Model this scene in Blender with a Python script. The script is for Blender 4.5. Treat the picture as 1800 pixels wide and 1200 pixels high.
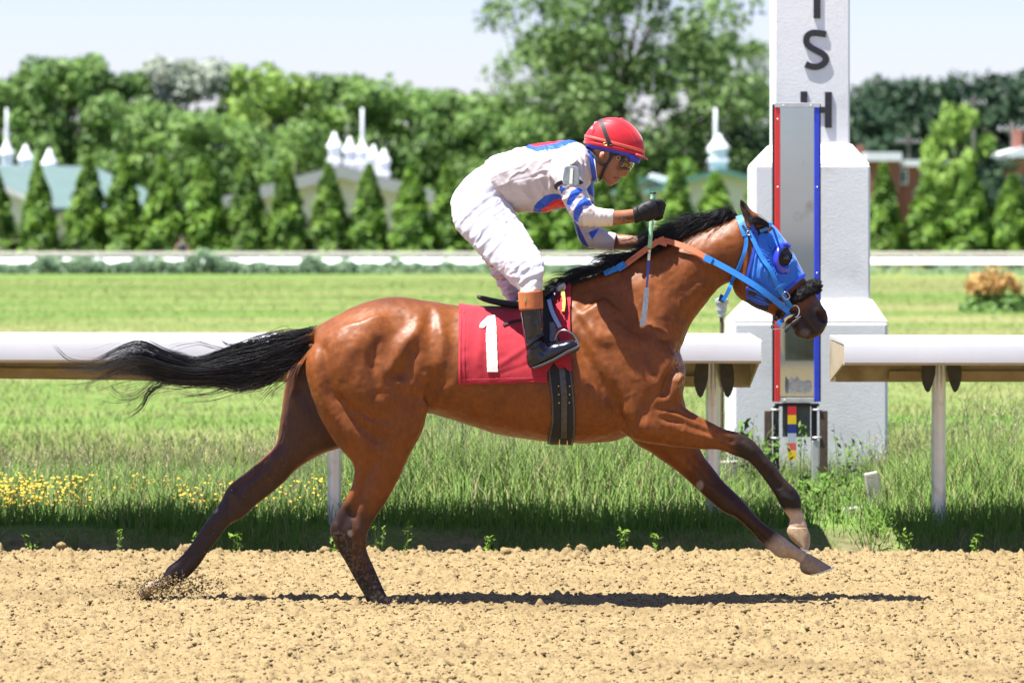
import bpy, bmesh, math, random
import numpy as np
from mathutils import Vector, Matrix
from mathutils.bvhtree import BVHTree

for _o in list(bpy.data.objects):
    bpy.data.objects.remove(_o, do_unlink=True)
scene = bpy.context.scene
COL = scene.collection
rng = np.random.default_rng(7)
random.seed(7)

# ---------------------------------------------------------------- camera
CAM_D, CAM_H, SC, HOR = 20.0, 1.85, 350.0, 412.0      # metres to the horse, eye height, px per metre there, horizon row
cam = bpy.data.cameras.new("camera")
cam.sensor_width = 36.0
cam.lens = SC * CAM_D / 1800.0 * 36.0
cam.shift_y = -(600.0 - HOR) / 1800.0
cam.clip_start = 0.5
cam.clip_end = 5000
cam.dof.use_dof = True
cam.dof.focus_distance = CAM_D - 0.1
cam.dof.aperture_fstop = (cam.lens / 1000.0) / 0.036
camo = bpy.data.objects.new("camera", cam)
camo.location = (0, -CAM_D, CAM_H)
camo.rotation_euler = (math.radians(90), 0, 0)
COL.objects.link(camo)
scene.camera = camo

# ---------------------------------------------------------------- sky, sun, exposure
SUN_TO = Vector((-0.36, -0.11, 1.0)).normalized()
elev = math.asin(SUN_TO.z)
world = bpy.data.worlds.new("World")
scene.world = world
world.use_nodes = True
wn = world.node_tree.nodes
wl = world.node_tree.links
bg = wn["Background"]
sky = wn.new("ShaderNodeTexSky")
sky.sky_type = 'NISHITA'
sky.sun_disc = False
sky.sun_elevation = elev
sky.sun_rotation = math.atan2(SUN_TO.x, SUN_TO.y)
sky.altitude = 100
sky.air_density = 1.0
sky.dust_density = 0.6
sky.ozone_density = 2.5
wb = wn.new('ShaderNodeVectorMath'); wb.operation = 'MULTIPLY'      # white balance of the whole sky
wb.inputs[1].default_value = (0.99, 0.905, 1.12)
wl.new(sky.outputs[0], wb.inputs[0]); wl.new(wb.outputs[0], bg.inputs[0])
bg.inputs[1].default_value = 0.060
sun = bpy.data.lights.new("sun", 'SUN')
sun.energy = 5.0
sun.angle = math.radians(0.53)
sun.color = (1.0, 0.965, 0.91)
suno = bpy.data.objects.new("sun", sun)
suno.rotation_euler = (-SUN_TO).to_track_quat('-Z', 'Y').to_euler()
suno.location = (-6, -6, 20)
COL.objects.link(suno)
scene.view_settings.view_transform = 'Standard'
scene.view_settings.look = 'None'
scene.view_settings.exposure = 1.62
scene.view_settings.gamma = 1.0
scene.view_settings.use_curve_mapping = False

# ---------------------------------------------------------------- helpers
def W(px, py, y=0.0):
    s = SC * CAM_D / (CAM_D + y)
    return np.array([(px - 900.0) / s, y, CAM_H - (py - HOR) / s])

def to_px(P):
    P = np.asarray(P, float)
    s = SC * CAM_D / (CAM_D + P[..., 1])
    return P[..., 0] * s + 900.0, HOR + (CAM_H - P[..., 2]) * s

def depth_for(py, z=0.0):
    """y of the ground point of height z that lies on image row py"""
    return (CAM_H - z) * SC * CAM_D / (py - HOR) - CAM_D

def mesh_from(name, V, F, smooth=True):
    V = np.asarray(V, float)
    me = bpy.data.meshes.new(name)
    if isinstance(F, np.ndarray):
        n = F.shape[1]
        me.vertices.add(len(V)); me.vertices.foreach_set("co", V.astype(np.float32).ravel())
        me.loops.add(F.size); me.loops.foreach_set("vertex_index", F.astype(np.int32).ravel())
        me.polygons.add(len(F))
        me.polygons.foreach_set("loop_start", np.arange(0, F.size, n, dtype=np.int32))
        me.polygons.foreach_set("loop_total", np.full(len(F), n, dtype=np.int32))
        me.update(calc_edges=True)
        me.validate()
    else:
        me.from_pydata([tuple(v) for v in V], [], [tuple(f) for f in F])
        me.update()
    if smooth:
        me.polygons.foreach_set("use_smooth", np.ones(len(me.polygons), dtype=bool))
    return me

def wloc(o):
    v = Vector((0, 0, 0))
    while o is not None:
        v += o.location
        o = o.parent
    return v

def obj(name, V, F, mat, parent=None, smooth=True, origin=None, normals=False, sharp=None):
    """a mesh object; V in world coordinates, stored relative to its parent (or to origin)"""
    V = np.asarray(V, float)
    if parent is not None and origin is None:
        base = np.array(wloc(parent)); loc = (0, 0, 0)
    elif parent is not None:
        base = np.array(origin, float); loc = base - np.array(wloc(parent))
    else:
        base = np.array(origin if origin is not None else (0, 0, 0), float); loc = base
    me = mesh_from(name, V - base, F, smooth)
    if normals:
        bm = bmesh.new(); bm.from_mesh(me)
        bmesh.ops.recalc_face_normals(bm, faces=bm.faces[:])
        bm.to_mesh(me); bm.free()
    if sharp:
        me.set_sharp_from_angle(angle=math.radians(sharp))
    if mat is not None:
        for m_ in (mat if isinstance(mat, (list, tuple)) else [mat]):
            me.materials.append(m_)
    o = bpy.data.objects.new(name, me)
    o.location = tuple(loc)
    COL.objects.link(o)
    if parent is not None:
        o.parent = parent
    return o

def tag(o, label=None, cat=None, group=None, kind=None):
    if label: o["label"] = label
    if cat: o["category"] = cat
    if group: o["group"] = group
    if kind: o["kind"] = kind
    return o

def empty(name, loc, label, cat, group=None):
    o = bpy.data.objects.new(name, None)
    o.location = tuple(float(c) for c in loc)
    o.empty_display_size = 0.1
    COL.objects.link(o)
    return tag(o, label, cat, group)

def copy_tree(o, parent=None):
    c = o.copy(); COL.objects.link(c)
    if parent is not None: c.parent = parent
    for ch in o.children:
        copy_tree(ch, c)
    return c

class MB:
    """collects shapes into one mesh"""
    def __init__(s): s.V = []; s.F = []; s.M = []; s.n = 0
    def add(s, V, F, mi=0):
        V = np.asarray(V, float)
        s.V.append(V)
        s.F += [tuple(int(i) + s.n for i in f) for f in F]
        s.M += [mi] * len(F)
        s.n += len(V); return s
    def box(s, a, b, mi=0):
        x0, y0, z0 = a; x1, y1, z1 = b
        V = [(x0,y0,z0),(x1,y0,z0),(x1,y1,z0),(x0,y1,z0),(x0,y0,z1),(x1,y0,z1),(x1,y1,z1),(x0,y1,z1)]
        F = [(0,3,2,1),(4,5,6,7),(0,1,5,4),(1,2,6,5),(2,3,7,6),(3,0,4,7)]
        return s.add(V, F, mi)
    def frustum(s, a0, b0, z0, a1, b1, z1, mi=0):
        V = [(a0[0],a0[1],z0),(b0[0],a0[1],z0),(b0[0],b0[1],z0),(a0[0],b0[1],z0),
             (a1[0],a1[1],z1),(b1[0],a1[1],z1),(b1[0],b1[1],z1),(a1[0],b1[1],z1)]
        F = [(0,3,2,1),(4,5,6,7),(0,1,5,4),(1,2,6,5),(2,3,7,6),(3,0,4,7)]
        return s.add(V, F, mi)
    def tube(s, pts, rad, m=10, cap=True, mi=0):
        V, F = tube(pts, rad, m, cap); return s.add(V, F, mi)
    def lathe(s, prof, c, m=16, mi=0, ang=0.0):
        V = []; F = []
        for r, z in prof:
            for k in range(m):
                t = ang + 2*math.pi*k/m
                V.append((c[0]+r*math.cos(t), c[1]+r*math.sin(t), z))
        for i in range(len(prof)-1):
            for k in range(m):
                k2 = (k+1) % m
                F.append((i*m+k, i*m+k2, (i+1)*m+k2, (i+1)*m+k))
        F.append(tuple(range(m-1, -1, -1)))
        F.append(tuple((len(prof)-1)*m+k for k in range(m)))
        return s.add(V, F, mi)
    def prism(s, poly, y0, y1, mi=0):
        """poly: list of (x,z), extruded in y"""
        n = len(poly)
        V = [(x, y0, z) for x, z in poly] + [(x, y1, z) for x, z in poly]
        F = [tuple(range(n)), tuple(range(2*n-1, n-1, -1))]
        F += [(i, i+n, (i+1) % n + n, (i+1) % n) for i in range(n)]
        return s.add(V, F, mi)
    def build(s, name, mat, parent=None, smooth=False, origin=None, bevel=0.0, sharp=35, rot=None):
        V = np.concatenate(s.V)
        if rot is not None:       # (centre, angle about z)
            c, a = rot; d = V - np.array(c); ca, sa = math.cos(a), math.sin(a)
            V = np.stack([d[:,0]*ca - d[:,1]*sa, d[:,0]*sa + d[:,1]*ca, d[:,2]], 1) + np.array(c)
        o = obj(name, V, s.F, mat, parent, smooth, origin, normals=True, sharp=sharp if smooth else None)
        if len(set(s.M)) > 1:
            o.data.polygons.foreach_set("material_index", np.array(s.M, dtype=np.int32))
        if bevel > 0:
            md = o.modifiers.new("bevel", 'BEVEL'); md.width = bevel; md.segments = 2
            md.limit_method = 'ANGLE'; md.angle_limit = math.radians(40)
        return o

def frames(P):
    P = np.asarray(P, float)
    T = np.gradient(P, axis=0)
    T /= np.linalg.norm(T, axis=1)[:, None] + 1e-9
    up = np.array([0, 1.0, 0]) if abs(T[0][1]) < 0.8 else np.array([1.0, 0, 0])
    N = []
    n = np.cross(T[0], up); n /= np.linalg.norm(n)
    for t in T:
        n = n - t * np.dot(n, t); n /= np.linalg.norm(n) + 1e-9
        N.append(n)
    N = np.array(N)
    return T, N, np.cross(T, N)

def tube(pts, rad, m=10, cap=True):
    P = np.asarray(pts, float)
    R = np.full(len(P), rad) if np.isscalar(rad) else np.asarray(rad, float)
    T, N, B = frames(P)
    a = np.linspace(0, 2*np.pi, m, endpoint=False)
    V = P[:, None] + R[:, None, None]*(np.cos(a)[None, :, None]*N[:, None] + np.sin(a)[None, :, None]*B[:, None])
    V = V.reshape(-1, 3)
    F = [(i*m+k, i*m+(k+1) % m, (i+1)*m+(k+1) % m, (i+1)*m+k) for i in range(len(P)-1) for k in range(m)]
    if cap:
        F.append(tuple(range(m-1, -1, -1))); F.append(tuple((len(P)-1)*m+k for k in range(m)))
    return V, F

def crom(A, n):
    """Catmull-Rom resampling of rows of A, n steps per span"""
    A = np.asarray(A, float)
    E = np.vstack([2*A[0]-A[1], A, 2*A[-1]-A[-2]])
    out = []
    for i in range(1, len(E)-2):
        p0, p1, p2, p3 = E[i-1], E[i], E[i+1], E[i+2]
        for k in range(n):
            t = k/n
            out.append(0.5*((2*p1) + (-p0+p2)*t + (2*p0-5*p1+4*p2-p3)*t*t + (-p0+3*p1-3*p2+p3)*t**3))
    out.append(A[-1])
    return np.array(out)

def loft(st, n=6, m=28, inflate=0.0):
    """stations: (ax,ay, bx,by, halfwidth, y[, egg]) - contour points A and B in image px at depth y"""
    rows = []
    for r in st:
        ax, ay, bx, by, w, yc = r[:6]
        egg = r[6] if len(r) > 6 else 0.0
        a = W(ax, ay, yc); b = W(bx, by, yc)
        rows.append(np.concatenate([a, b, [w, egg]]))
    R = crom(rows, n)
    A, B, w, egg = R[:, :3], R[:, 3:6], np.maximum(R[:, 6], 0.003), R[:, 7]
    C = (A+B)/2; H = (A-B)/2
    if inflate:
        L = np.linalg.norm(H, axis=1)[:, None]
        H = H*(L+inflate)/L; w = w+inflate
    th = np.linspace(0, 2*np.pi, m, endpoint=False)
    c, s_ = np.cos(th), np.sin(th)
    V = C[:, None] + c[None, :, None]*H[:, None]
    V[:, :, 1] += s_[None, :]*w[:, None]*(1 - egg[:, None]*c[None, :])
    k = len(C)
    V = V.reshape(-1, 3)
    F = [(i*m+j, i*m+(j+1) % m, (i+1)*m+(j+1) % m, (i+1)*m+j) for i in range(k-1) for j in range(m)]
    F.append(tuple(range(m-1, -1, -1))); F.append(tuple((k-1)*m+j for j in range(m)))
    return V, F

def merge(parts):
    V = []; F = []; n = 0
    for v, f in parts:
        V.append(np.asarray(v, float)); F += [tuple(int(i)+n for i in q) for q in f]; n += len(v)
    return np.concatenate(V), F

def remesh(V, F, voxel):
    me = mesh_from("tmp", V, F)
    bm = bmesh.new(); bm.from_mesh(me)
    bmesh.ops.recalc_face_normals(bm, faces=bm.faces[:]); bm.to_mesh(me); bm.free()
    o = bpy.data.objects.new("tmp", me); COL.objects.link(o)
    md = o.modifiers.new("r", 'REMESH'); md.mode = 'VOXEL'; md.voxel_size = voxel; md.adaptivity = 0
    dg = bpy.context.evaluated_depsgraph_get()
    ev = o.evaluated_get(dg); m2 = ev.to_mesh()
    nV = len(m2.vertices); co = np.zeros(nV*3, np.float32); m2.vertices.foreach_get("co", co)
    nl = len(m2.loops); li = np.zeros(nl, np.int32); m2.loops.foreach_get("vertex_index", li)
    ls = np.zeros(len(m2.polygons), np.int32); m2.polygons.foreach_get("loop_start", ls)
    lt = np.zeros(len(m2.polygons), np.int32); m2.polygons.foreach_get("loop_total", lt)
    V2 = co.reshape(-1, 3).astype(float)
    if (lt == 4).all():
        F2 = li.reshape(-1, 4)
    else:
        F2 = [tuple(li[a:a+b]) for a, b in zip(ls, lt)]
    ev.to_mesh_clear()
    bpy.data.objects.remove(o, do_unlink=True); bpy.data.meshes.remove(me)
    return V2, F2

def edges_of(F):
    if isinstance(F, np.ndarray):
        E = np.concatenate([F[:, [i, (i+1) % F.shape[1]]] for i in range(F.shape[1])])
    else:
        E = np.array([(f[i], f[(i+1) % len(f)]) for f in F for i in range(len(f))])
    E = np.sort(E, 1)
    return np.unique(E, axis=0)

def smooth_v(V, F, it, lam=0.5, mu=-0.51, weight=None):
    E = edges_of(F); n = len(V)
    deg = np.bincount(E.ravel(), minlength=n).astype(float); deg[deg == 0] = 1
    wt = 1.0 if weight is None else weight[:, None]
    for i in range(it):
        for l in ((lam, mu) if mu else (lam,)):
            acc = np.zeros_like(V)
            for c in range(3):
                acc[:, c] = np.bincount(E[:, 0], V[E[:, 1], c], n) + np.bincount(E[:, 1], V[E[:, 0], c], n)
            V = V + l*wt*(acc/deg[:, None] - V)
    return V

def vnormals(V, F):
    F = np.asarray(F) if isinstance(F, np.ndarray) else np.array([f if len(f) == 4 else (f[0], f[1], f[2], f[2]) for f in F])
    n = np.cross(V[F[:, 2]]-V[F[:, 0]], V[F[:, 3]]-V[F[:, 1]])
    N = np.zeros_like(V)
    for k in range(4):
        for c in range(3):
            N[:, c] += np.bincount(F[:, k], n[:, c], len(V))
    return N/(np.linalg.norm(N, axis=1)[:, None]+1e-12)

def seg_dist(x, y, poly):
    """distance of points to a polyline in px and the parameter along it"""
    best = np.full(x.shape, 1e9); tt = np.zeros(x.shape)
    n = len(poly)-1
    for i in range(n):
        ax, ay = poly[i]; bx, by = poly[i+1]
        dx, dy = bx-ax, by-ay
        t = np.clip(((x-ax)*dx+(y-ay)*dy)/(dx*dx+dy*dy+1e-9), 0, 1)
        d = np.hypot(x-ax-t*dx, y-ay-t*dy)
        m = d < best
        best = np.where(m, d, best); tt = np.where(m, (i+t)/n, tt)
    return best, tt

def sculpt(V, F, strokes, mask=None):
    """strokes: (polyline px, width px, height m[, side]) pushed along the normal; side -1 faces the camera, +1 away, 0 both"""
    V = V.copy(); N = None
    px, py = to_px(V)
    for q_, st in enumerate(strokes):
        poly, w, h = st[:3]
        side = st[3] if len(st) > 3 else -1
        if q_ % 8 == 0: N = vnormals(V, F)
        xs_ = [a for a, b in poly]; ys_ = [b for a, b in poly]; m_ = 2.6*w
        I = np.nonzero((px > min(xs_)-m_) & (px < max(xs_)+m_) & (py > min(ys_)-m_) & (py < max(ys_)+m_))[0]
        if len(I) == 0: continue
        d, t = seg_dist(px[I], py[I], poly)
        a = h*np.exp(-(d/w)**2)
        if side != 0:
            a = a*np.clip(0.25 + side*N[I, 1]*1.6, 0, 1)*(np.sign(V[I, 1]*side + 0.06) > 0)
        if mask is not None: a = a*mask[I]
        V[I] += N[I]*a[:, None]
    return V

def in_poly(x, y, poly):
    x = np.asarray(x, float); y = np.asarray(y, float)
    ins = np.zeros(x.shape, bool); n = len(poly); j = n-1
    for i in range(n):
        xi, yi = poly[i]; xj, yj = poly[j]
        c = ((yi > y) != (yj > y)) & (x < (xj-xi)*(y-yi)/(yj-yi+1e-12)+xi)
        ins ^= c; j = i
    return ins

def vnoise2(x, y, seed=0):
    """smooth value noise in [-1,1]"""
    r = np.random.default_rng(seed); T = r.uniform(-1, 1, (256, 256))
    xi = np.floor(x).astype(int); yi = np.floor(y).astype(int)
    fx = x-xi; fy = y-yi
    fx = fx*fx*(3-2*fx); fy = fy*fy*(3-2*fy)
    g = lambda a, b: T[a % 256, b % 256]
    return (g(xi, yi)*(1-fx)+g(xi+1, yi)*fx)*(1-fy)+(g(xi, yi+1)*(1-fx)+g(xi+1, yi+1)*fx)*fy

def fbm2(x, y, seed=0, o=4):
    s = 0; a = 1; t = 0
    for i in range(o):
        s = s + a*vnoise2(x*2**i, y*2**i, seed+i); t += a; a *= 0.5
    return s/t

def vnoise3(P, f, seed=0):
    r = np.random.default_rng(seed); T = r.uniform(-1, 1, 4096); pr = r.integers(0, 4096, 4096)
    Q = P*f; I = np.floor(Q).astype(int); Fr = Q-I; Fr = Fr*Fr*(3-2*Fr)
    def h(a, b, c): return T[pr[(pr[(pr[a % 4096]+b) % 4096]+c) % 4096]]
    o = 0
    for dx in (0, 1):
        for dy in (0, 1):
            for dz in (0, 1):
                w = (Fr[:, 0] if dx else 1-Fr[:, 0])*(Fr[:, 1] if dy else 1-Fr[:, 1])*(Fr[:, 2] if dz else 1-Fr[:, 2])
                o = o + w*h(I[:, 0]+dx, I[:, 1]+dy, I[:, 2]+dz)
    return o

def set_col(o, C, name="Col"):
    me = o.data
    a = me.color_attributes.new(name, 'FLOAT_COLOR', 'POINT')
    C = np.asarray(C, np.float32)
    if C.ndim == 1: C = np.stack([C, C, C], 1)
    C4 = np.ones((len(C), 4), np.float32); C4[:, :3] = C
    a.data.foreach_set("color", C4.ravel())

# ---------------------------------------------------------------- materials
def mat(name, col, rough=0.6, metal=0.0, spec=0.5, noise=None, bump=None, attr=None, coat=0.0, sheen=0.0, trans=None, ramp2=None, obj_var=0.0, sub=0.0, coords='Object', upn=0.0, rvar=None, grain=None):
    """procedural principled material. noise=(scale, amount[, detail]) value variation; bump=(scale, strength, distance) or a list;
    attr = colour attribute; ramp2=(colour2, scale, lo, hi) mixes a second colour by noise; trans = translucent amount"""
    m = bpy.data.materials.new(name); m.use_nodes = True
    nt = m.node_tree; N = nt.nodes; L = nt.links
    b = N["Principled BSDF"]; out = N["Material Output"]
    b.inputs["Roughness"].default_value = rough
    b.inputs["Metallic"].default_value = metal
    b.inputs["Specular IOR Level"].default_value = spec
    if coat: b.inputs["Coat Weight"].default_value = coat; b.inputs["Coat Roughness"].default_value = 0.060
    if sheen: b.inputs["Sheen Weight"].default_value = sheen; b.inputs["Sheen Roughness"].default_value = 0.4
    if sub: b.inputs["Subsurface Weight"].default_value = sub; b.inputs["Subsurface Radius"].default_value = (0.01, 0.004, 0.002)
    tc = N.new("ShaderNodeTexCoord")
    co = tc.outputs[coords]
    def ntex(scale, detail=4.0, rough_=0.55):
        t = N.new("ShaderNodeTexNoise"); t.inputs["Scale"].default_value = scale
        t.inputs["Detail"].default_value = detail; t.inputs["Roughness"].default_value = rough_
        L.new(co, t.inputs["Vector"]); return t
    if attr:
        a = N.new("ShaderNodeAttribute"); a.attribute_name = attr; c = a.outputs["Color"]
    else:
        r = N.new("ShaderNodeRGB"); r.outputs[0].default_value = (*col, 1); c = r.outputs[0]
    if ramp2:
        c2, sc, lo, hi = ramp2
        t = ntex(sc); mr = N.new("ShaderNodeMapRange"); mr.inputs[1].default_value = lo; mr.inputs[2].default_value = hi
        L.new(t.outputs[0], mr.inputs[0])
        mx = N.new("ShaderNodeMix"); mx.data_type = 'RGBA'
        L.new(mr.outputs[0], mx.inputs[0]); L.new(c, mx.inputs[6]); mx.inputs[7].default_value = (*c2, 1)
        c = mx.outputs[2]
    if noise:
        t = ntex(noise[0], noise[2] if len(noise) > 2 else 5.0)
        mr = N.new("ShaderNodeMapRange"); mr.inputs[1].default_value = 0.25; mr.inputs[2].default_value = 0.75
        mr.inputs[3].default_value = 1-noise[1]; mr.inputs[4].default_value = 1+noise[1]
        L.new(t.outputs[0], mr.inputs[0])
        vm = N.new("ShaderNodeVectorMath"); vm.operation = 'SCALE'
        L.new(c, vm.inputs[0]); L.new(mr.outputs[0], vm.inputs[3]); c = vm.outputs[0]
    if grain:     # fine colour grain, stretched along one axis
        mp_ = N.new("ShaderNodeMapping"); mp_.inputs["Scale"].default_value = grain[2]; L.new(co, mp_.inputs[0])
        t = N.new("ShaderNodeTexNoise"); t.inputs["Scale"].default_value = grain[0]; t.inputs["Detail"].default_value = 6; t.inputs["Roughness"].default_value = .7
        L.new(mp_.outputs[0], t.inputs["Vector"])
        mr = N.new("ShaderNodeMapRange"); mr.inputs[1].default_value = .3; mr.inputs[2].default_value = .7; mr.inputs[3].default_value = 1-grain[1]; mr.inputs[4].default_value = 1+grain[1]
        L.new(t.outputs[0], mr.inputs[0]); vm = N.new("ShaderNodeVectorMath"); vm.operation = 'SCALE'
        L.new(c, vm.inputs[0]); L.new(mr.outputs[0], vm.inputs[3]); c = vm.outputs[0]
    if rvar:
        t = ntex(rvar[0], 6.0, .7); mr = N.new("ShaderNodeMapRange"); mr.inputs[1].default_value = .3; mr.inputs[2].default_value = .7
        mr.inputs[3].default_value = rvar[1]; mr.inputs[4].default_value = rvar[2]; L.new(t.outputs[0], mr.inputs[0]); L.new(mr.outputs[0], b.inputs["Roughness"])
    if obj_var:
        oi = N.new("ShaderNodeObjectInfo"); mr = N.new("ShaderNodeMapRange")
        mr.inputs[3].default_value = 1-obj_var; mr.inputs[4].default_value = 1+obj_var
        L.new(oi.outputs["Random"], mr.inputs[0])
        vm = N.new("ShaderNodeVectorMath"); vm.operation = 'SCALE'
        L.new(c, vm.inputs[0]); L.new(mr.outputs[0], vm.inputs[3]); c = vm.outputs[0]
    L.new(c, b.inputs["Base Color"])
    if bump:
        prev = None
        for (sc, st, dist) in (bump if isinstance(bump, list) else [bump]):
            t = ntex(sc, 4.0)
            bp = N.new("ShaderNodeBump"); bp.inputs["Strength"].default_value = st; bp.inputs["Distance"].default_value = dist
            L.new(t.outputs[0], bp.inputs["Height"])
            if prev is not None: L.new(prev, bp.inputs["Normal"])
            prev = bp.outputs[0]
        L.new(prev, b.inputs["Normal"])
    if upn:      # blades and leaves catch the light like the canopy they belong to
        g_ = N.new("ShaderNodeNewGeometry"); v1 = N.new("ShaderNodeVectorMath"); v1.operation = 'SCALE'; v1.inputs[3].default_value = 1-upn
        L.new(g_.outputs["Normal"], v1.inputs[0])
        v2 = N.new("ShaderNodeVectorMath"); v2.operation = 'ADD'; v2.inputs[1].default_value = (0, 0, upn); L.new(v1.outputs[0], v2.inputs[0])
        v3 = N.new("ShaderNodeVectorMath"); v3.operation = 'NORMALIZE'; L.new(v2.outputs[0], v3.inputs[0])
        upn_out = v3.outputs[0]; L.new(upn_out, b.inputs["Normal"])
    if trans:
        tr = N.new("ShaderNodeBsdfTranslucent"); L.new(c, tr.inputs[0])
        if upn: L.new(upn_out, tr.inputs[1])
        mx = N.new("ShaderNodeMixShader"); mx.inputs[0].default_value = trans
        L.new(b.outputs[0], mx.inputs[1]); L.new(tr.outputs[0], mx.inputs[2]); L.new(mx.outputs[0], out.inputs[0])
    return m
# ================================================================ ground, track, rails, tower
def ground_mat(name, kind):
    m = bpy.data.materials.new(name); m.use_nodes = True
    nt = m.node_tree; N = nt.nodes; L = nt.links; b = N["Principled BSDF"]
    b.inputs["Roughness"].default_value = 0.95; b.inputs["Specular IOR Level"].default_value = 0.15
    tc = N.new("ShaderNodeTexCoord")
    def tex(scale, sx=1, sy=1, det=5):
        mp_ = N.new("ShaderNodeMapping"); mp_.inputs["Scale"].default_value = (sx, sy, 1)
        L.new(tc.outputs["Object"], mp_.inputs[0])
        t = N.new("ShaderNodeTexNoise"); t.inputs["Scale"].default_value = scale; t.inputs["Detail"].default_value = det
        L.new(mp_.outputs[0], t.inputs["Vector"]); return t.outputs[0]
    def ramp(v, lo, hi, c1, c2):
        mr = N.new("ShaderNodeMapRange"); mr.inputs[1].default_value = lo; mr.inputs[2].default_value = hi; L.new(v, mr.inputs[0])
        mx = N.new("ShaderNodeMix"); mx.data_type = 'RGBA'; L.new(mr.outputs[0], mx.inputs[0])
        for s_, c in ((6, c1), (7, c2)):
            if isinstance(c, tuple): mx.inputs[s_].default_value = (*c, 1)
            else: L.new(c, mx.inputs[s_])
        return mx.outputs[2]
    if kind == 'turf':
        green = ramp(tex(3.0, 0.4, 1), .35, .65, (.078, .150, .022), (.110, .185, .034))
        dry = ramp(tex(5.0, 0.3, 1), .35, .65, (.240, .215, .100), (.185, .195, .068))
        c = ramp(tex(0.13, 0.22, 1.0, 5), .47, .60, green, dry)
        c = ramp(tex(0.9, 0.25, 1.6, 6), .50, .74, c, (.150, .190, .055))
        at = N.new("ShaderNodeAttribute"); at.attribute_name = "soil"
        c = ramp(at.outputs["Fac"], 0.0, 1.0, c, ramp(tex(14.0), .35, .65, (.095, .070, .045), (.190, .142, .092)))
        bs = [(18.0, .6, .05), (90.0, .5, .02)]
    else:
        c = ramp(tex(7.0), .3, .7, (.205, .150, .070), (.255, .190, .096))
        c = ramp(tex(60.0), .50, .78, c, (.150, .106, .050))
        c = ramp(tex(85.0, 1, .6, 2), .60, .68, c, (.062, .042, .021))  # dark speckles paint the shade of deep pits into the dirt colour
        c = ramp(tex(1.1, .35, 1.2, 5), .50, .72, c, (.155, .112, .054))
        bs = [(45.0, .45, .012), (170.0, .5, .006)]
    L.new(c, b.inputs["Base Color"])
    prev = None
    for sc, st, di in bs:
        bp = N.new("ShaderNodeBump"); bp.inputs["Strength"].default_value = st; bp.inputs["Distance"].default_value = di
        L.new(tex(sc), bp.inputs["Height"])
        if prev: L.new(prev, bp.inputs["Normal"])
        prev = bp.outputs[0]
    L.new(prev, b.inputs["Normal"])
    return m
M_turf = ground_mat("turf", 'turf')
M_dirt = ground_mat("track dirt", 'dirt')

def grid(xs, ys, Z):
    X, Y = np.meshgrid(xs, ys)
    V = np.stack([X.ravel(), Y.ravel(), Z.ravel()], 1)
    nx, ny = len(xs), len(ys)
    i = np.arange(nx*ny).reshape(ny, nx)
    F = np.stack([i[:-1, :-1], i[:-1, 1:], i[1:, 1:], i[1:, :-1]], -1).reshape(-1, 4)
    return V, F

def edge_y(x):      # ragged line where the bank meets the track
    return 3.06 + .05*fbm2(np.asarray(x)*1.3, np.asarray(x)*0, 40, 3)

def turf_z(x, y):
    x = np.asarray(x, float); y = np.asarray(y, float)
    e = edge_y(x)
    gap = np.exp(-((x-2.05)/.33)**2)                   # low sandy gap in front of the tower
    t = np.clip((y-e)/(.40+.5*gap), 0, 1); t = t*t*(3-2*t)
    z = -.05 + (.165 - .03*gap)*t + .03*np.clip((y-3.6)/3, 0, 1)
    z += (.018*fbm2(x*2.2, y*2.2, 50, 4) + .022*fbm2(x*9, y*9, 55, 3)*np.exp(-((y-e-.25)/.3)**2))*np.clip((y-e)/.15, 0, 1)*np.clip((60-y)/40, 0, 1)
    return z

xs = np.concatenate([-np.geomspace(900, 6.2, 26), np.arange(-6, 6.01, .06), np.geomspace(6.2, 900, 26)])
ys = np.concatenate([np.arange(2.94, 4.6, .035), np.arange(4.6, 12, .12), np.geomspace(12.1, 1600, 70)])
X, Y = np.meshgrid(xs, ys)
V, F = grid(xs, ys, turf_z(X, Y))
turf = obj("turf", V, F, M_turf)
soil = np.clip(1.25 - np.abs((V[:, 1]-edge_y(V[:, 0])-.16)/.26), 0, 1)*np.clip(.65 + .8*fbm2(V[:, 0]*3, V[:, 1]*6, 66, 3), 0, 1)
soil = np.maximum(soil, np.exp(-((V[:, 0]-2.05)/.30)**2-((V[:, 1]-3.5)/.40)**2)*.8)
a_ = turf.data.attributes.new("soil", 'FLOAT', 'POINT'); a_.data.foreach_set("value", soil.astype(np.float32))
tag(turf, kind="structure")

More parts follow.
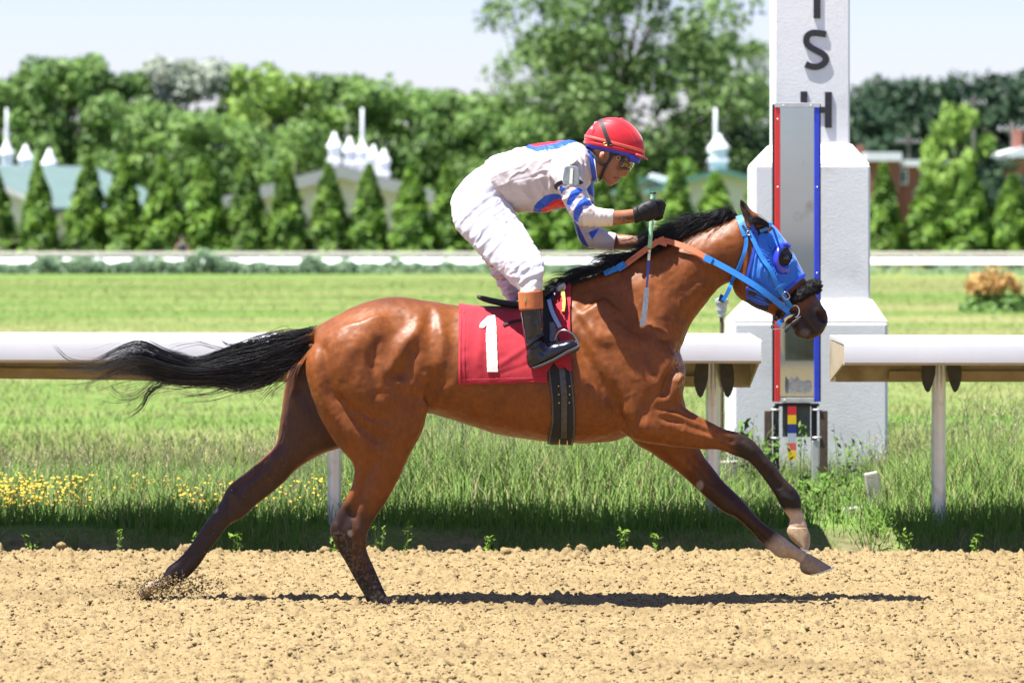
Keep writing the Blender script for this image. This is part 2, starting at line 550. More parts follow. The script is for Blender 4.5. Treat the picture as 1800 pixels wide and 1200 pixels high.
# --- raked, clumpy dirt of the track
dx, dy = .0092, .0125
xs = np.arange(-3.75, 3.75, dx); ys = np.arange(-4.3, 3.30, dy)
X, Y = np.meshgrid(xs, ys)
Z = .014*fbm2(X*1.5, Y*1.5, 1, 3) + .008*fbm2(X*9, Y*9, 5, 3)
Z += .007*fbm2(X*.7, Y*6, 19, 3)
Z += .014*np.exp(-((Y-2.72)/.25)**2)                    # loose lip thrown up along the edge
nx, ny = len(xs), len(ys)
r_ = np.random.default_rng(11)
def bumps(n, rmin, rmax, hk, pw=2.2, ylo=-4.3, yhi=3.2):
    cx = r_.uniform(-3.7, 3.7, n); cy = r_.uniform(ylo, yhi, n); rr = rmin + (rmax-rmin)*r_.random(n)**pw
    el = r_.uniform(.7, 1.5, n)
    for a, b_, r, e in zip(cx, cy, rr, el):
        i0 = int((a-r*e+3.75)/dx); i1 = int((a+r*e+3.75)/dx)+2; j0 = int((b_-r+4.3)/dy); j1 = int((b_+r+4.3)/dy)+2
        i0 = max(i0, 0); j0 = max(j0, 0); i1 = min(i1, nx); j1 = min(j1, ny)
        if i1 <= i0 or j1 <= j0: continue
        xx = (xs[i0:i1]-a)/(r*e); yy = (ys[j0:j1]-b_)/r
        q = 1-xx[None]**2-yy[:, None]**2
        h = np.sqrt(np.clip(q, 0, 1))*r*abs(hk)
        if hk > 0: Z[j0:j1, i0:i1] += h
        else: Z[j0:j1, i0:i1] -= h
bumps(15000, .009, .028, -1.25)
bumps(30000, .008, .024, .55)
bumps(900, .016, .036, .50, 3.0)
bumps(600, .014, .034, .7, 2.0, 2.55, 3.1)
bumps(170, .04, .10, -.45, 2.0)
Z += .003*vnoise2(X*70, Y*70, 8) + .002*r_.normal(0, 1, X.shape)
# torn-up ground round the hind hooves
for hx, hy, rr, dp in ((.0-(900-690)/350*.99, -.13, .10, .02),):
    d = np.hypot((X-hx)/1.3, Y-hy); Z -= dp*np.exp(-(d/rr)**2)
edge = np.minimum(np.minimum(X+3.75, 3.75-X), Y+4.3)
Z -= np.clip(.12-edge, 0, .12)*.6
Z -= .10*np.clip((Y-edge_y(X)+.02)/.15, 0, 1)
Z -= Z[(np.abs(X) < 2) & (np.abs(Y) < 1.5)].mean() - .004
V, F = grid(xs, ys, Z)
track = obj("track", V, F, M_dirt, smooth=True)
tag(track, kind="structure")
def track_z(x, y):
    i = np.clip(((np.asarray(x)+3.75)/dx).astype(int), 0, nx-1); j = np.clip(((np.asarray(y)+4.3)/dy).astype(int), 0, ny-1)
    return Z[j, i]
xs2 = np.array([-900, -200, -60, -20, -3.6, 3.6, 20, 60, 200, 900.]); ys2 = np.array([-900, -300, -100, -60, -25, -12, -4.1, 3.02])
X2, Y2 = np.meshgrid(xs2, ys2)
V, F = grid(xs2, ys2, np.full(X2.shape, -.045))
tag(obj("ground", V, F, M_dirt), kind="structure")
V, F = grid(np.array([-900., 900.]), np.array([-900., -26.]), np.full((2, 2), -.03))
tag(obj("apron", V, F, mat("asphalt apron", (.055, .056, .052), rough=.9, noise=(2, .2), bump=(60, .3, .01))), kind="structure")

# --- near rails: white deck, front lip, longer back lip, round posts with gussets
M_white = mat("white enamel rail", (.54, .545, .56), rough=.32, spec=.5, noise=(2.5, .05), ramp2=((.50, .50, .50), 6.0, .55, .8), coat=.15)
M_lip = mat("cream lip", (.42, .36, .26), rough=.6, noise=(8, .15))
M_tan = mat("weathered tan board", (.36, .29, .19), rough=.75, noise=(9, .2), bump=(60, .25, .004), ramp2=((.25, .18, .10), 5.0, .5, .72))
M_alu = mat("galvanised post", (.62, .63, .64), rough=.38, metal=.65, noise=(6, .12), ramp2=((.42, .40, .36), 12.0, .52, .75))
M_rubber = mat("dull black gusset", (.035, .034, .030), rough=.7, noise=(20, .3))
M_wood = mat("raw timber batten", (.34, .25, .14), rough=.75, noise=(14, .2), bump=(80, .3, .003))

def px_x(px, y): return (px-900)/(SC*CAM_D/(CAM_D+y))

YF = 2.93
def rail(x0, x1, ztop0, ztop1, zback0, zback1, label, posts, end):
    yf, yb = YF, YF+1.06
    root = empty("safety_rail", ((x0+x1)/2, 3.6, .12), label, "rail", "white safety rails along the inside of the track")
    mb = MB()
    def strip(P0, P1, P2, P3): mb.add([P0, P1, P2, P3], [(0, 1, 2, 3)])
    def slab(y0, y1, z00, z01, z10, z11):     # z: lower/upper at x0, lower/upper at x1
        mb.add([(x0,y0,z00),(x1,y0,z10),(x1,y1,z10),(x0,y1,z00),(x0,y0,z01),(x1,y0,z11),(x1,y1,z11),(x0,y1,z01)],
               [(0,3,2,1),(4,5,6,7),(0,1,5,4),(1,2,6,5),(2,3,7,6),(3,0,4,7)])
    # lip and deck as one folded profile
    prof = [(yf, -.122), (yf, -.024), (yf+.006, -.008), (yf+.022, 0.0), (yb, .010), (yb, -.012), (yf+.03, -.020), (yf+.014, -.034), (yf+.012, -.122)]
    n = len(prof)
    Vv = [(x0, y, ztop0+z) for y, z in prof] + [(x1, y, ztop1+z) for y, z in prof]
    Ff = [(i, (i+1) % n, (i+1) % n+n, i+n) for i in range(n)] + [tuple(range(n)), tuple(range(2*n-1, n-1, -1))]
    mb.add(Vv, Ff); mb.build("deck", M_white, root, smooth=True, sharp=50)
    mb = MB(); mb.add([(x0,yf+.013,ztop0-.135),(x1,yf+.013,ztop1-.135),(x1,yf+.06,ztop1-.139),(x0,yf+.06,ztop0-.139),(x0,yf+.013,ztop0-.118),(x1,yf+.013,ztop1-.118),(x1,yf+.06,ztop1-.118),(x0,yf+.06,ztop0-.118)],
               [(0,3,2,1),(4,5,6,7),(0,1,5,4),(1,2,6,5),(2,3,7,6),(3,0,4,7)])
    mb.build("lip", M_lip, root)
    mb = MB()
    mb.add([(x0,yb-.03,zback0),(x1,yb-.03,zback1),(x1,yb-.002,zback1),(x0,yb-.002,zback0),(x0,yb-.03,ztop0-.02),(x1,yb-.03,ztop1-.02),(x1,yb-.002,ztop1-.02),(x0,yb-.002,ztop0-.02)],
               [(0,3,2,1),(4,5,6,7),(0,1,5,4),(1,2,6,5),(2,3,7,6),(3,0,4,7)])
    mb.build("back_board", M_tan, root)
    k = 0; xa = x0 + .35
    while xa < x1-.3:                                  # timber battens inside the channel
        xb = min(xa + 2.2, x1-.25); t0 = (xa-x0)/(x1-x0); t1 = (xb-x0)/(x1-x0)
        za = zback0+(zback1-zback0)*t0 + .012; zb = zback0+(zback1-zback0)*t1 + .012
        mb = MB(); mb.add([(xa,yb-.075,za),(xb,yb-.075,zb),(xb,yb-.031,zb),(xa,yb-.031,za),(xa,yb-.075,za+.055),(xb,yb-.075,zb+.055),(xb,yb-.031,zb+.055),(xa,yb-.031,za+.055)],
               [(0,3,2,1),(4,5,6,7),(0,1,5,4),(1,2,6,5),(2,3,7,6),(3,0,4,7)])
        mb.build("batten", M_wood, root, bevel=.004); xa = xb + .02
    for ex, zt, zb_ in end:                            # end caps
        mb = MB(); mb.prism([(yf+.02, zt-.12), (yf+.02, zt-.03), (yb-.04, zt-.02), (yb-.04, zb_+.01)], 0, .012)
        V = np.concatenate(mb.V); V = np.stack([ex + V[:, 1], V[:, 0], V[:, 2]], 1); mb.V = [V]
        mb.build("end_cap", M_tan, root)
    for pxp in posts:
        yp = 3.80; xp = px_x(pxp, yp); t = (xp-x0)/(x1-x0)
        zt = ztop0+(ztop1-ztop0)*t; zb_ = zback0+(zback1-zback0)*t
        p = MB().tube([(xp, yp, .0), (xp, yp, .5), (xp, yp-.01, zb_+.02), (xp, yp-.03, zt-.05)], [.043, .043, .043, .038], 20).build("post", M_alu, root, smooth=True)
        for sgn in (-1, 1):
            poly = [(xp+sgn*.030, zt-.10), (xp+sgn*.075, zt-.11), (xp+sgn*.105, zt-.15), (xp+sgn*.118, zb_+.10), (xp+sgn*.120, zb_+.05), (xp+sgn*.112, zb_), (xp+sgn*.098, zb_-.035), (xp+sgn*.082, zb_-.052), (xp+sgn*.068, zb_-.040), (xp+sgn*.052, zb_), (xp+sgn*.036, zb_+.06)]
            MB().prism(poly, yp-.16, yp-.145).build("gusset", M_rubber, p, bevel=.003)
    return root
zt = lambda py: CAM_H-(py-HOR)/(SC*CAM_D/(CAM_D+YF))
zb = lambda py: CAM_H-(py-HOR)/(SC*CAM_D/(CAM_D+YF+1.03))
xl0 = -6.0; xl1 = px_x(1338, YF)
t_ = (xl1-px_x(0, YF)); slope = (zt(597)-zt(595))/t_
rail(xl0, xl1, zt(595)-slope*(px_x(0, YF)-xl0), zt(597), zb(661)+.02, zb(681), "long white safety rail running behind the horse from the left edge to the tower", [588-1330, 588-665, 588, 1253], [(xl1-.013, zt(597), zb(681))])
xr0 = px_x(1484, YF)
rail(xr0, 6.5, zt(600), zt(601), zb(671), zb(671), "short white safety rail right of the finish tower, cut by the photo's right edge", [1650, 1650+665, 1650+1330], [(xr0+.001, zt(600), zb(671))])

# --- finish tower
M_stucco = mat("white stucco", (.72, .72, .715), rough=.85, noise=(1.6, .05), ramp2=((.54, .54, .53), 2.2, .56, .82), bump=[(70.0, .24, .005), (18.0, .14, .005)])
M_letter = mat("black letter", (.018, .019, .022), rough=.55, noise=(30, .2))
YT = 6.52; ST = SC*CAM_D/(CAM_D+YT)
def tx(px): return (px-900)/ST
def tz(py): return CAM_H-(py-HOR)/ST
tower = empty("finish_tower", (tx(1425), YT+.5, .1), "tall stepped white stucco finish tower with black letters down its front", "tower")
# lower, middle, top blocks (front left edge, front right edge)
def block(x0p, x1p, z0, z1, y0, name):
    x0, x1 = tx(x0p), tx(x1p); w = x1-x0
    return x0, x1, y0, y0+w
lx0, lx1 = tx(1289), tx(1561); lw = lx1-lx0
mx0, mx1 = tx(1328), tx(1533); mw = mx1-mx0
ux0, ux1 = tx(1366), tx(1500); uw = ux1-ux0
cy = YT+lw/2
MB().box((lx0, cy-lw/2, -.1), (lx1, cy+lw/2, tz(566))).build("base_block", M_stucco, tower, bevel=.02)
MB().frustum((lx0+.002, cy-lw/2+.002), (lx1-.002, cy+lw/2-.002), tz(566)+.001, (mx0-.012, cy-mw/2-.012), (mx1+.012, cy+mw/2+.012), tz(527)).build("lower_skirt", M_stucco, tower, bevel=.008)
MB().box((mx0, cy-mw/2, tz(528)), (mx1, cy+mw/2, tz(289))).build("middle_block", M_stucco, tower, bevel=.015)
MB().frustum((mx0+.002, cy-mw/2+.002), (mx1-.002, cy+mw/2-.002), tz(289)+.001, (ux0-.012, cy-uw/2-.012), (ux1+.012, cy+uw/2+.012), tz(252)).build("upper_skirt", M_stucco, tower, bevel=.008)
MB().box((ux0, cy-uw/2, tz(253)), (ux1, cy+uw/2, tz(-330))).build("shaft", M_stucco, tower, bevel=.012)
yl = cy-uw/2; sl = SC*CAM_D/(CAM_D+yl)
LX = lambda px: (px-900)/sl
LZ = lambda py: CAM_H-(py-HOR)/sl
d0, d1 = yl-.010, yl+.006
MB().box((LX(1430), d0, LZ(33)), (LX(1442), d1, LZ(-36))).build("letter_i", M_letter, tower, bevel=.002)
P = crom([(1452,61), (1440,59), (1428,58.5), (1419,64), (1417.5,75), (1424,83), (1436,90), (1447,96), (1452,104), (1447,113), (1436,118), (1425,117), (1416,113)], 5)
T = np.gradient(P, axis=0); T /= np.linalg.norm(T, axis=1)[:, None]; Nn = np.stack([-T[:, 1], T[:, 0]], 1)*5.6
O, I = P+Nn, P-Nn; n = len(P)
V = [(LX(a), d0, LZ(b)) for a, b in O]+[(LX(a), d0, LZ(b)) for a, b in I]+[(LX(a), d1, LZ(b)) for a, b in O]+[(LX(a), d1, LZ(b)) for a, b in I]
F = []
for i in range(n-1):
    F += [(i, i+1, n+i+1, n+i), (2*n+i, 3*n+i, 3*n+i+1, 2*n+i+1), (i, 2*n+i, 2*n+i+1, i+1), (n+i, n+i+1, 3*n+i+1, 3*n+i)]
F += [(0, n, 3*n, 2*n), (n-1, 3*n-1, 4*n-1, 2*n-1)]
obj("letter_s", V, F, M_letter, tower, smooth=False, normals=True)
mb = MB(); mb.prism([(LX(1407), LZ(225)), (LX(1407), LZ(161)), (LX(1419), LZ(161)), (LX(1419), LZ(188)), (LX(1450), LZ(188)), (LX(1450), LZ(162)), (LX(1462), LZ(162)), (LX(1462), LZ(225)), (LX(1450), LZ(225)), (LX(1450), LZ(199)), (LX(1419), LZ(199)), (LX(1419), LZ(225))], d0, d1)
mb.build("letter_h", M_letter, tower)

# --- the line-up mirror in front of the tower
YM = 5.95; SM = SC*CAM_D/(CAM_D+YM)
qx = lambda px: (px-900)/SM
qz = lambda py: CAM_H-(py-HOR)/SM
M_red = mat("red paint", (.62, .030, .028), rough=.45, noise=(8, .1))
M_blue = mat("blue paint", (.022, .050, .52), rough=.45, noise=(8, .12))
M_black = mat("black steel", (.012, .012, .014), rough=.5, noise=(12, .2))
M_silver = mat("dull aluminium", (.55, .55, .54), rough=.45, metal=.6, noise=(10, .15))
M_rust = mat("rusty angle iron", (.085, .055, .038), rough=.85, noise=(25, .35), bump=(90, .3, .003), ramp2=((.20, .15, .04), 28.0, .60, .75))
M_mirror = mat("weathered mirror glass", (.42, .48, .51), rough=.035, metal=1.0, noise=(3, .06), ramp2=((.27, .27, .25), 4.5, .62, .80))
M_grime = mat("grey corrosion patch", (.26, .25, .235), rough=.8, noise=(30, .35), bump=(60, .3, .003))
mir = empty("finish_mirror", (qx(1401), YM, .1), "tall narrow finish line mirror with one red and one blue edge", "mirror")
def fb(name, x0, x1, y0, y1, a, b, m, par=mir, bev=.002):
    return MB().box((qx(x0), YM+a, qz(y1)), (qx(x1), YM+b, qz(y0))).build(name, m, par, bevel=bev)
fb("backing", 1358.5, 1443.5, 183, 706, .028, .085, M_black)
fb("mirror_glass", 1371, 1433, 186, 697, .016, .027, M_mirror, bev=0)
fb("red_edge", 1362, 1371.5, 186, 706, -.004, .027, M_red)
fb("blue_edge", 1431.5, 1440.5, 186, 706, -.004, .027, M_blue)
fb("top_bar", 1362, 1441, 181, 189, -.009, .020, M_silver)
fb("bottom_bar", 1372, 1431, 699, 707, -.009, .020, M_silver)
for bx, by in ((1377.5, 186), (1425, 186), (1367, 210), (1367, 329), (1436, 329), (1367, 470), (1436, 480), (1366, 680), (1379, 703)):
    V, F = blob0 = MB().lathe([(.0001, 0), (.006, .001), (.006, .004), (.003, .006)], (0, 0), 8).V[0], MB().lathe([(.0001, 0), (.006, .001), (.006, .004), (.003, .006)], (0, 0), 8).F
    V = np.stack([qx(bx)+V[:, 0], YM-.009-V[:, 2], qz(by)+V[:, 1]], 1)
    obj("screw", V, F, M_silver, mir)
# corrosion creeping up from the bottom of the glass (thin irregular film)
g = [(1381,660),(1386,667),(1391,662),(1397,666),(1401,659),(1406,667),(1412,670),(1420,667),(1427,670),(1428,682),(1424,690),(1412,693),(1404,690),(1396,693),(1388,690),(1382,692),(1380,680)]
mb = MB().prism([(qx(a), qz(b)) for a, b in g], YM+.0135, YM+.0158); mb.build("corrosion", M_grime, mir)
fb("bracket_plate", 1376, 1425, 708, 768, .03, .045, mat("dark bracket", (.10, .10, .095), rough=.6, noise=(9, .25)))
fb("bracket_bar", 1362, 1440, 709, 714, .0, .03, M_black)
for x_ in (1364, 1431):
    fb("channel", x_-4, x_+6, 714, 868, .03, .06, M_black)
fb("support_tube", 1427, 1440, 774, 880, .0, .028, M_silver, bev=.006)
for (x0, x1, yb_) in ((1344, 1357, 880), (1441.5, 1455, 876)):
    fb("angle_post", x0, x1, 722, yb_, .0, .05, M_rust)
for i, (a, b) in enumerate(((714, 728.5), (729, 745), (745.5, 760.5), (761, 777.5), (778, 791), (791.5, 808))):
    c = [(.55, .02, .025), (.72, .47, .01), (.008, .03, .20), (.42, .45, .52), (.68, .10, .09), (.80, .55, .02)][i]
    fb("colour_band", 1384.5, 1399.5, a, b, -.012, -.004, mat("band %d" % i, c, rough=.5, noise=(14, .08)), bev=0)
for (bx, by) in ((1363, 720), (1363, 770), (1436, 720), (1436, 769)):
    V, F = tube([(qx(bx)-.03, YM+.0, qz(by)), (qx(bx)+.03, YM+.0, qz(by))], .007, 8)
    obj("bolt", V, F, M_silver, mir)

# --- odd bits of concrete and a capped pole by the tower
M_conc = mat("old concrete", (.34, .32, .28), rough=.9, noise=(9, .2), bump=(70, .5, .006), ramp2=((.30, .28, .24), 12, .5, .75))
def stone(name, poly, y0, y1, label, z=None):
    s = SC*CAM_D/(CAM_D+y0)
    pl = [((a-900)/s, CAM_H-(b-HOR)/s) for a, b in poly]
    c = np.mean(pl, 0)
    o = MB().prism(pl, y0, y1).build(name, M_conc, None, origin=(c[0], y0, .1), bevel=.008)
    return tag(o, label, "concrete")
stone("concrete_plank", [(1520,833),(1544,828),(1563,908),(1560,930),(1536,932)], 4.7, 4.78, "weathered concrete plank leaning in the grass right of the mirror")
stone("concrete_stub", [(1257,812),(1297,810),(1292,905),(1254,905)], 5.3, 5.45, "upright concrete stub standing beside the rail post left of the tower")
stone("concrete_kerb", [(1330,889),(1380,886),(1380,905),(1330,905)], 4.75, 4.9, "low concrete kerb end in the grass left of the mirror")
stone("concrete_kerb", [(1484,893),(1530,890),(1530,908),(1484,908)], 4.85, 5.0, "low concrete kerb end in the grass right of the mirror")
pole = empty("capped_pole", (px_x(1268, 5.6), 5.6, .1), "thin brown pole with grey metal cap beside the tower's left side", "pole")
M_pole = mat("brown pole", (.14, .10, .065), rough=.8, noise=(20, .3))
s = SC*CAM_D/(CAM_D+5.6); zz = lambda py: CAM_H-(py-HOR)/s; xx = (1268.5-900)/s
MB().tube([(xx, 5.6, -.05), (xx, 5.6, zz(556))], .013, 10).build("shaft", M_pole, pole, smooth=True)
MB().lathe([(.018, zz(558)), (.026, zz(556)), (.026, zz(548)), (.034, zz(546)), (.036, zz(534)), (.044, zz(532)), (.044, zz(526)), (.006, zz(522))], (xx, 5.6), 16).build("cap", M_silver, pole, smooth=True)
# ================================================================ the far side: rail, hedge, barns, trees, houses
def FX(px, y): return (px-900)*(CAM_D+y)/(SC*CAM_D)
def FZ(py, y): return CAM_H-(py-HOR)*(CAM_D+y)/(SC*CAM_D)
def leaf_mat(name, col, col2, tr=.35, var=.12):
    return mat(name, col, rough=.55, spec=.25, attr="Col", trans=tr, obj_var=var, upn=.25, noise=(.35, .22, 2.0))

def leaf_cards(P, size, nrm=None, seed=0, tri=False, aspect=1.6):
    """one folded leaf clump per point; P (n,3)"""
    r = np.random.default_rng(seed); n = len(P)
    size = np.asarray(size)*np.ones(n)
    d = r.normal(0, 1, (n, 3))
    if nrm is not None: d = d*.75 + nrm
    d /= np.linalg.norm(d, axis=1)[:, None]
    a = np.cross(d, r.normal(0, 1, (n, 3))); a /= np.linalg.norm(a, axis=1)[:, None]
    b = np.cross(d, a)
    h = size[:, None]*.5
    V = np.stack([P - a*h*aspect, P + b*h*.8 + d*h*.25, P + a*h*aspect, P - b*h*.8 + d*h*.25], 1).reshape(-1, 3)
    F = np.arange(4*n).reshape(n, 4)
    return V, F

M_bark = mat("grey bark", (.10, .085, .065), rough=.9, noise=(3, .3), bump=(9, .5, .05))

def crown_points(blobs, n, rng_, shell=.55):
    """points spread through a union of ellipsoids, denser near their surface"""
    vol = np.array([b[3]*b[4]*b[5] for b in blobs])**(2/3); pr = vol/vol.sum()
    k = rng_.choice(len(blobs), n, p=pr)
    B = np.array(blobs)[k]
    d = rng_.normal(0, 1, (n, 3)); d /= np.linalg.norm(d, axis=1)[:, None]
    rr = 1-(1-shell)*rng_.random(n)**1.6
    rr *= 1+.13*rng_.normal(0, 1, n)
    return B[:, :3] + d*B[:, 3:6]*rr[:, None], d

def make_tree_mesh(seed, h, w, nclump, nleaf, leaf, col, col2, gaps=0.22, low=.12, round_=1.0):
    """broadleaf tree of height h and crown width w: returns crown (V,F,C) and trunk (V,F)"""
    r = np.random.default_rng(seed)
    blobs = []
    for i in range(nclump):
        f = (i+.5)/nclump
        z = h*(low + (1-low)*r.random()**.8*.92)
        t = (z/h-low)/(1-low)
        rad = w/2*math.sqrt(max(.06, 1-(2*t-.75)**2/1.75))*round_
        a = r.uniform(0, 2*math.pi); q = rad*r.random()**.5*.95
        br = w*r.uniform(.075, .15)*(1.0 if gaps < .5 else .85)
        blobs.append((q*math.cos(a), q*math.sin(a), min(z, h-br*.7), br, br, br*.72))
    P, d = crown_points(blobs, nleaf, r)
    if gaps:
        keep = vnoise3(P, .34, seed+5)+.5*vnoise3(P, .9, seed+8) > -1+gaps*1.15
        P, d = P[keep], d[keep]
    V, F = leaf_cards(P, r.uniform(.65, 1.35, len(P))*leaf, d*.8+np.array([0, 0, .35]), seed+1)
    nv = vnoise3(P, .55, seed+2); t = np.clip(.5+.55*nv+r.normal(0, .22, len(P)), 0, 1)
    C = np.asarray(col)[None]*(1-t[:, None])+np.asarray(col2)[None]*t[:, None]
    C = np.repeat(C, 4, 0)
    mb = MB()
    tr = w*.022+.08
    mb.tube([(0, 0, -.4), (.1, 0, h*.2), (-.1, .1, h*.45), (.1, 0, h*.75)], [tr*1.3, tr, tr*.7, tr*.25], 8)
    for b in blobs[::max(1, nclump//14)]:
        z0 = max(h*.15, b[2]*.6); mb.tube([(0, 0, z0), (b[0]*.5, b[1]*.5, (z0+b[2])*.5+.2), (b[0], b[1], b[2])], [tr*.5, tr*.32, tr*.1], 6)
    return (V, F, C), (np.concatenate(mb.V), mb.F)

def tree(name, data, mleaf, loc, label, scale=1.0, rot=0.0, group=None, cat="tree"):
    root = empty(name, loc, label, cat, group)
    root.rotation_euler = (0, 0, rot); root.scale = (scale,)*3
    c = bpy.data.objects.new("crown", data[0]); COL.objects.link(c); c.parent = root
    t = bpy.data.objects.new("trunk", data[1]); COL.objects.link(t); t.parent = root
    return root

def tree_data(name, *a, mleaf=None, **k):
    (V, F, C), (tv, tf) = make_tree_mesh(*a, **k)
    me = mesh_from(name+" crown", V, F, smooth=False); me.materials.append(mleaf)
    at = me.color_attributes.new("Col", 'FLOAT_COLOR', 'POINT'); C4 = np.ones((len(C), 4), np.float32); C4[:, :3] = C; at.data.foreach_set("color", C4.ravel())
    tm = mesh_from(name+" trunk", tv, tf); tm.materials.append(M_bark)
    return me, tm
M_leaf = leaf_mat("broad leaves", None, None)
G1, G2 = (.062, .132, .032), (.178, .300, .074)      # mid green
B1, B2 = (.120, .220, .036), (.280, .420, .085)      # bright spring green
D1, D2 = (.018, .048, .026), (.048, .096, .044)      # dark
S1, S2 = (.19, .24, .16), (.50, .55, .45)         # silvery, in flower
TD = {
 'mid1': tree_data("mid", 101, 13, 10, 60, 6500, .40, G1, G2, mleaf=M_leaf),
 'mid2': tree_data("mid", 102, 14, 9, 56, 6500, .40, G1, G2, mleaf=M_leaf),
 'mid3': tree_data("mid", 103, 12, 12, 70, 7000, .40, (.072, .148, .034), (.192, .312, .074), mleaf=M_leaf),
 'bright': tree_data("bright", 104, 13, 9, 50, 6500, .38, B1, B2, mleaf=M_leaf),
 'dark': tree_data("dark", 105, 13, 12, 66, 7500, .42, D1, D2, mleaf=M_leaf),
 'silver': tree_data("silver", 106, 13.5, 9, 56, 7000, .36, S1, S2, mleaf=M_leaf),
 'shrub': tree_data("shrub", 107, 7, 8, 40, 4500, .34, (.07, .155, .025), (.15, .27, .045), low=.02, mleaf=M_leaf),
}
# the light, open crown right of the rider, built at its own size with sky showing through
big = tree_data("big", 120, 21.5, 19.5, 120, 24000, .33, (.068, .135, .036), (.185, .290, .080), gaps=.56, low=.20, mleaf=M_leaf)

def plant(kind, px, topy, y, label, rot, wide=1.0, name="broadleaf_tree", zb=.1):
    h0 = {'mid1': 13, 'mid2': 14, 'mid3': 12, 'bright': 13, 'dark': 13, 'silver': 13.5, 'shrub': 7}[kind]
    h = FZ(topy, y)-zb
    t = tree(name, TD[kind], M_leaf, (FX(px, y), y, zb), label, 1.0, rot, "broadleaf trees behind the barns")
    t.scale = (h/h0*wide, h/h0*wide, h/h0)
    return t
rows = [
 # kind, px, top row, depth, label, rotation, widen
 ('mid1', -40, 128, 262, "green broadleaf tree at the left edge above the barn's spire", .3, 1.0),
 ('mid2', 55, 118, 268, "rounded green tree left of the two pointed tree tops", 1.3, 1.0),
 ('mid1', 112, 92, 258, "tall green tree with a pointed top, left of its pointed neighbour", 2.2, .8),
 ('mid2', 178, 84, 262, "tall green tree with the highest pointed top on the left", .9, .9),
 ('mid3', 238, 168, 252, "lower green tree under the dip left of the silvery tree", 2.9, .8),
 ('silver', 322, 96, 268, "silvery pale flowering tree in the left tree line", .5, .95),
 ('mid3', 355, 196, 246, "rounded mid green tree in front of the silvery tree", 4.1, .9),
 ('bright', 432, 100, 272, "bright yellow green tree right of the silvery tree, higher half", 1.0, .9),
 ('bright', 488, 116, 258, "bright yellow green tree with a forked top, right of its twin", 3.2, .9),
 ('mid2', 545, 168, 262, "dark topped green tree in the dip left of the middle barn", 5.2, .8),
 ('mid1', 604, 122, 266, "green tree rising behind the spire of the middle barn", 2.0, .8),
 ('mid3', 520, 214, 244, "low rounded tree left of the middle barn's cupolas", .7, .9),
 ('mid3', 676, 140, 262, "broad green tree right of the middle barn's spire", 3.9, .9),
 ('mid1', 742, 148, 270, "green tree behind the hedge left of the rider's back", 5.7, .9),
 ('mid2', 800, 158, 256, "green tree at the left foot of the tall open tree", 1.7, .8),
 ('mid3', 845, 168, 264, "green tree behind the rider's back under the tall open tree", 4.6, .9),
 ('mid3', 905, 190, 250, "low tree behind the rider's shoulders", 2.6, .9),
 ('mid3', 1010, 232, 262, "dark tree behind the rider's cap under the tall open tree", 1.2, .8),
 ('dark', 1160, 225, 268, "dark tree between the rider's cap and the cupola with spire", 2.2, .8),
 ('dark', 1320, 215, 266, "dark tree directly left of the finish tower's shoulder", 3.3, .8),
 ('shrub', 1120, 245, 246, "light green bushy tree behind the whip hand", .2, .9),
 ('dark', 1520, 170, 300, "dark tree just right of the finish tower shaft", .4, .9),
 ('dark', 1592, 138, 310, "dark tree in the middle of the right dark row, left half", 1.6, .9),
 ('dark', 1668, 132, 305, "dark tree behind the light green young tree", 2.7, .9),
 ('dark', 1740, 126, 312, "dark tree second from the right edge in the dark row", 3.8, .9),
 ('dark', 1812, 118, 300, "dark tree cut by the photo's right edge", 5.0, .9),
 ('bright', 1682, 172, 232, "light green young tree in front of the dark right row", 2.4, .62),
 ('dark', 1740, 262, 232, "dull green tree beside the brick gable at the right edge", 1.1, .8),
 ('dark', 1652, 288, 236, "dull green bush right of the brick house", 3.1, .6),
]
for kind, px_, top, y, lab, rot, wd in rows:
    plant(kind, px_, top, y, lab, rot, wd)
bt = tree("broadleaf_tree", big, M_leaf, (FX(1092, 258), 258, .1), "tallest tree of all, open crown with sky gaps, left of the finish tower", 1.0, .8, "broadleaf trees behind the barns")
bt.scale = (1.12, 1.12, 1.02)
bt2 = tree("broadleaf_tree", big, M_leaf, (FX(985, 276), 276, .1), "open crowned tree behind and left of the tallest tree", 1.0, 3.9, "broadleaf trees behind the barns")
bt2.scale = (.66, .66, .78)
bt3 = tree("broadleaf_tree", big, M_leaf, (FX(1262, 272), 272, .1), "open crowned tree between the tallest tree and the finish tower", 1.0, 2.2, "broadleaf trees behind the barns")
bt3.scale = (.52, .52, .80)

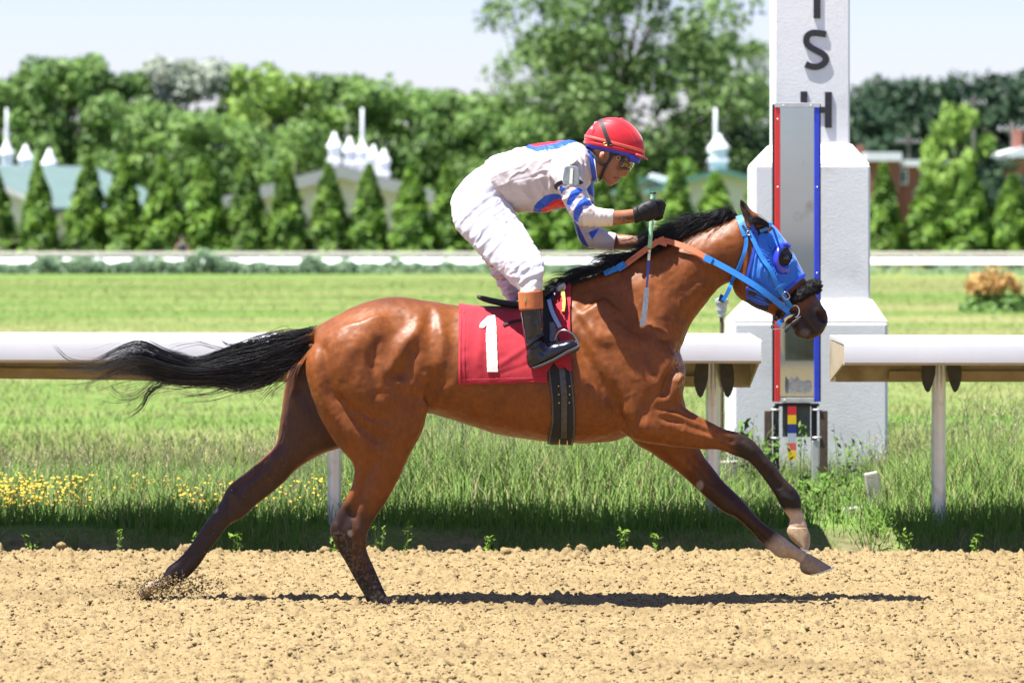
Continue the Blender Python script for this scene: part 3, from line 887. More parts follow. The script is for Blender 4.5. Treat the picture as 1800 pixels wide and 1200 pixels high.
# --- clipped conifer hedge trees, one by one
M_conifer = leaf_mat("arborvitae", None, None, tr=.3, var=.16)
def conifer(seed, h=5.4, w=2.6):
    r = np.random.default_rng(seed); n = 5200
    t = r.random(n)**.75                       # 0 base .. 1 tip
    z = h*(.02+.98*t); lump = .12*np.sin(z*3.1+seed)
    ang = r.uniform(0, 2*np.pi, n)
    rad = (w/2)*(1-t)**.76*(1+.16*np.sin(ang*5+z*2.3+seed)+.13*np.sin(ang*3-z*4)+.10*r.normal(0, 1, n))*np.clip(.75+t*4, 0, 1)
    rad = rad*(1-.35*r.random(n)**2.5)+.03
    P = np.stack([rad*np.cos(ang), rad*np.sin(ang), z], 1)
    d = np.stack([np.cos(ang), np.sin(ang), np.full(n, .9)], 1)
    V, F = leaf_cards(P, r.uniform(.7, 1.3, n)*.17, d*1.1, seed, aspect=2.0)
    nv = vnoise3(P, 2.2, seed); tt = np.clip(.45+.6*nv+r.normal(0, .2, n), 0, 1)[:, None]
    C = np.repeat(np.array([[.056, .140, .016]])*(1-tt)+np.array([[.215, .370, .045]])*tt, 4, 0)
    me = mesh_from("conifer crown", V, F, smooth=False); me.materials.append(M_conifer)
    at = me.color_attributes.new("Col", 'FLOAT_COLOR', 'POINT'); C4 = np.ones((len(C), 4), np.float32); C4[:, :3] = C; at.data.foreach_set("color", C4.ravel())
    tv, tf = tube([(0, 0, -.3), (0, 0, h*.5), (0, 0, h*.9)], [.13, .08, .02], 8)
    tm = mesh_from("conifer trunk", tv, tf); tm.materials.append(M_bark)
    return me, tm
CD = [conifer(300+i) for i in range(5)]
hedge = [(-8,300),(70,288),(150,275),(217,274),(287,279),(362,273),(437,281),(505,284),(580,289),(648,290),(722,284),(790,291),(862,288),(934,286),(1002,292),(1050,298),(1105,297),(1188,283),(1262,304),(1330,296),(1400,292),(1478,296),(1556,288),(1628,309),(1702,294),(1780,308),(1852,300)]
where = ["cut by the left edge of the photo", "in front of the left barn's second cupola", "right of the left barn's last cupola", "third to the right of the left barn's cupolas", "left of the far walker's head", "right of the far walker's head",
 "at the left eave of the middle barn", "before the left slope of the middle barn", "under the left cupola of the middle barn", "under the spire of the middle barn", "right of the middle barn's last cupola", "left of the rider's hip", "behind the rider's waist", "below the rider's chest",
 "behind the rider's upper arm", "behind the rider's elbow", "below the rider's chin", "behind the whip hand", "below the right barn's cupola", "hidden partly by the tower's left shoulder", "behind the mirror", "behind the tower's right shoulder",
 "just right of the finish tower", "small one second right of the tower", "below the light green young tree", "above the orange shrub", "cut by the right edge of the photo"]
r_ = np.random.default_rng(5)
for i, ((px_, top), wh) in enumerate(zip(hedge, where)):
    y = 176 + r_.uniform(-.5, .5); h = FZ(top, y)-.1
    t = tree("conifer", CD[i % 5], M_conifer, (FX(px_, y), y, .1), "cone shaped hedge conifer "+wh, 1.0, r_.uniform(0, 6.28), "row of hedge conifers behind the far rail", "conifer")
    w_ = r_.uniform(.88, 1.12)
    t.scale = (w_, w_, h/5.4); t.rotation_euler[0] = r_.normal(0, .02); t.rotation_euler[1] = r_.normal(0, .025)

# --- barns with white cupolas
M_wall = mat("cream barn wall", (.62, .56, .47), rough=.85, noise=(.6, .08))
M_teal = mat("pale green metal roof", (.10, .155, .14), rough=.6, noise=(.8, .1))
M_dteal = mat("green rake trim", (.10, .23, .19), rough=.5, noise=(.8, .1))
M_grey = mat("grey gable trim", (.34, .335, .34), rough=.7, noise=(.8, .08))
M_cup = mat("white cupola paint", (.78, .80, .83), rough=.5, noise=(1.5, .04))
def cupola(root, px_, top, bottom, y, w, spire=None):
    x = FX(px_, y); s = (CAM_D+y)/(SC*CAM_D)
    zt_, zb_ = FZ(top, y), FZ(bottom, y); hw = w*s/2; H = zt_-zb_
    zr = zt_-H*.42
    c = MB().box((x-hw*.82, y-hw*.82, zb_), (x+hw*.82, y+hw*.82, zr)).build("cupola", M_cup, root)
    prof = [(hw*1.22, zr), (hw*1.25, zr+H*.05), (hw*1.02, zr+H*.10), (hw*.70, zr+H*.20), (hw*.42, zr+H*.32), (hw*.2, zr+H*.40), (hw*.05, zt_)]
    if spire:
        zs = FZ(spire, y); prof = prof[:-2] + [(hw*.30, zr+H*.42), (hw*.27, zr+H*.55), (hw*.22, zs-.05), (hw*.08, zs)]
    MB().lathe(prof, (x, y), 8, ang=math.pi/8).build("cupola_roof", M_cup, c, smooth=True, sharp=60)
    zm = zb_+(zr-zb_)*.38
    MB().box((x-hw*1.06, y-hw*1.06, zm), (x+hw*1.06, y+hw*1.06, zm+H*.09)).build("cupola_band", M_cup, c, bevel=.03)
    for k in (-1, 0, 1):
        MB().box((x+k*hw*.48-hw*.17, y-hw*.82-.03, zm+H*.13), (x+k*hw*.48+hw*.17, y-hw*.82-.006, zr-H*.03)).build("louvre", M_cup, c)

def barn(name, label, apex, left, right, y, depth, trim, roofm, trim_px, rot=0.0):
    ax, az = FX(apex[0], y), FZ(apex[1], y); lx, lz = FX(left[0], y), FZ(left[1], y); rx, rz = FX(right[0], y), FZ(right[1], y)
    root = empty(name, (ax, y, .1), label, "barn")
    th = trim_px*(CAM_D+y)/(SC*CAM_D)
    R = ((ax, y, 0), rot)
    MB().prism([(lx+.4, 0), (rx-.4, 0), (rx-.4, rz-th*.5), (ax, az-th*.6), (lx+.4, lz-th*.5)], y+.35, y+depth).build("wall", M_wall, root, rot=R)
    for (ex, ez, nm) in ((lx, lz, "roof_slope"), (rx, rz, "roof_slope")):
        pl = [(ax, az), (ex, ez), (ex, ez-.28), (ax, az-.28)]
        MB().prism(pl, y-.3, y+depth+.4).build(nm, roofm, root, rot=R)
    MB().prism([(lx, lz-.02), (ax, az-.02), (rx, rz-.02), (rx, rz-th), (ax, az-th), (lx, lz-th)], y-.36, y-.31).build("rake_board", trim, root, rot=R)
    return root
b1 = barn("barn", "green roofed barn at the left edge with three white cupolas", (-70, 288), (-300, 366), (160, 366), 206, 11, M_grey, M_teal, 10, rot=-.62)
cupola(b1, 12, 244, 312, 214, 22, spire=190)
cupola(b1, 45, 254, 320, 214, 24); cupola(b1, 87, 261, 330, 214, 24)
b2 = barn("barn", "cream barn with grey gable and five clustered white cupolas", (598, 290), (392, 346), (800, 346), 206, 30, M_grey, M_grey, 22)
for a in ((588, 232, 300, 210, 24, None), (615, 240, 305, 211, 22, None), (637, 246, 300, 213, 24, 190), (657, 254, 312, 210.5, 20, None), (675, 261, 322, 208.5, 22, None)):
    cupola(b2, a[0], a[1], a[2], a[3], a[4], spire=a[5])
b3 = barn("barn", "cream barn with green rake boards left of the finish tower", (1268, 296), (1140, 332), (1420, 336), 206, 30, M_dteal, M_dteal, 9)
cupola(b3, 1263, 236, 300, 208.5, 34); cupola(b3, 1258, 246, 296, 212, 26, spire=190)
b4 = barn("barn", "low barn end with pale skylight roof behind the whip hand", (1148, 306), (1080, 334), (1182, 328), 214, 20, M_dteal, M_teal, 6)
pl = [(FX(1138, 213.2), FZ(312, 213.2)), (FX(1146, 213.2), FZ(305, 213.2)), (FX(1176, 213.2), FZ(314, 213.2)), (FX(1175, 213.2), FZ(324, 213.2)), (FX(1158, 213.2), FZ(320, 213.2))]
MB().prism(pl, 213.1, 213.3).build("skylight", M_cup, b4, bevel=.05)

# --- brick houses, poles
M_brick = mat("red brick wall", (.26, .105, .07), rough=.9, noise=(2, .15), bump=(9, .3, .02))
M_pane = mat("window glass", (.10, .13, .17), rough=.1, spec=.8)
yh = 262
hs = empty("brick_house", (FX(1590, yh), yh, .1), "low brick house with white fascia right of the finish tower", "house")
def hb(name, x0, x1, y0, y1, a, b, m, par): return MB().box((FX(x0, yh), yh+a, FZ(y1, yh)), (FX(x1, yh), yh+b, FZ(y0, yh))).build(name, m, par)
hb("wall", 1528, 1582, 283, 470, 0, 8, M_brick, hs); hb("fascia", 1521, 1584, 268, 283, -.6, 8.4, M_cup, hs)
hb("wing_wall", 1583, 1668, 292, 470, 1, 8, M_brick, hs); hb("wing_fascia", 1583, 1674, 281, 292, .5, 8.4, M_cup, hs)
for x0, x1 in ((1578.5+1, 1594), (1618, 1640)):
    wdw = hb("window", x0+3, x1+4, 297, 324, .86, .99, M_cup, hs); hb("pane", x0+6, x1+1, 300, 321, .80, .855, M_pane, wdw)
hb("chimney", 1512, 1524, 254, 300, 3, 4.2, M_brick, hs)
h2 = empty("brick_house", (FX(1800, yh), yh+4, .1), "orange brick gable with white roof edge cut by the right edge", "house")
yh = 240
hb("wall", 1783, 1900, 283, 470, 0, 8, mat("orange brick wall", (.40, .16, .09), rough=.9, noise=(2, .15)), h2)
MB().prism([(FX(1738, yh), FZ(276, yh)), (FX(1800, yh), FZ(258, yh)), (FX(1900, yh), FZ(262, yh)), (FX(1900, yh), FZ(278, yh)), (FX(1790, yh), FZ(276, yh)), (FX(1740, yh), FZ(282, yh))], yh-.6, yh+8.5).build("roof", M_cup, h2)
hb("chimney", 1790, 1804, 226, 262, 2, 3, M_brick, h2)
M_util = mat("grey timber pole", (.20, .185, .17), rough=.85, noise=(2, .2))
for (px_, top, y, lab) in ((1779, 214, 250, "grey utility pole with crossarm near the right edge"), (1597, 236, 285, "short utility pole behind the low brick house"), (1712, 168, 290, "tall thin utility pole among the dark trees at right")):
    x = FX(px_, y); root = empty("utility_pole", (x, y, .1), lab, "pole", "utility poles behind the brick houses")
    MB().tube([(x, y, 0), (x, y, FZ(top, y))], [.17, .12], 8).build("pole", M_util, root, smooth=True)
    z = FZ(top+16, y); MB().box((x-1.0, y-.2, z), (x+1.0, y-.08, z+.14)).build("crossarm", M_util, root)
    for k in (-.85, -.45, .45, .85): MB().lathe([(.05, z+.14), (.06, z+.22), (.03, z+.3)], (x+k, y-.14), 8).build("insulator", M_cup, root)

# --- far running rail, seen over the turf
yr = 155
xa, xb = FX(-120, yr), FX(1950, yr)
fr = empty("far_rail", (0, yr, .1), "long white running rail at the far side of the infield turf", "rail")
M_cream = mat("cream top rail", (.66, .61, .50), rough=.6, noise=(.5, .06))
MB().box((xa, yr+.12, FZ(450, yr)), (xb, yr+.25, FZ(443, yr))).build("top_rail", M_cream, fr, bevel=.03)
mb = MB(); zb0, zb1 = FZ(463, yr), FZ(454, yr)
mb.add([(xa, yr-.12, zb0), (xb, yr-.12, zb0), (xb, yr+.10, zb1), (xa, yr+.10, zb1), (xa, yr-.06, zb0-.03), (xb, yr-.06, zb0-.03), (xb, yr+.16, zb1-.03), (xa, yr+.16, zb1-.03)], [(0,1,2,3), (7,6,5,4), (0,4,5,1), (3,2,6,7), (0,3,7,4), (1,5,6,2)])
mb.build("white_board", M_cup, fr)
x = xa
while x < xb:
    MB().box((x, yr+.13, 0), (x+.09, yr+.22, FZ(449, yr))).build("post", M_cup, fr); x += 2.4
# sage coloured weeds along it: one uncountable strip
r_ = np.random.default_rng(15)
n = 42000
X = r_.uniform(FX(-100, 152), FX(1900, 152), n)
den = fbm2(X*.16, X*0, 80, 4)*.5+.5
keep = r_.random(n) < np.clip(den*1.2-.05, .10, 1)*np.interp(X, [FX(0, 152), FX(250, 152), FX(560, 152), FX(640, 152)], [.7, 1, .9, .30]); X = X[keep]; den = den[keep]; n = len(X)
hgt = (.10+1.0*np.clip(den*.9+.45*fbm2(X*.9, X*0, 81, 3), 0, 1)**1.5)
Zq = .1+hgt*r_.random(n)**.8*1.0
P = np.stack([X, 152+r_.uniform(-1.3, 1.3, n), Zq], 1)
V, F = leaf_cards(P, r_.uniform(.08, .17, n), np.array([0, -.3, .6])*np.ones((n, 3)), 6, aspect=2.2)
tt = np.clip(r_.normal(.5, .3, n), 0, 1)[:, None]
C = np.repeat(np.array([[.085, .165, .080]])*(1-tt)+np.array([[.20, .30, .165]])*tt, 4, 0)
wd_ = obj("weeds", V, F, mat("sage weeds", None or (.1, .2, .1), rough=.7, attr="Col", trans=.3, upn=.4), smooth=False); set_col(wd_, C)
tag(wd_, "sage green weeds growing along the far rail", "weeds", kind="stuff")

# --- walker far behind the rail
def small_person():
    y = 160.; s = (CAM_D+y)/(SC*CAM_D); x = FX(320, y)
    z0 = .1; h = 1.62
    skin = mat("walker skin", (.36, .20, .13), rough=.6); sh = mat("dark grey vest", (.055, .065, .075), rough=.8, noise=(9, .1)); hair_ = mat("dark hair", (.02, .016, .014), rough=.6); sho = mat("dark shorts", (.04, .04, .06), rough=.8)
    Vs, Fs = [], []
    def cap(pts, rad): return tube(crom(pts, 4), np.interp(np.linspace(0, 1, (len(pts)-1)*4+1), np.linspace(0, 1, len(rad)), rad), 12)
    ps = [cap([(x-.10, y, z0), (x-.10, y-.02, z0+.45), (x-.09, y, z0+.85)], [.05, .06, .09]), cap([(x+.10, y, z0), (x+.10, y-.02, z0+.45), (x+.09, y, z0+.85)], [.05, .06, .09]),
          cap([(x, y, z0+.78), (x, y, z0+1.05), (x, y, z0+1.28), (x, y, z0+1.36), (x, y, z0+1.44)], [.16, .15, .17, .10, .055]),
          cap([(x-.2, y, z0+1.30), (x-.27, y-.03, z0+1.05), (x-.28, y-.10, z0+.82)], [.06, .05, .04]), cap([(x+.2, y, z0+1.30), (x+.29, y-.03, z0+1.05), (x+.30, y-.10, z0+.82)], [.06, .05, .04]),
          cap([(x, y, z0+1.40), (x, y-.01, z0+1.5), (x, y-.02, z0+1.58), (x, y-.02, z0+1.64)], [.05, .09, .095, .05])]
    V, F = remesh(*merge(ps), .03); V = smooth_v(V, F, 2, .5, 0)
    o = obj("person", V, F, skin, origin=(x, y, z0)); tag(o, "tiny far walker in a dark grey vest behind the far rail", "person")
    V, F = cap([(x, y, z0+.76), (x, y, z0+1.05), (x, y, z0+1.28), (x, y, z0+1.36)], [.185, .175, .20, .13]); obj("vest", V, F, sh, o)
    V, F = cap([(x, y, z0+.55), (x, y, z0+.70), (x, y, z0+.85)], [.21, .20, .185]); obj("shorts", V, F, sho, o)
    V, F = cap([(x, y+.01, z0+1.53), (x, y, z0+1.62), (x, y, z0+1.68)], [.10, .105, .05]); obj("hair", V, F, hair_, o)
small_person()

# --- browning shrub on the turf at the right
ys_ = 68.; sx = FX(1748, ys_)
r_ = np.random.default_rng(23)
sroot = empty("shrub", (sx, ys_, .1), "low rounded shrub, orange brown on top and green below, on the turf at right", "shrub")
def shr(name, n, f, cols, leaf, seed):
    P = f(n); V, F = leaf_cards(P, np.random.default_rng(seed).uniform(.6, 1.3, n)*leaf, np.array([0, 0, .6])*np.ones((n, 3)), seed, aspect=1.8)
    t = np.clip(np.random.default_rng(seed+1).normal(.5, .3, n), 0, 1)[:, None]
    o = obj(name, V, F, mat(name+" leaves", (.1, .1, .1), rough=.7, attr="Col", trans=.3, upn=.4), sroot, smooth=False)
    set_col(o, np.repeat(np.array([cols[0]])*(1-t)+np.array([cols[1]])*t, 4, 0))
def dead(n):
    a = r_.uniform(0, 2*np.pi, n); q = .62*np.sqrt(r_.random(n)); z = .45+.55*r_.random(n)*(1-(q/.8)**2)*(1+.25*np.sin(a*5))
    return np.stack([sx-.02+q*np.cos(a), ys_+q*np.sin(a), .1+z], 1)
def live(n):
    a = r_.uniform(0, 2*np.pi, n); q = .85*np.sqrt(r_.random(n)); z = .55*r_.random(n)*(1-(q/1.0)**2)*(1+.3*np.sin(a*4))
    return np.stack([sx+.05+q*np.cos(a), ys_-.1+q*np.sin(a), .1+z], 1)
shr("dead_foliage", 1500, dead, [(.36, .20, .055), (.60, .38, .12)], .075, 3)
shr("green_foliage", 1500, live, [(.07, .16, .03), (.18, .32, .06)], .08, 4)
mb = MB()
for k in range(9):
    a = k*.7; mb.tube([(sx, ys_, .05), (sx+.25*math.cos(a), ys_+.25*math.sin(a), .5), (sx+.4*math.cos(a), ys_+.4*math.sin(a), .95)], [.02, .012, .005], 5)
mb.build("stem", M_bark, sroot)
# ================================================================ the horse
M_coat = mat("bay coat", (0.3, 0.1, 0.03), rough=0.43, spec=0.24, attr="Col", noise=(9.0, 0.10), sheen=0.0,
             bump=[(300.0, 0.16, 0.002), (75.0, 0.14, 0.0035), (30.0, 0.10, 0.005)], rvar=(55.0, .36, .56), grain=(46.0, .17, (1.0, 1.0, .35)))
M_hair = mat("black hair", (0.008, 0.007, 0.0075), rough=0.38, spec=0.55, noise=(30, 0.3))
M_hoof = mat("horn hoof", (0.29, 0.195, 0.11), rough=0.5, noise=(60, 0.3), bump=(160, 0.3, 0.003), ramp2=((0.09, 0.065, 0.045), 9.0, 0.54, 0.66))
M_hoof_dark = mat("dark hoof", (0.05, 0.045, 0.04), rough=0.5, noise=(60, 0.3))
M_steel = mat("bright steel", (0.62, 0.63, 0.65), rough=0.22, metal=1.0, noise=(40, 0.1))
M_eye = mat("dark wet eye", (0.010, 0.006, 0.005), rough=0.06, spec=0.8)

barrel = [
 (556,574, 550,634, .09, 0), (588,556, 572,680, .16, 0), (620,540, 610,694, .21, 0), (660,526, 660,700, .245, 0, .10),
 (705,522, 705,712, .262, 0, .12), (750,528, 748,724, .262, 0, .10), (805,537, 800,739, .262, 0, .08), (860,543, 852,757, .272, 0, .05),
 (920,541, 910,769, .278, 0, .10), (980,510, 970,776, .272, 0, .30), (1020,492, 1030,779, .258, 0, .40), (1080,510, 1085,773, .240, 0, .30),
 (1140,562, 1132,752, .215, 0, .1), (1185,604, 1180,728, .165, 0), (1203,640, 1200,695, .085, 0)]
neck = [
 (1000,497, 1075,700, .19, 0, .45), (1045,482, 1150,688, .18, 0, .42), (1095,462, 1196,612, .150, 0, .35), (1140,443, 1214,570, .125, 0, .3),
 (1185,424, 1239,537, .110, 0, .25), (1228,405, 1263,508, .100, 0, .2), (1265,392, 1286,494, .094, 0, .15), (1298,381, 1306,484, .085, 0, .1),
 (1320,384, 1330,470, .065, 0)]
head = [
 (1314,374, 1292,425, .055, 0), (1338,384, 1284,472, .082, 0), (1360,401, 1288,508, .098, 0), (1377,422, 1304,527, .106, 0),
 (1392,448, 1328,540, .100, 0, -.05), (1407,476, 1350,551, .080, 0), (1422,500, 1374,564, .066, 0), (1437,523, 1393,578, .060, 0),
 (1450,545, 1401,592, .064, 0), (1456,562, 1418,597, .058, 0), (1448,581, 1432,594, .034, 0)]
def ear_l(y):
    return [(1348,398, 1314,404, .030, y), (1338,383, 1309,388, .030, y), (1322,370, 1303,371, .022, y*1.05), (1311,357, 1300,359, .012, y*1.05), (1303,348, 1300,350, .004, y*1.05)]
hind_near = [
 (690,548, 566,584, .09, -.12), (722,590, 541,620, .125, -.135), (742,640, 537,652, .132, -.145), (750,690, 545,690, .122, -.15),
 (751,725, 558,724, .112, -.152), (744,757, 577,760, .098, -.152), (728,788, 601,792, .082, -.15), (714,815, 621,817, .070, -.148),
 (698,848, 620,848, .060, -.145), (679,883, 605,880, .050, -.14), (659,911, 588,908, .043, -.138), (648,934, 580,929, .044, -.136),
 (644,957, 588,955, .042, -.134), (648,975, 600,976, .037, -.132), (656,992, 611,994, .032, -.13), (667,1018, 625,1020, .029, -.13),
 (678,1042, 639,1044, .029, -.13), (690,1061, 650,1066, .034, -.13), (708,1072, 676,1086, .034, -.13), (722,1084, 700,1100, .03, -.13)]
hind_far = [
 (700,560, 562,590, .09, .12), (722,640, 512,640, .12, .14), (720,715, 499,690, .12, .148), (660,765, 491,740, .105, .15),
 (606,785, 484,779, .085, .15), (560,801, 462,804, .070, .15), (525,823, 434,828, .058, .148), (501,847, 409,846, .050, .145),
 (478,867, 396,861, .046, .143), (450,888, 388,880, .043, .14), (428,909, 378,896, .040, .138), (405,921, 366,912, .036, .137),
 (387,943, 351,932, .031, .136), (369,966, 331,962, .028, .136), (353,990, 311,983, .030, .136), (337,1008, 294,997, .034, .136),
 (318,1024, 284,1016, .029, .136), (296,1033, 272,1022, .028, .136), (276,1037, 258,1022, .033, .136)]
shoulder = [
 (1062,522, 1004,560, .05, -.13), (1105,556, 1018,624, .085, -.145), (1172,606, 1040,690, .105, -.15), (1203,660, 1072,738, .108, -.15), (1198,704, 1100,766, .10, -.15)]
fore_near = [
 (1150,640, 1062,720, .09, -.15), (1192,700, 1090,758, .098, -.155), (1204,715, 1118,774, .090, -.16), (1224,728, 1150,781, .076, -.162), (1248,740, 1192,786, .060, -.16),
 (1273,752, 1232,790, .049, -.158), (1297,759, 1262,791, .043, -.155), (1317,769, 1290,800, .043, -.152), (1334,784, 1311,808, .042, -.15),
 (1346,799, 1324,819, .038, -.148), (1362,818, 1336,833, .031, -.146), (1383,844, 1351,853, .029, -.144), (1400,861, 1363,871, .034, -.142),
 (1408,878, 1371,887, .034, -.141), (1409,894, 1380,900, .028, -.14), (1413,908, 1388,912, .026, -.14), (1418,922, 1386,923, .030, -.14), (1420,930, 1384,932, .028, -.14)]
fore_far = [
 (1196,660, 1090,740, .10, .14), (1212,740, 1112,775, .088, .145), (1233,793, 1150,800, .070, .148), (1249,815, 1190,829, .056, .148),
 (1271,844, 1222,857, .047, .146), (1291,864, 1248,881, .043, .144), (1310,884, 1272,900, .044, .142), (1326,903, 1293,910, .040, .14),
 (1341,918, 1315,929, .032, .14), (1358,931, 1335,949, .029, .14), (1374,941, 1352,966, .033, .14), (1388,952, 1370,980, .035, .14),
 (1402,962, 1390,981, .027, .14), (1416,969, 1404,988, .030, .14), (1420,973, 1408,993, .029, .14)]

parts = [loft(barrel, 6, 40), loft(neck, 6, 36), loft(head, 6, 36), loft(ear_l(-.065), 6, 16), loft(ear_l(.065), 6, 16),
         loft(hind_near, 5, 28), loft(hind_far, 5, 28), loft(shoulder, 6, 28), loft(fore_near, 5, 28), loft(fore_far, 5, 28)]
dock = [W(585,590), W(556,590), W(520,603), W(485,618)]
parts.append(tube(crom(dock, 4), np.linspace(.045, .016, 13), 12))
HV, HF = remesh(*merge(parts), 0.0068)
# soften the joins of trunk and limbs, keep the thin legs and the head crisp
px, py = to_px(HV)
wt = np.clip((900 - py)/60.0, 0.12, 1)*np.where(px > 1290, 0.25, 1.0)
HV = smooth_v(HV, HF, 22, 0.6, 0, weight=wt*0.55)
HV = smooth_v(HV, HF, 8, 0.5, -0.51)

strokes = [
 # --- quarter
 ([(568,612),(574,650),(584,690),(604,722),(632,748),(664,772)], 9, -.020),
 ([(556,640),(566,690),(588,735),(616,775)], 13, .012),
 ([(596,700),(622,720),(652,733),(684,738)], 7, -.013),
 ([(640,722),(668,752),(690,782),(694,800)], 7, -.010),
 ([(735,576),(716,602),(700,626),(686,650)], 10, .011),
 ([(708,566),(690,592),(676,616),(664,640)], 14, -.012),
 ([(730,618),(718,640),(704,660)], 14, -.018),
 ([(664,600),(652,630),(656,660),(664,690)], 8, -.009),
 ([(668,640),(674,676),(684,700)], 7, .010),
 ([(700,672),(722,676),(738,690),(742,712)], 9, .016),
 ([(600,600),(630,580),(660,570)], 22, .012),
 ([(620,655),(640,690)], 22, .010),
 ([(748,664),(742,720),(730,760)], 6, .008),
 ([(640,600),(600,640)], 14, .008),
 # --- loin and flank
 ([(768,548),(772,572),(780,604),(776,636)], 8, .006),
 ([(758,560),(756,600),(752,640),(758,680)], 12, -.014),
 ([(796,560),(800,600),(790,640)], 12, -.006),
 ([(752,722),(774,700),(796,678)], 8, .010),
 ([(766,664),(760,694)], 12, -.012),
 ([(838,700),(846,738)], 10, -.004), ([(878,700),(884,752)], 10, -.004), ([(920,690),(926,760)], 10, -.004), ([(1020,690),(1034,750)], 12, -.005),
 ([(858,700),(866,745)], 9, .004), ([(900,700),(908,755)], 9, .004), ([(1044,690),(1058,740)], 10, .005),
 # --- gaskin and hock
 ([(654,812),(640,846),(630,880),(622,905)], 7, -.016),
 ([(634,824),(624,858),(608,888)], 6, .006),
 ([(676,815),(668,850),(656,884)], 8, .007),
 ([(686,800),(700,780),(714,760)], 8, .007),
 ([(612,900),(600,930),(606,960)], 7, -.008), ([(628,930),(636,950)], 8, .008), ([(588,925),(594,940)], 6, .006),
 ([(620,980),(640,1020),(655,1050)], 4, -.008), ([(610,980),(630,1020),(646,1050)], 4, .004),
 # --- shoulder, chest, forearm
 ([(1012,600),(1038,640),(1066,684),(1086,720),(1104,756)], 10, -.020),
 ([(1036,590),(1064,634),(1090,676),(1108,720)], 13, .012),
 ([(1060,596),(1092,590),(1120,600)], 12, .010),
 ([(1142,596),(1160,592),(1184,604)], 9, .012),
 ([(1090,560),(1120,582),(1144,598),(1176,596)], 8, -.014),
 ([(1128,600),(1140,630),(1150,655)], 7, -.010),
 ([(1160,600),(1182,630),(1188,660)], 14, .012),
 ([(1188,645),(1176,665),(1168,690)], 7, -.026),
 ([(1196,660),(1190,690),(1200,708)], 6, .010),
 ([(1150,690),(1136,712),(1126,736)], 9, -.010),
 ([(1096,722),(1112,742),(1132,756)], 11, .012),
 ([(1120,730),(1140,752),(1166,764)], 9, .008),
 ([(1158,716),(1190,722),(1222,740),(1260,756)], 5, -.010),
 ([(1166,734),(1200,742),(1240,758),(1286,776)], 4.5, -.009),
 ([(1170,724),(1210,738),(1250,752)], 4, .006),
 ([(1176,750),(1216,762),(1250,774)], 5, .006),
 ([(1240,770),(1270,782),(1296,794)], 4, -.007),
 ([(1308,780),(1320,792)], 6, .006),
 ([(1330,812),(1352,838),(1370,856)], 4, -.008), ([(1346,812),(1370,842),(1390,862)], 4, .004),
 ([(1378,872),(1392,880)], 5, .006),
 # --- neck
 ([(1120,560),(1160,588),(1196,596)], 6, .006),
 ([(1196,520),(1214,500),(1240,486),(1262,484)], 10, -.008),
 ([(1120,500),(1160,480),(1200,462),(1250,440),(1290,420)], 18, .008),
 ([(1206,560),(1220,536),(1246,508)], 7, -.010),
 ([(1060,500),(1100,520),(1130,552)], 16, -.010),
 ([(1010,540),(1030,566),(1050,590)], 7, .008),
 # --- head
 ([(1296,470),(1304,500),(1324,524),(1346,538)], 6, .008),
 ([(1344,470),(1370,500),(1396,530)], 6, .008),
 ([(1336,500),(1360,520),(1384,546)], 7, -.010),
 ([(1366,432),(1374,452),(1388,462)], 6, .010),
 ([(1438,548),(1444,556),(1449,562)], 4.5, -.026),
 ([(1432,540),(1442,541),(1453,549)], 3, .007), ([(1431,548),(1434,560),(1442,568)], 3, .006),
 ([(1404,556),(1414,566),(1424,578),(1429,592)], 2.6, -.013),
 ([(1404,576),(1414,584),(1420,592)], 5, .007), ([(1432,578),(1440,584)], 6, .006),
 # ear hollow
 ([(1306,362),(1314,380),(1322,394)], 5, -.016),
]
HV = sculpt(HV, HF, [(a, b*1.15, c*1.05) for a, b, c in strokes if a[0][0] < 1290] + [s_ for s_ in strokes if s_[0][0][0] >= 1290])
veins = [([(1030,600),(1046,620),(1050,640),(1062,660),(1076,676),(1078,690)], 1.7, .0030), ([(1098,700),(1108,694),(1116,690)], 1.6, .0028), ([(1112,606),(1124,610),(1134,604)], 1.6, .0026),
 ([(1106,660),(1120,668),(1130,664)], 1.6, .0024), ([(1166,744),(1186,748),(1206,744),(1220,750)], 1.6, .0032), ([(1150,736),(1170,750),(1190,758),(1224,764)], 1.6, .0030), ([(1200,760),(1206,748),(1200,736)], 1.5, .0026),
 ([(660,770),(676,764),(690,772),(696,786)], 1.7, .0034), ([(688,780),(684,796),(694,802)], 1.6, .0030), ([(744,700),(738,722),(740,744)], 1.8, .0026), ([(632,860),(636,880),(630,900)], 1.7, .0026), ([(664,880),(672,872)], 1.6, .0026),
 ([(780,700),(830,716),(880,712),(930,722)], 2.0, .0022), ([(1020,740),(1050,748),(1080,744),(1100,756)], 1.8, .0026), ([(1226,500),(1240,508),(1246,520)], 1.8, .003), ([(1150,500),(1158,508),(1168,506)], 1.6, .002),
 ([(1330,505),(1346,514),(1362,528),(1376,538)], 1.8, .004), ([(1372,540),(1388,548)], 1.6, .003)]
HV = sculpt(HV, HF, veins)
far_strokes = [([(520,700),(540,740),(560,770)], 14, .010), ([(470,812),(440,838),(412,858)], 4.5, -.012), ([(470,830),(446,850),(424,876)], 5, .008),
 ([(410,868),(424,886)], 6, .008), ([(380,920),(345,965),(318,1000)], 4, -.007), ([(1190,800),(1230,836),(1270,874)], 7, .006), ([(1210,806),(1250,850)], 4, -.006),
 ([(1330,934),(1352,956)], 4, -.007), ([(1288,880),(1296,896)], 7, .007), ([(1376,960),(1392,968)], 6, .006)]
fm = (HV[:, 1] > 0.02)*1.0
HV = sculpt(HV, HF, [(a, b, c, 0) for a, b, c in far_strokes], mask=fm)
HV = smooth_v(HV, HF, 3, 0.5, 0, weight=np.where(to_px(HV)[0] > 1290, .15, 1.0))
HN = vnormals(HV, HF)
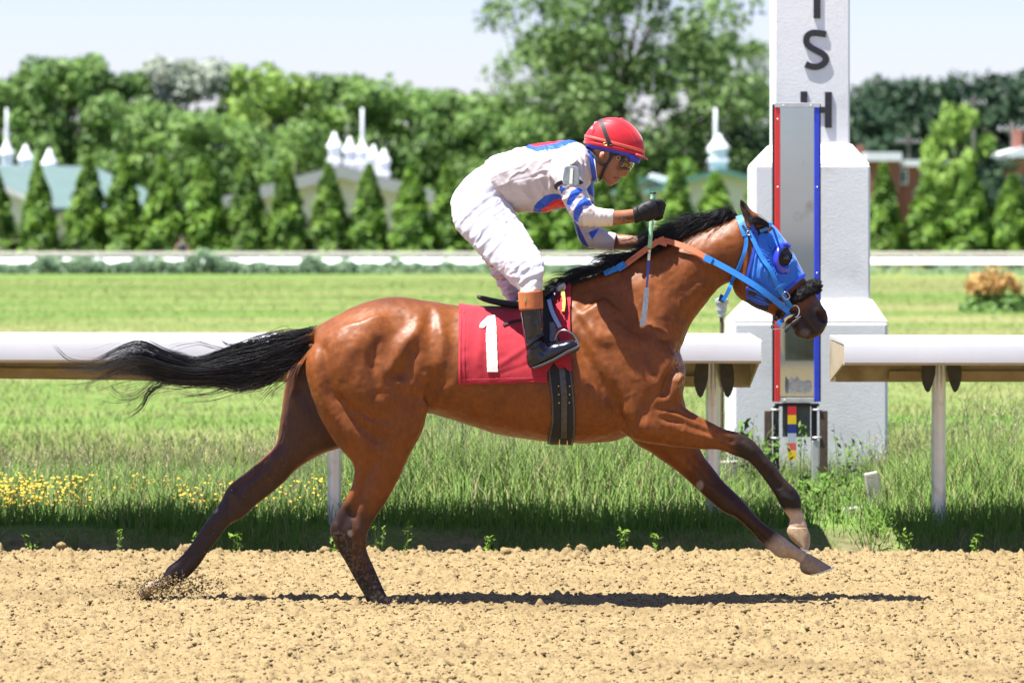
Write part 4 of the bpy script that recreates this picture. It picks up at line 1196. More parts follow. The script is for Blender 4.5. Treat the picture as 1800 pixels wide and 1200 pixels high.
HV = HV + HN*(0.0030*vnoise3(HV*np.array([1, 1, .55]), 20, 3) + 0.0012*vnoise3(HV, 45, 5))[:, None]*np.clip((880-to_px(HV)[1])/100, .3, 1)[:, None]

# coat colours: bay with black points, dirty white socks on the fore pasterns, dark muzzle
px, py = to_px(HV)
near = HV[:, 1] < 0
nz = vnoise3(HV, 14, 9)*0.5 + vnoise3(HV, 40, 11)*0.3
ss = lambda a, b, x: np.clip((x-a)/(b-a), 0, 1)**2*(3-2*np.clip((x-a)/(b-a), 0, 1))
bay = np.array([.178, .053, .0108]); bay_d = np.array([.072, .020, .0058]); dark = np.array([.011, .008, .0075]); tan = np.array([.44, .31, .20]); grey = np.array([.12, .085, .062])
C = np.tile(bay, (len(HV), 1))
def blend(C, m, c): m = np.clip(m, 0, 1)[:, None]; return C*(1-m) + np.asarray(c)*m
C = blend(C, 0.35*ss(0.0, .8, nz+.2), bay_d)
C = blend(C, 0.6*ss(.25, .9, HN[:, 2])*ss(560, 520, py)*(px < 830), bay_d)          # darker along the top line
hl = (px < 760)
C = blend(C, hl*near*ss(850, 925, py + 14*nz)*0.85, [.050, .021, .012])
C = blend(C, hl*near*ss(950, 1030, py + 20*nz), dark)
C = blend(C, hl*near*(px < 618)*ss(870, 905, py)*0.8, dark)
far_h = hl*(~near)*(px < 620)
C = blend(C, far_h*ss(800, 880, py + 10*nz)*0.78, [.050, .021, .012])
C = blend(C, far_h*ss(895, 950, py + 14*nz), dark)
C = blend(C, far_h*(px < 402)*ss(860, 880, py)*0.8, dark)
C = blend(C, far_h*(py > 640)*ss(.2, .7, -HN[:, 1])*0.8, [.035, .020, .016])       # shade inside the far thigh, painted into the coat
d, t = seg_dist(px, py, [(1270,772),(1325,792),(1385,862),(1392,892)])
fl = near*(px > 1180)*(py > 700)
C = blend(C, fl*(d < 60)*ss(1255, 1305, px + 12*nz)*0.96, [.016, .011, .009])
C = blend(C, fl*ss(850, 872, py)*(px > 1340), dark)
C = blend(C, fl*ss(890, 903, py + 5*nz)*(px > 1360), tan)
ff = (~near)*(px > 1150)*(py > 770)
al = (px-1190)*.74 + (py-820)*.67
C = blend(C, ff*ss(-10, 80, al + 14*nz)*0.90, [.026, .013, .009])
C = blend(C, ff*ss(200, 224, al + 8*nz), tan)
mz = (px > 1380)*(py > 500)*(py < 620)
C = blend(C, mz*ss(-14, 22, (px-1400)*.55 + (py-540)*.8 + 12*nz)*0.95, [.022, .016, .014])
C = blend(C, mz*ss(9, 3, np.hypot((px-1414)*.8, py-584) + 5*nz)*.6, [.13, .11, .095])
C = blend(C, mz*ss(16, 0, np.hypot(px-1434, (py-538)*0.7) + 10*nz)*0.7, grey)
dn = np.hypot(px-1443, py-556); C = blend(C, mz*near*(dn < 10)*ss(9, 5, dn), [.035, .008, .008])
de, _ = seg_dist(px, py, [(1304,358),(1314,378),(1324,394)]); C = blend(C, (py < 400)*(px > 1294)*ss(9, 5, de)*(HN[:, 1] < 0.2), [.025, .016, .012])
dey = np.hypot((px-1380)/1.0, (py-453)/1.35); C = blend(C, (px > 1340)*ss(26, 15, dey), [.028, .013, .009])
C = blend(C, (py < 362)*(px > 1290)*0.8, dark)
C = blend(C, (px > 1318)*(px < 1362)*(py < 412)*(py > 384)*ss(1318, 1330, px)*.8, [.03, .018, .014])
for (cx, cy, r) in ((1231, 852, 8), (378, 894, 6), (616, 936, 4.5)):              # chestnuts and scars
    dd = np.hypot((px-cx), (py-cy)*.75) + 3*nz
    C = blend(C, (near if cx == 616 else ~near)*ss(r, r*.6, dd), [.22, .17, .145])
dch = np.hypot((px-1196)/16, (py-640)/46); C = blend(C, near*ss(1.3, .5, dch)*(vnoise3(HV, 120, 71) > .12)*.55, [.33, .24, .14])      # sand stuck to the chest
C = blend(C, near*(py > 930)*(px < 720)*(vnoise3(HV, 110, 73) > .25)*.35, [.16, .11, .065])
C = np.clip(C*(1 + 0.10*vnoise3(HV, 90, 21))[:, None], 0, 1)

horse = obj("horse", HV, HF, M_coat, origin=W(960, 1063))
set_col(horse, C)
tag(horse, "galloping bay racehorse with black tail, carrying the rider past the finish tower", "horse")
HB = BVHTree.FromPolygons([Vector(v) for v in HV], [tuple(int(i) for i in f) for f in HF])
CAMV = Vector((0, -CAM_D, CAM_H))

def hit(px_, py_, off=0.0, default_y=-0.05):
    """point on the horse's surface seen at px,py and its normal"""
    d = Vector(W(px_, py_, 0)) - CAMV; d.normalize()
    loc, n, i, dist = HB.ray_cast(CAMV, d)
    if loc is None:
        return np.array(W(px_, py_, default_y)), np.array([0, -1.0, 0])
    return np.array(loc + n*off), np.array(n)

def radial(axis_pt, direc, off):
    o = Vector(axis_pt) + Vector(direc)*1.2
    loc, n, i, dist = HB.ray_cast(o, -Vector(direc))
    if loc is None: return np.array(axis_pt), np.array(direc)
    return np.array(loc) + np.array(direc)*off, np.array(n)

# --- hooves
def hoof(name, st, m, **k):
    V, F = loft(st, 5, 24)
    V, F = remesh(V, F, .005); V = smooth_v(V, F, 3, .5, 0)
    return obj(name, V, F, m, horse)
hoof("hoof", [(1419,925, 1384,925, .033, -.14), (1424,940, 1383,936, .040, -.14), (1424,955, 1391,948, .044, -.14), (1421,967, 1406,961, .046, -.14)], M_hoof)
hoof("hoof", [(1419,971, 1405,992, .032, .14), (1436,980, 1407,1002, .040, .14), (1452,990, 1414,1008, .045, .14), (1463,997, 1427,1011, .046, .14)], M_hoof)
hoof("hoof", [(270,1020, 280,1040, .032, .136), (258,1022, 270,1044, .04, .136), (248,1028, 262,1050, .043, .136), (242,1042, 254,1054, .043, .136)], M_hoof)
hoof("hoof", [(702,1063, 690,1082, .030, -.13), (716,1063, 704,1088, .038, -.13), (730,1066, 722,1092, .040, -.13)], mat("pale hoof", (.42, .37, .30), rough=.55, noise=(50, .2)))
for rows in ([(1426,1010), (1446,1005), (1464,998)], [(1407,962), (1414,966), (1422,968)]):      # racing plates under the raised fore hooves
    yy = .14 if rows[0][0] > 1420 else -.14
    P = [W(a, b, yy-.046) for a, b in rows]
    P2 = [W(a, b, yy+.046) for a, b in rows]; mid_ = [W(rows[2][0]+2, rows[2][1]-.5, yy)]
    mb = MB().tube(crom(P+mid_+P2[::-1], 3), .004, 6)
    mb.build("horseshoe", M_steel, horse, smooth=True)
# --- eyes
def blob(c, r, n=16, m=12):
    c = np.asarray(c, float); r = np.asarray(r, float)*np.ones(3)
    V = [c + r*np.array([0, 0, 1.0])]; F = []
    for i in range(1, m):
        t = math.pi*i/m
        for k in range(n):
            p = 2*math.pi*k/n
            V.append(c + r*np.array([math.sin(t)*math.cos(p), math.sin(t)*math.sin(p), math.cos(t)]))
    V.append(c - r*np.array([0, 0, 1.0]))
    for k in range(n): F.append((0, 1+k, 1+(k+1) % n))
    for i in range(m-2):
        for k in range(n):
            a = 1+i*n; F.append((a+k, a+n+k, a+n+(k+1) % n, a+(k+1) % n))
    L = len(V)-1
    for k in range(n): F.append((L, L-n+(k+1) % n, L-n+k))
    return np.array(V), F
p, n_ = hit(1379, 453)
V, F = blob(p + np.array([0, .012, 0]), (.021, .018, .017)); obj("eye", V, F, M_eye, horse)
V, F = blob(p*np.array([1, -1, 1]) - np.array([0, .012, 0]), (.021, .018, .017)); obj("eye", V, F, M_eye, horse)

# --- tail and mane: strands
def strands(paths, r0, seed=0, sides=3, name="hair", parent=None, m=M_hair, root=0.6):
    """paths: (n,k,3); tapered three-sided strands in one mesh"""
    P = np.asarray(paths); n, k, _ = P.shape
    T = np.gradient(P, axis=1); T /= np.linalg.norm(T, axis=2)[..., None]+1e-9
    up = np.array([.15, 1.0, .1]); A = np.cross(T, up); A /= np.linalg.norm(A, axis=2)[..., None]+1e-9
    B = np.cross(T, A)
    u = np.linspace(0, 1, k); prof = np.minimum(1, root+u*3)*np.clip((1-u)*2.2, .12, 1)
    R = np.asarray(r0).reshape(-1, 1)*prof[None]
    a = np.arange(sides)*2*np.pi/sides
    V = P[:, :, None] + R[..., None, None]*(np.cos(a)[None, None, :, None]*A[:, :, None] + np.sin(a)[None, None, :, None]*B[:, :, None])
    idx = np.arange(n*k*sides).reshape(n, k, sides)
    q = [np.stack([idx[:, :-1, j], idx[:, :-1, (j+1) % sides], idx[:, 1:, (j+1) % sides], idx[:, 1:, j]], -1).reshape(-1, 4) for j in range(sides)]
    return obj(name, V.reshape(-1, 3), np.concatenate(q), m, parent)

r_ = np.random.default_rng(3)
up_c = crom([(560,566),(532,571),(498,577),(458,595),(424,607),(387,620),(345,634),(317,629),(288,622),(260,611),(237,608),(203,619),(175,633),(147,641),(100,640)], 4)
lo_c = crom([(548,612),(524,640),(494,664),(456,678),(420,680),(387,676),(345,674),(311,672),(280,664),(254,659),(231,656),(203,655),(175,660),(147,657),(100,652)], 4)
ns, k = 1250, 26
paths = np.zeros((ns, k, 3)); rad = r_.uniform(.0009, .0020, ns)
L = len(up_c)-1
nc = 52
cu_ = np.clip(r_.normal(.5, .34, nc), 0, 1); cph = r_.uniform(0, 6.28, nc); cdu = r_.normal(0, .16, nc); cy1 = r_.normal(0, .05, nc); cend = np.clip(r_.beta(3.2, 1.5, nc), .42, 1); cwv = r_.uniform(.02, .085, nc); cfr = r_.uniform(5, 10, nc); cdrop = np.where(r_.random(nc) < .18, r_.normal(14, 10, nc), 0)
for i in range(ns):
    c = r_.integers(0, nc); tt = np.linspace(0, 1, k)
    a0 = r_.uniform(0, .14); a1 = float(np.clip(cend[c]+r_.normal(0, .05), a0+.2, 1.0))
    s = np.linspace(a0, a1, k)*L
    i0 = np.clip(np.floor(s).astype(int), 0, L-1); f = (s-i0)[:, None]
    U = up_c[i0]*(1-f)+up_c[i0+1]*f; D = lo_c[i0]*(1-f)+lo_c[i0+1]*f
    wv_ = np.minimum(tt*3, 1); u0 = r_.uniform(.08, .92); sprd = .05+.05*tt**2
    uu = (u0*(1-wv_) + cu_[c]*wv_ + cdu[c]*tt**2 + r_.normal(0, 1)*sprd*np.minimum(tt*4, 1) + cwv[c]*np.sin(tt*cfr[c]+cph[c])*np.minimum(tt*2, 1))[:, None]
    Q = U*(1-uu)+D*uu
    Q[:, 1] += cdrop[c]*tt**2.2 + 1.2*np.sin(tt*13+i)*tt
    if r_.random() < .07:
        Q[:, 1] += r_.normal(6, 22)*tt**2.2
    yy = r_.normal(0, .026)*(1-tt)+cy1[c]*tt+r_.normal(0, .008)*tt
    for j in range(k): paths[i, j] = W(Q[j, 0], Q[j, 1], yy[j])
wisps = [[(350,668),(310,668),(284,674),(262,690),(250,712),(232,726),(206,736)], [(330,668),(296,668),(270,680),(254,702),(240,718),(222,728)],
         [(460,670),(430,682),(400,692),(370,700),(330,703),(300,706)], [(500,660),(480,680),(462,700),(452,712)], [(300,664),(270,668),(240,690),(214,692),(196,680),(186,664)],
         [(430,604),(404,606),(386,594),(378,588)], [(400,612),(372,606),(346,600),(310,608),(296,618)], [(320,668),(280,678),(240,700),(200,710),(165,706)], [(160,640),(120,630),(100,612),(92,604)],
         [(400,676),(370,688),(330,692),(306,682)], [(520,640),(506,668),(480,690),(470,712)]]
wp = []
for w_ in wisps:
    G = crom(w_, 6); G = G[np.linspace(0, len(G)-1, k).astype(int)]
    for q in range(11 if w_[0][0] in (350, 330) else 5):
        off = r_.normal(0, 1, 2)*np.array([2, 3.5]); y = r_.normal(-.02, .02); tt = np.linspace(0, 1, k)
        sp = r_.normal(0, 6)
        wp.append([W(G[j, 0]+off[0], G[j, 1]+off[1]+sp*tt[j]**2, y) for j in range(k)])
paths = np.concatenate([paths, np.array(wp)]); rad = np.concatenate([rad, r_.uniform(.0009, .0015, len(wp))])
tail = strands(paths, rad, name="tail", parent=horse)

mp = []
k = 14
for i in range(900):                               # poll to mid-neck: blown back off the crest
    f = r_.random(); rx = 1300-106*f; ry = 386+38*f**1.05
    ln = r_.uniform(45, 118)*(.75+.5*r_.random()); lift = r_.uniform(2, 22)*(1-.4*f); drop = r_.normal(4, 12) + f*16
    if f < .25: ln *= .55 + f
    tt = np.linspace(0, 1, k)
    X = rx - ln*tt**1.1; Y = ry - lift*np.sin(np.pi*np.minimum(tt*1.25, 1))*1.0 + drop*tt**1.6 - ln*.07*tt + 1.5*np.sin(tt*8+i)
    y0 = r_.normal(0, .010); y1 = r_.normal(-.01, .035)
    mp.append([W(X[j], Y[j], y0*(1-tt[j])+y1*tt[j]) for j in range(k)])
for i in range(900):                               # withers
    f = r_.random(); rx = 1190-192*f; ry = 426+70*f
    ln = r_.uniform(25, 70); lift = r_.uniform(0, 9); drop = r_.normal(20 + 5*f, 8)
    tt = np.linspace(0, 1, k)
    X = rx - ln*tt; Y = ry - 2 - lift*np.sin(np.pi*tt) + drop*tt**1.2
    Y = np.minimum(Y, ry + 12 + ln*.34)
    y0 = r_.normal(-.005, .012); y1 = y0 - .02 - abs(r_.normal(0, .025))
    mp.append([W(X[j], Y[j], y0*(1-tt[j])+y1*tt[j]) for j in range(k)])
for i in range(260):                               # loose locks over the withers
    g = i % 2
    rx, ry = ((1088, 452) if g else (1040, 478)); rx += r_.normal(0, 14); ry += r_.normal(0, 4)
    ln = r_.uniform(22, 52); dr = r_.normal(10 if g else 4, 5)
    tt = np.linspace(0, 1, k)
    mp.append([W(rx-ln*tt[j], ry-4*math.sin(math.pi*tt[j])+dr*tt[j]**1.4, -.01+r_.normal(0, .003)-.02*tt[j]*g) for j in range(k)])
mane = strands(np.array(mp), r_.uniform(.0009, .0019, len(mp)), name="mane", parent=horse)
fp = []
for i in range(120):                               # forelock blown back across the ear
    y = -.07 + r_.normal(0, .012); tt = np.linspace(0, 1, k); o_ = r_.normal(0, 3)
    fp.append([W(1352-36*tt[j], 396+o_*.5 - 10*math.sin(tt[j]*2.2)+o_*tt[j], y-.028-.01*math.sin(tt[j]*3)) for j in range(k)])
strands(np.array(fp), np.full(120, .0014), name="forelock", parent=horse)
# ================================================================ the rider
M_skin = mat("tanned skin", (.40, .195, .115), rough=.45, spec=.4, attr="Col", noise=(22, .07), bump=(180, .08, .002), sub=.12)
M_shirt = mat("pale silk shirt", (.6, .52, .52), rough=.38, spec=.35, attr="Col", noise=(6, .04), sheen=.1, bump=(260, .05, .001))
M_breech = mat("white nylon breeches", (.78, .75, .80), rough=.48, spec=.3, attr="Col", noise=(8, .03), sheen=.1, trans=.10)
M_glove = mat("black leather glove", (.009, .009, .010), rough=.55, spec=.25, noise=(40, .3), bump=(150, .25, .002))
M_boot = mat("patent black boot", (.006, .007, .013), rough=.15, spec=.40, coat=.25, noise=(20, .25), bump=(60, .06, .002))
M_cuff = mat("orange leather cuff", (.42, .125, .040), rough=.42, spec=.4, noise=(30, .2), bump=(90, .1, .002))
M_sole = mat("dark rubber sole", (.035, .033, .030), rough=.7, noise=(40, .3))
M_cap = mat("red lycra cap cover", (.50, .014, .024), rough=.5, spec=.3, sheen=.3, noise=(9, .06), bump=(500, .08, .0008))
M_capband = mat("salmon band", (.72, .115, .085), rough=.5)
M_strap = mat("black webbing", (.010, .010, .011), rough=.62, noise=(60, .2))
M_bluepad = mat("blue padding", (.035, .045, .48), rough=.6)
M_gold = mat("brass buckle", (.70, .50, .18), rough=.28, metal=1.0)
M_lens = mat("smoked mirror lens", (.30, .25, .16), rough=.06, metal=.85, ramp2=((.08, .05, .03), 30, .45, .6))
M_tintframe = mat("amber goggle frame", (.10, .040, .018), rough=.25, spec=.6)

def lean(l, d): return [tuple(r[:5])+(r[5]+d,)+tuple(r[6:]) for r in l]
def body_loft(lofts, voxel, it=6, n=5, m=24):
    V, F = remesh(*merge([loft(l, n, m) for l in lofts]), voxel)
    return smooth_v(V, F, it, .5, 0), F

torso = [(842,297, 874,352, .145, 0), (862,278, 892,366, .150, 0), (890,266, 915,374, .155, 0), (930,255, 945,374, .165, 0, -.05), (970,248, 985,369, .180, 0, .0),
         (1000,246, 1015,350, .185, 0, .1), (1022,252, 1035,328, .135, 0, .1), (1034,262, 1042,316, .075, 0)]
pelvis = [(852,288, 890,350, .148, 0), (824,307, 896,368, .155, 0), (804,328, 898,384, .160, 0), (793,356, 880,400, .150, 0), (797,388, 850,410, .11, 0)]
thigh_n = [(884,338, 800,350, .095, -.07), (900,360, 793,372, .098, -.085), (912,384, 800,400, .092, -.12), (925,404, 824,427, .084, -.16), (939,426, 851,457, .077, -.205), (950,445, 880,481, .069, -.245), (957,463, 900,501, .062, -.275),
           (958,478, 911,509, .057, -.29), (955,492, 913,514, .054, -.30), (953,510, 912,522, .052, -.305), (953,530, 913,536, .050, -.31)]
thigh_f = [(884,338, 800,350, .095, .07), (900,370, 800,385, .095, .09), (912,404, 818,414, .085, .13), (918,436, 838,440, .076, .17), (922,460, 852,462, .068, .21), (922,476, 863,482, .062, .24), (918,492, 869,494, .058, .265), (914,510, 880,510, .055, .285), (912,530, 890,530, .052, .30), (912,548, 893,548, .05, .31)]
arm_n = [(1012,258, 972,288, .055, -.14), (1025,280, 967,306, .066, -.175), (1028,308, 976,326, .062, -.205), (1031,333, 987,349, .056, -.225), (1038,351, 1000,373, .053, -.24), (1044,361, 1018,395, .050, -.245), (1060,366, 1045,399, .046, -.235), (1080,368, 1077,398, .042, -.22)]
fore_n = [(1060,368, 1048,397, .038, -.235), (1080,370, 1077,396, .036, -.22), (1097,369, 1098,394, .033, -.205), (1114,367, 1118,391, .029, -.19), (1126,364, 1130,388, .028, -.18)]
arm_f = [(1014,262, 978,290, .055, .13), (1034,285, 982,310, .062, .165), (1043,315, 998,330, .057, .19), (1045,348, 1006,366, .053, .20), (1043,382, 1012,404, .050, .20), (1056,400, 1028,433, .048, .19), (1084,410, 1077,441, .042, .17)]
fore_f = [(1056,402, 1034,432, .038, .19), (1084,411, 1080,439, .036, .17), (1104,413, 1104,438, .033, .14), (1124,415, 1124,436, .029, .11), (1136,416, 1138,434, .028, .095)]
head_j = [(1098,226, 1052,226, .045, 0), (1120,248, 1037,243, .068, 0), (1121,268, 1036,258, .076, 0), (1114,284, 1039,270, .073, 0), (1107,297, 1044,282, .067, 0), (1097,309, 1048,294, .060, 0), (1087,319, 1053,304, .050, 0), (1077,326, 1058,312, .036, 0), (1070,327, 1062,317, .018, 0)]
nose_j = [(1114,286, 1100,292, .010, 0), (1109,297, 1096,300, .013, 0), (1104,306, 1091,307, .017, 0), (1100,310, 1091,310, .012, 0)]
neck_j = [(1050,262, 1064,312, .052, 0), (1034,262, 1050,317, .058, 0), (1016,258, 1034,322, .068, 0)]
def ear_j(y): return [(1064,265, 1055,267, .006, y), (1064,269, 1053,272, .011, y*1.04), (1062,276, 1053,278, .011, y*1.05), (1060,281, 1055,282, .006, y)]

torso = [tuple(r[:5])+(r[5]+d_,)+tuple(r[6:]) for r, d_ in zip(torso, np.linspace(0, -.07, len(torso)))]
arm_n = lean(arm_n, -.05); fore_n = lean(fore_n, -.05); arm_f = lean(arm_f, -.03); fore_f = lean(fore_f, 0)
HY = -.08
head_j = lean(head_j, HY); nose_j = lean(nose_j, HY); neck_j = lean(neck_j, HY)
def shrink(l, d):     # the body under the clothes is a little slimmer
    out = []
    for r in l:
        ax, ay, bx, by, w, yc = r[:6]; L = math.hypot(ax-bx, ay-by); k = d/L*350
        out.append((ax+(bx-ax)*k, ay+(by-ay)*k, bx+(ax-bx)*k, by+(ay-by)*k, max(w-d, .006), yc) + tuple(r[6:]))
    return out
BV, BF = body_loft([shrink(l, .012) for l in (torso, pelvis, thigh_n, thigh_f, arm_n[:-1], arm_f[:-1])] + [fore_n, fore_f, head_j, nose_j, neck_j, ear_j(-.078+HY), ear_j(.078+HY)], .0048, 3)
BV = sculpt(BV, BF, [
 ([(1081,313),(1088,314),(1094,313)], 1.6, -.010, 0), ([(1080,309),(1090,312)], 2.2, .003, 0), ([(1076,318),(1084,319)], 2.2, .003, 0),
 ([(1091,309),(1095,304),(1098,300)], 1.8, -.004), ([(1104,292),(1096,296),(1088,296)], 4, -.009), ([(1085,300),(1078,306)], 4, .004),
 ([(1059,269),(1060,275)], 1.7, -.006), ([(1064,300),(1070,314)], 4, -.003), ([(1074,324),(1080,322)], 3, .003)])
BV = smooth_v(BV, BF, 1, .4, 0)
px, py = to_px(BV)
Cb = np.tile(np.array([.30, .125, .066]), (len(BV), 1)); nz = vnoise3(BV, 60, 3)
Cb = Cb*(1+.10*vnoise3(BV, 25, 31))[:, None]
lip = (np.abs(seg_dist(px, py, [(1080,310),(1089,313),(1081,319)])[0]) < 2)*.45
Cb = Cb*(1-lip[:, None]) + np.array([.34, .10, .07])*lip[:, None]
mo = np.clip(1.4-seg_dist(px, py, [(1080,312.5),(1085,313.5),(1090,313)])[0], 0, 1)[:, None]*.9; Cb = Cb*(1-mo)+np.array([.05, .012, .012])*mo
def tattoo(C, cx, cy, rx, ry, seed, near_):
    q = np.clip(1.15-np.hypot((px-cx)/rx, (py-cy)/ry), 0, 1)*3
    m = np.clip(q, 0, 1)*np.clip(vnoise3(BV, 150, seed)*1.4+vnoise3(BV, 320, seed+1)*1.2+.35, 0, 1)*.85*((BV[:, 1] < 0) == near_)
    return C*(1-m[:, None])+np.array([.035, .028, .026])*m[:, None]
Cb = tattoo(Cb, 1102, 386, 16, 6, 51, True); Cb = tattoo(Cb, 1088, 420, 8, 8, 53, False); Cb = tattoo(Cb, 1108, 424, 14, 8, 57, False)
rider = obj("person", BV, BF, M_skin, origin=W(930, 640, -.2))
set_col(rider, Cb)
tag(rider, "rider in white breeches, pale and blue shirt and red cap, crouched over the horse", "person")

# --- breeches
def fold_noise(V, F, strokes, amp, f, seed):
    V = sculpt(V, F, strokes)
    N = vnormals(V, F)
    P = V*np.array([1, 1, 1.0])
    return V + N*(amp*vnoise3(P, f, seed)+amp*.5*vnoise3(P, f*2.3, seed+1))[:, None]
V, F = body_loft([pelvis, thigh_n[:-1], thigh_f[:-1]], .0052, 8)
fs = []
r_ = np.random.default_rng(77)
folds = [([(812,388),(850,350),(876,334)], 3, .006), ([(806,378),(836,352),(866,338)], 3, -.005), ([(816,404),(838,380),(870,352),(886,346)], 3, .007), ([(822,412),(846,384),(878,360)], 2.6, -.006),
 ([(828,420),(852,400),(866,378),(884,366)], 2.6, .008), ([(836,428),(858,404),(876,386)], 2.6, -.008), ([(842,436),(862,416),(880,392),(896,378)], 2.4, .008), ([(850,444),(868,420),(892,392)], 2.4, -.008),
 ([(858,448),(874,430),(890,404),(902,390)], 2.4, .007), ([(864,452),(882,430),(900,404)], 2.4, -.007), ([(872,446),(890,424),(908,402)], 2.2, .005), ([(882,450),(898,434),(914,414)], 2.2, -.006), ([(890,452),(908,432),(920,420)], 2.2, .006),
 ([(888,470),(894,448),(906,426),(902,444),(898,462)], 4, -.007), ([(906,470),(918,456),(938,448)], 2.4, .008), ([(904,478),(920,464),(944,452)], 2.4, -.007), ([(908,486),(924,470),(948,462)], 2.6, .009), ([(910,494),(926,480),(952,468)], 2.2, -.006),
 ([(916,496),(930,484),(955,478)], 3.2, .010), ([(914,502),(932,492),(956,488)], 1.8, -.009), ([(922,440),(936,430)], 2, -.005), ([(926,448),(944,438)], 2, -.005), ([(914,430),(930,416)], 2, -.004),
 ([(797,366),(820,372),(850,366)], 2.4, -.004), ([(794,356),(822,352),(850,340)], 3, .004), ([(800,340),(826,330),(846,318)], 4, -.004), ([(884,350),(898,362),(906,378)], 3, .005),
 ([(838,430),(860,460),(886,484)], 3, .004)]
V = fold_noise(V, F, [(a, b*1.15, c*.38) for a, b, c in folds], .0022, 17, 5)
def wrinkle(V, F, dirx, diry, f, st, amp, seed, mask):
    """thin wind-pulled creases: ridged noise stretched along an image direction"""
    px, py = to_px(V); L = math.hypot(dirx, diry); ux, uy = -diry/L, dirx/L
    u = (px*ux+py*uy)/100; v = (px*dirx+py*diry)/L/100
    wx = .10*fbm2(u*3, v*3, seed+20, 3)
    a = vnoise2((u+wx)*f, v*f*st, seed) + .45*vnoise2((u+wx)*f*2.1+7, v*f*st*1.7, seed+1)
    r = 1-2*np.sqrt(np.abs(a)+.0006)
    return V + vnormals(V, F)*(amp*r*mask)[:, None]
px, py = to_px(V)
V = wrinkle(V, F, 50, -78, 8, .20, .0030, 3, (py > 330)*np.clip((py-330)/40, 0, 1))
V = wrinkle(V, F, 80, -34, 9, .22, .0034, 8, np.clip((py-440)/30, 0, 1))
V = wrinkle(V, F, 10, -60, 6, .25, .0018, 13, np.ones(len(V)))
ff = [([(834,440),(852,436),(868,428)], 2.5, -.007, 0), ([(842,456),(858,452),(876,442)], 2.5, .007, 0), ([(852,470),(868,468),(890,452)], 2.5, -.008, 0), ([(860,482),(880,482),(902,470)], 2.6, .010, 0), ([(866,492),(886,494),(906,484)], 2.2, -.009, 0), ([(872,502),(894,500),(910,498)], 2.5, .006, 0), ([(884,518),(904,512)], 2.5, .005, 0)]
V = sculpt(V, F, ff, mask=(V[:, 1] > .06)*1.0)
V = smooth_v(V, F, 1, .4, 0)
px, py = to_px(V)
keep_b = (py < 516+(px-912)*-.05) | (V[:, 1] > 0)
Cc = np.tile(np.array([.585, .58, .66]), (len(V), 1))
low = np.clip((py-493)/3, 0, 1)*(V[:, 1] < 0)*(px > 905)                   # bare white stocking under the hem
Cc = Cc*(1-low[:, None]) + np.array([.64, .63, .63])*low[:, None]
d, _ = seg_dist(px, py, [(868,446),(884,462),(898,484),(906,498)]); pk = np.exp(-(d/7)**2)*.28*(V[:, 1] < 0)
Cc = Cc*(1-pk[:, None]) + np.array([.72, .42, .42])*pk[:, None]             # pink dye stains on the inner thigh
br = obj("breeches", V, F, M_breech, rider); set_col(br, Cc)

# --- shirt with blue hoops and panels
V, F = body_loft([torso, arm_n, arm_f], .0038, 9)
sf = [([(862,304),(868,330),(878,356)], 3, .006), ([(872,345),(884,352),(900,362)], 4, -.006), ([(878,330),(906,318),(948,308)], 1.6, -.0025), ([(880,334),(910,334),(930,350)], 5, .004), ([(898,330),(910,350),(926,368)], 3, -.005), ([(912,326),(926,346),(944,366)], 3, .005), ([(930,322),(940,346),(956,362)], 3, -.005),
      ([(948,310),(954,330),(952,350)], 2.5, .006), ([(958,306),(962,326),(960,344)], 2.5, -.006), ([(966,312),(968,332),(968,346)], 2.5, .006), ([(976,318),(978,340),(982,352)], 3.5, -.008),
      ([(968,290),(974,308),(980,326)], 3, -.007), ([(966,286),(978,272),(996,262)], 3, -.005), ([(1006,268),(1012,280),(1020,290)], 3, .008), ([(1014,262),(1022,274),(1028,288)], 2.4, -.007), ([(1020,258),(1028,270)], 2.4, .007),
      ([(984,338),(1000,330),(1022,322)], 2.4, -.005), ([(990,352),(1008,340),(1026,336)], 2.4, .006), ([(996,362),(1012,350),(1032,346)], 2.4, -.006), ([(1004,374),(1018,360),(1036,352)], 2.4, .007), ([(1014,386),(1022,370),(1040,360)], 2.4, -.006),
      ([(1030,372),(1034,386),(1030,396)], 2.2, .005), ([(1046,370),(1044,384),(1042,396)], 2, -.004), ([(1056,370),(1054,396)], 2, .003), ([(1068,370),(1066,396)], 2, -.003),
      ([(890,300),(930,286),(970,280)], 7, .003), ([(870,290),(880,320)], 4, -.004)]
V = fold_noise(V, F, [(a, b*1.15, c*.55) for a, b, c in sf], .0020, 18, 15)
px, py = to_px(V)
V = wrinkle(V, F, 30, 60, 7, .22, .0036, 33, np.ones(len(V))*(px < 1045))
V = wrinkle(V, F, 70, -20, 8, .25, .0028, 38, np.ones(len(V))*(px < 1000))
V = sculpt(V, F, [([(1020,400),(1036,410),(1056,404)], 2.4, -.005, 0), ([(1024,412),(1040,420),(1062,414)], 2.4, .005, 0), ([(1034,330),(1040,350)], 3, -.006, 0), ([(1010,390),(1030,396)], 2.4, .005, 0)], mask=(V[:, 1] > .07)*1.0)
px, py = to_px(V); N = vnormals(V, F)
pale = np.array([.47, .42, .425]); blue = np.array([.020, .085, .52]); red = np.array([.60, .018, .030])
Cs = np.tile(pale, (len(V), 1))
def paint(C, m, c): m = np.clip(m, 0, 1).astype(float)[:, None]; return C*(1-m)+np.asarray(c)*m
ty = np.interp(px, [842, 1040], [0, -.07])
tor = np.abs(V[:, 1]-ty) < .18
nearm = (V[:, 1] < -.205) & (px > 960)
front_blue = in_poly(px, py, [(937,374),(939,362),(948,352),(960,343),(976,340),(990,344),(1002,352),(1030,330),(1045,330),(1045,380),(930,380)])
Cs = paint(Cs, front_blue & tor & ~nearm, blue)
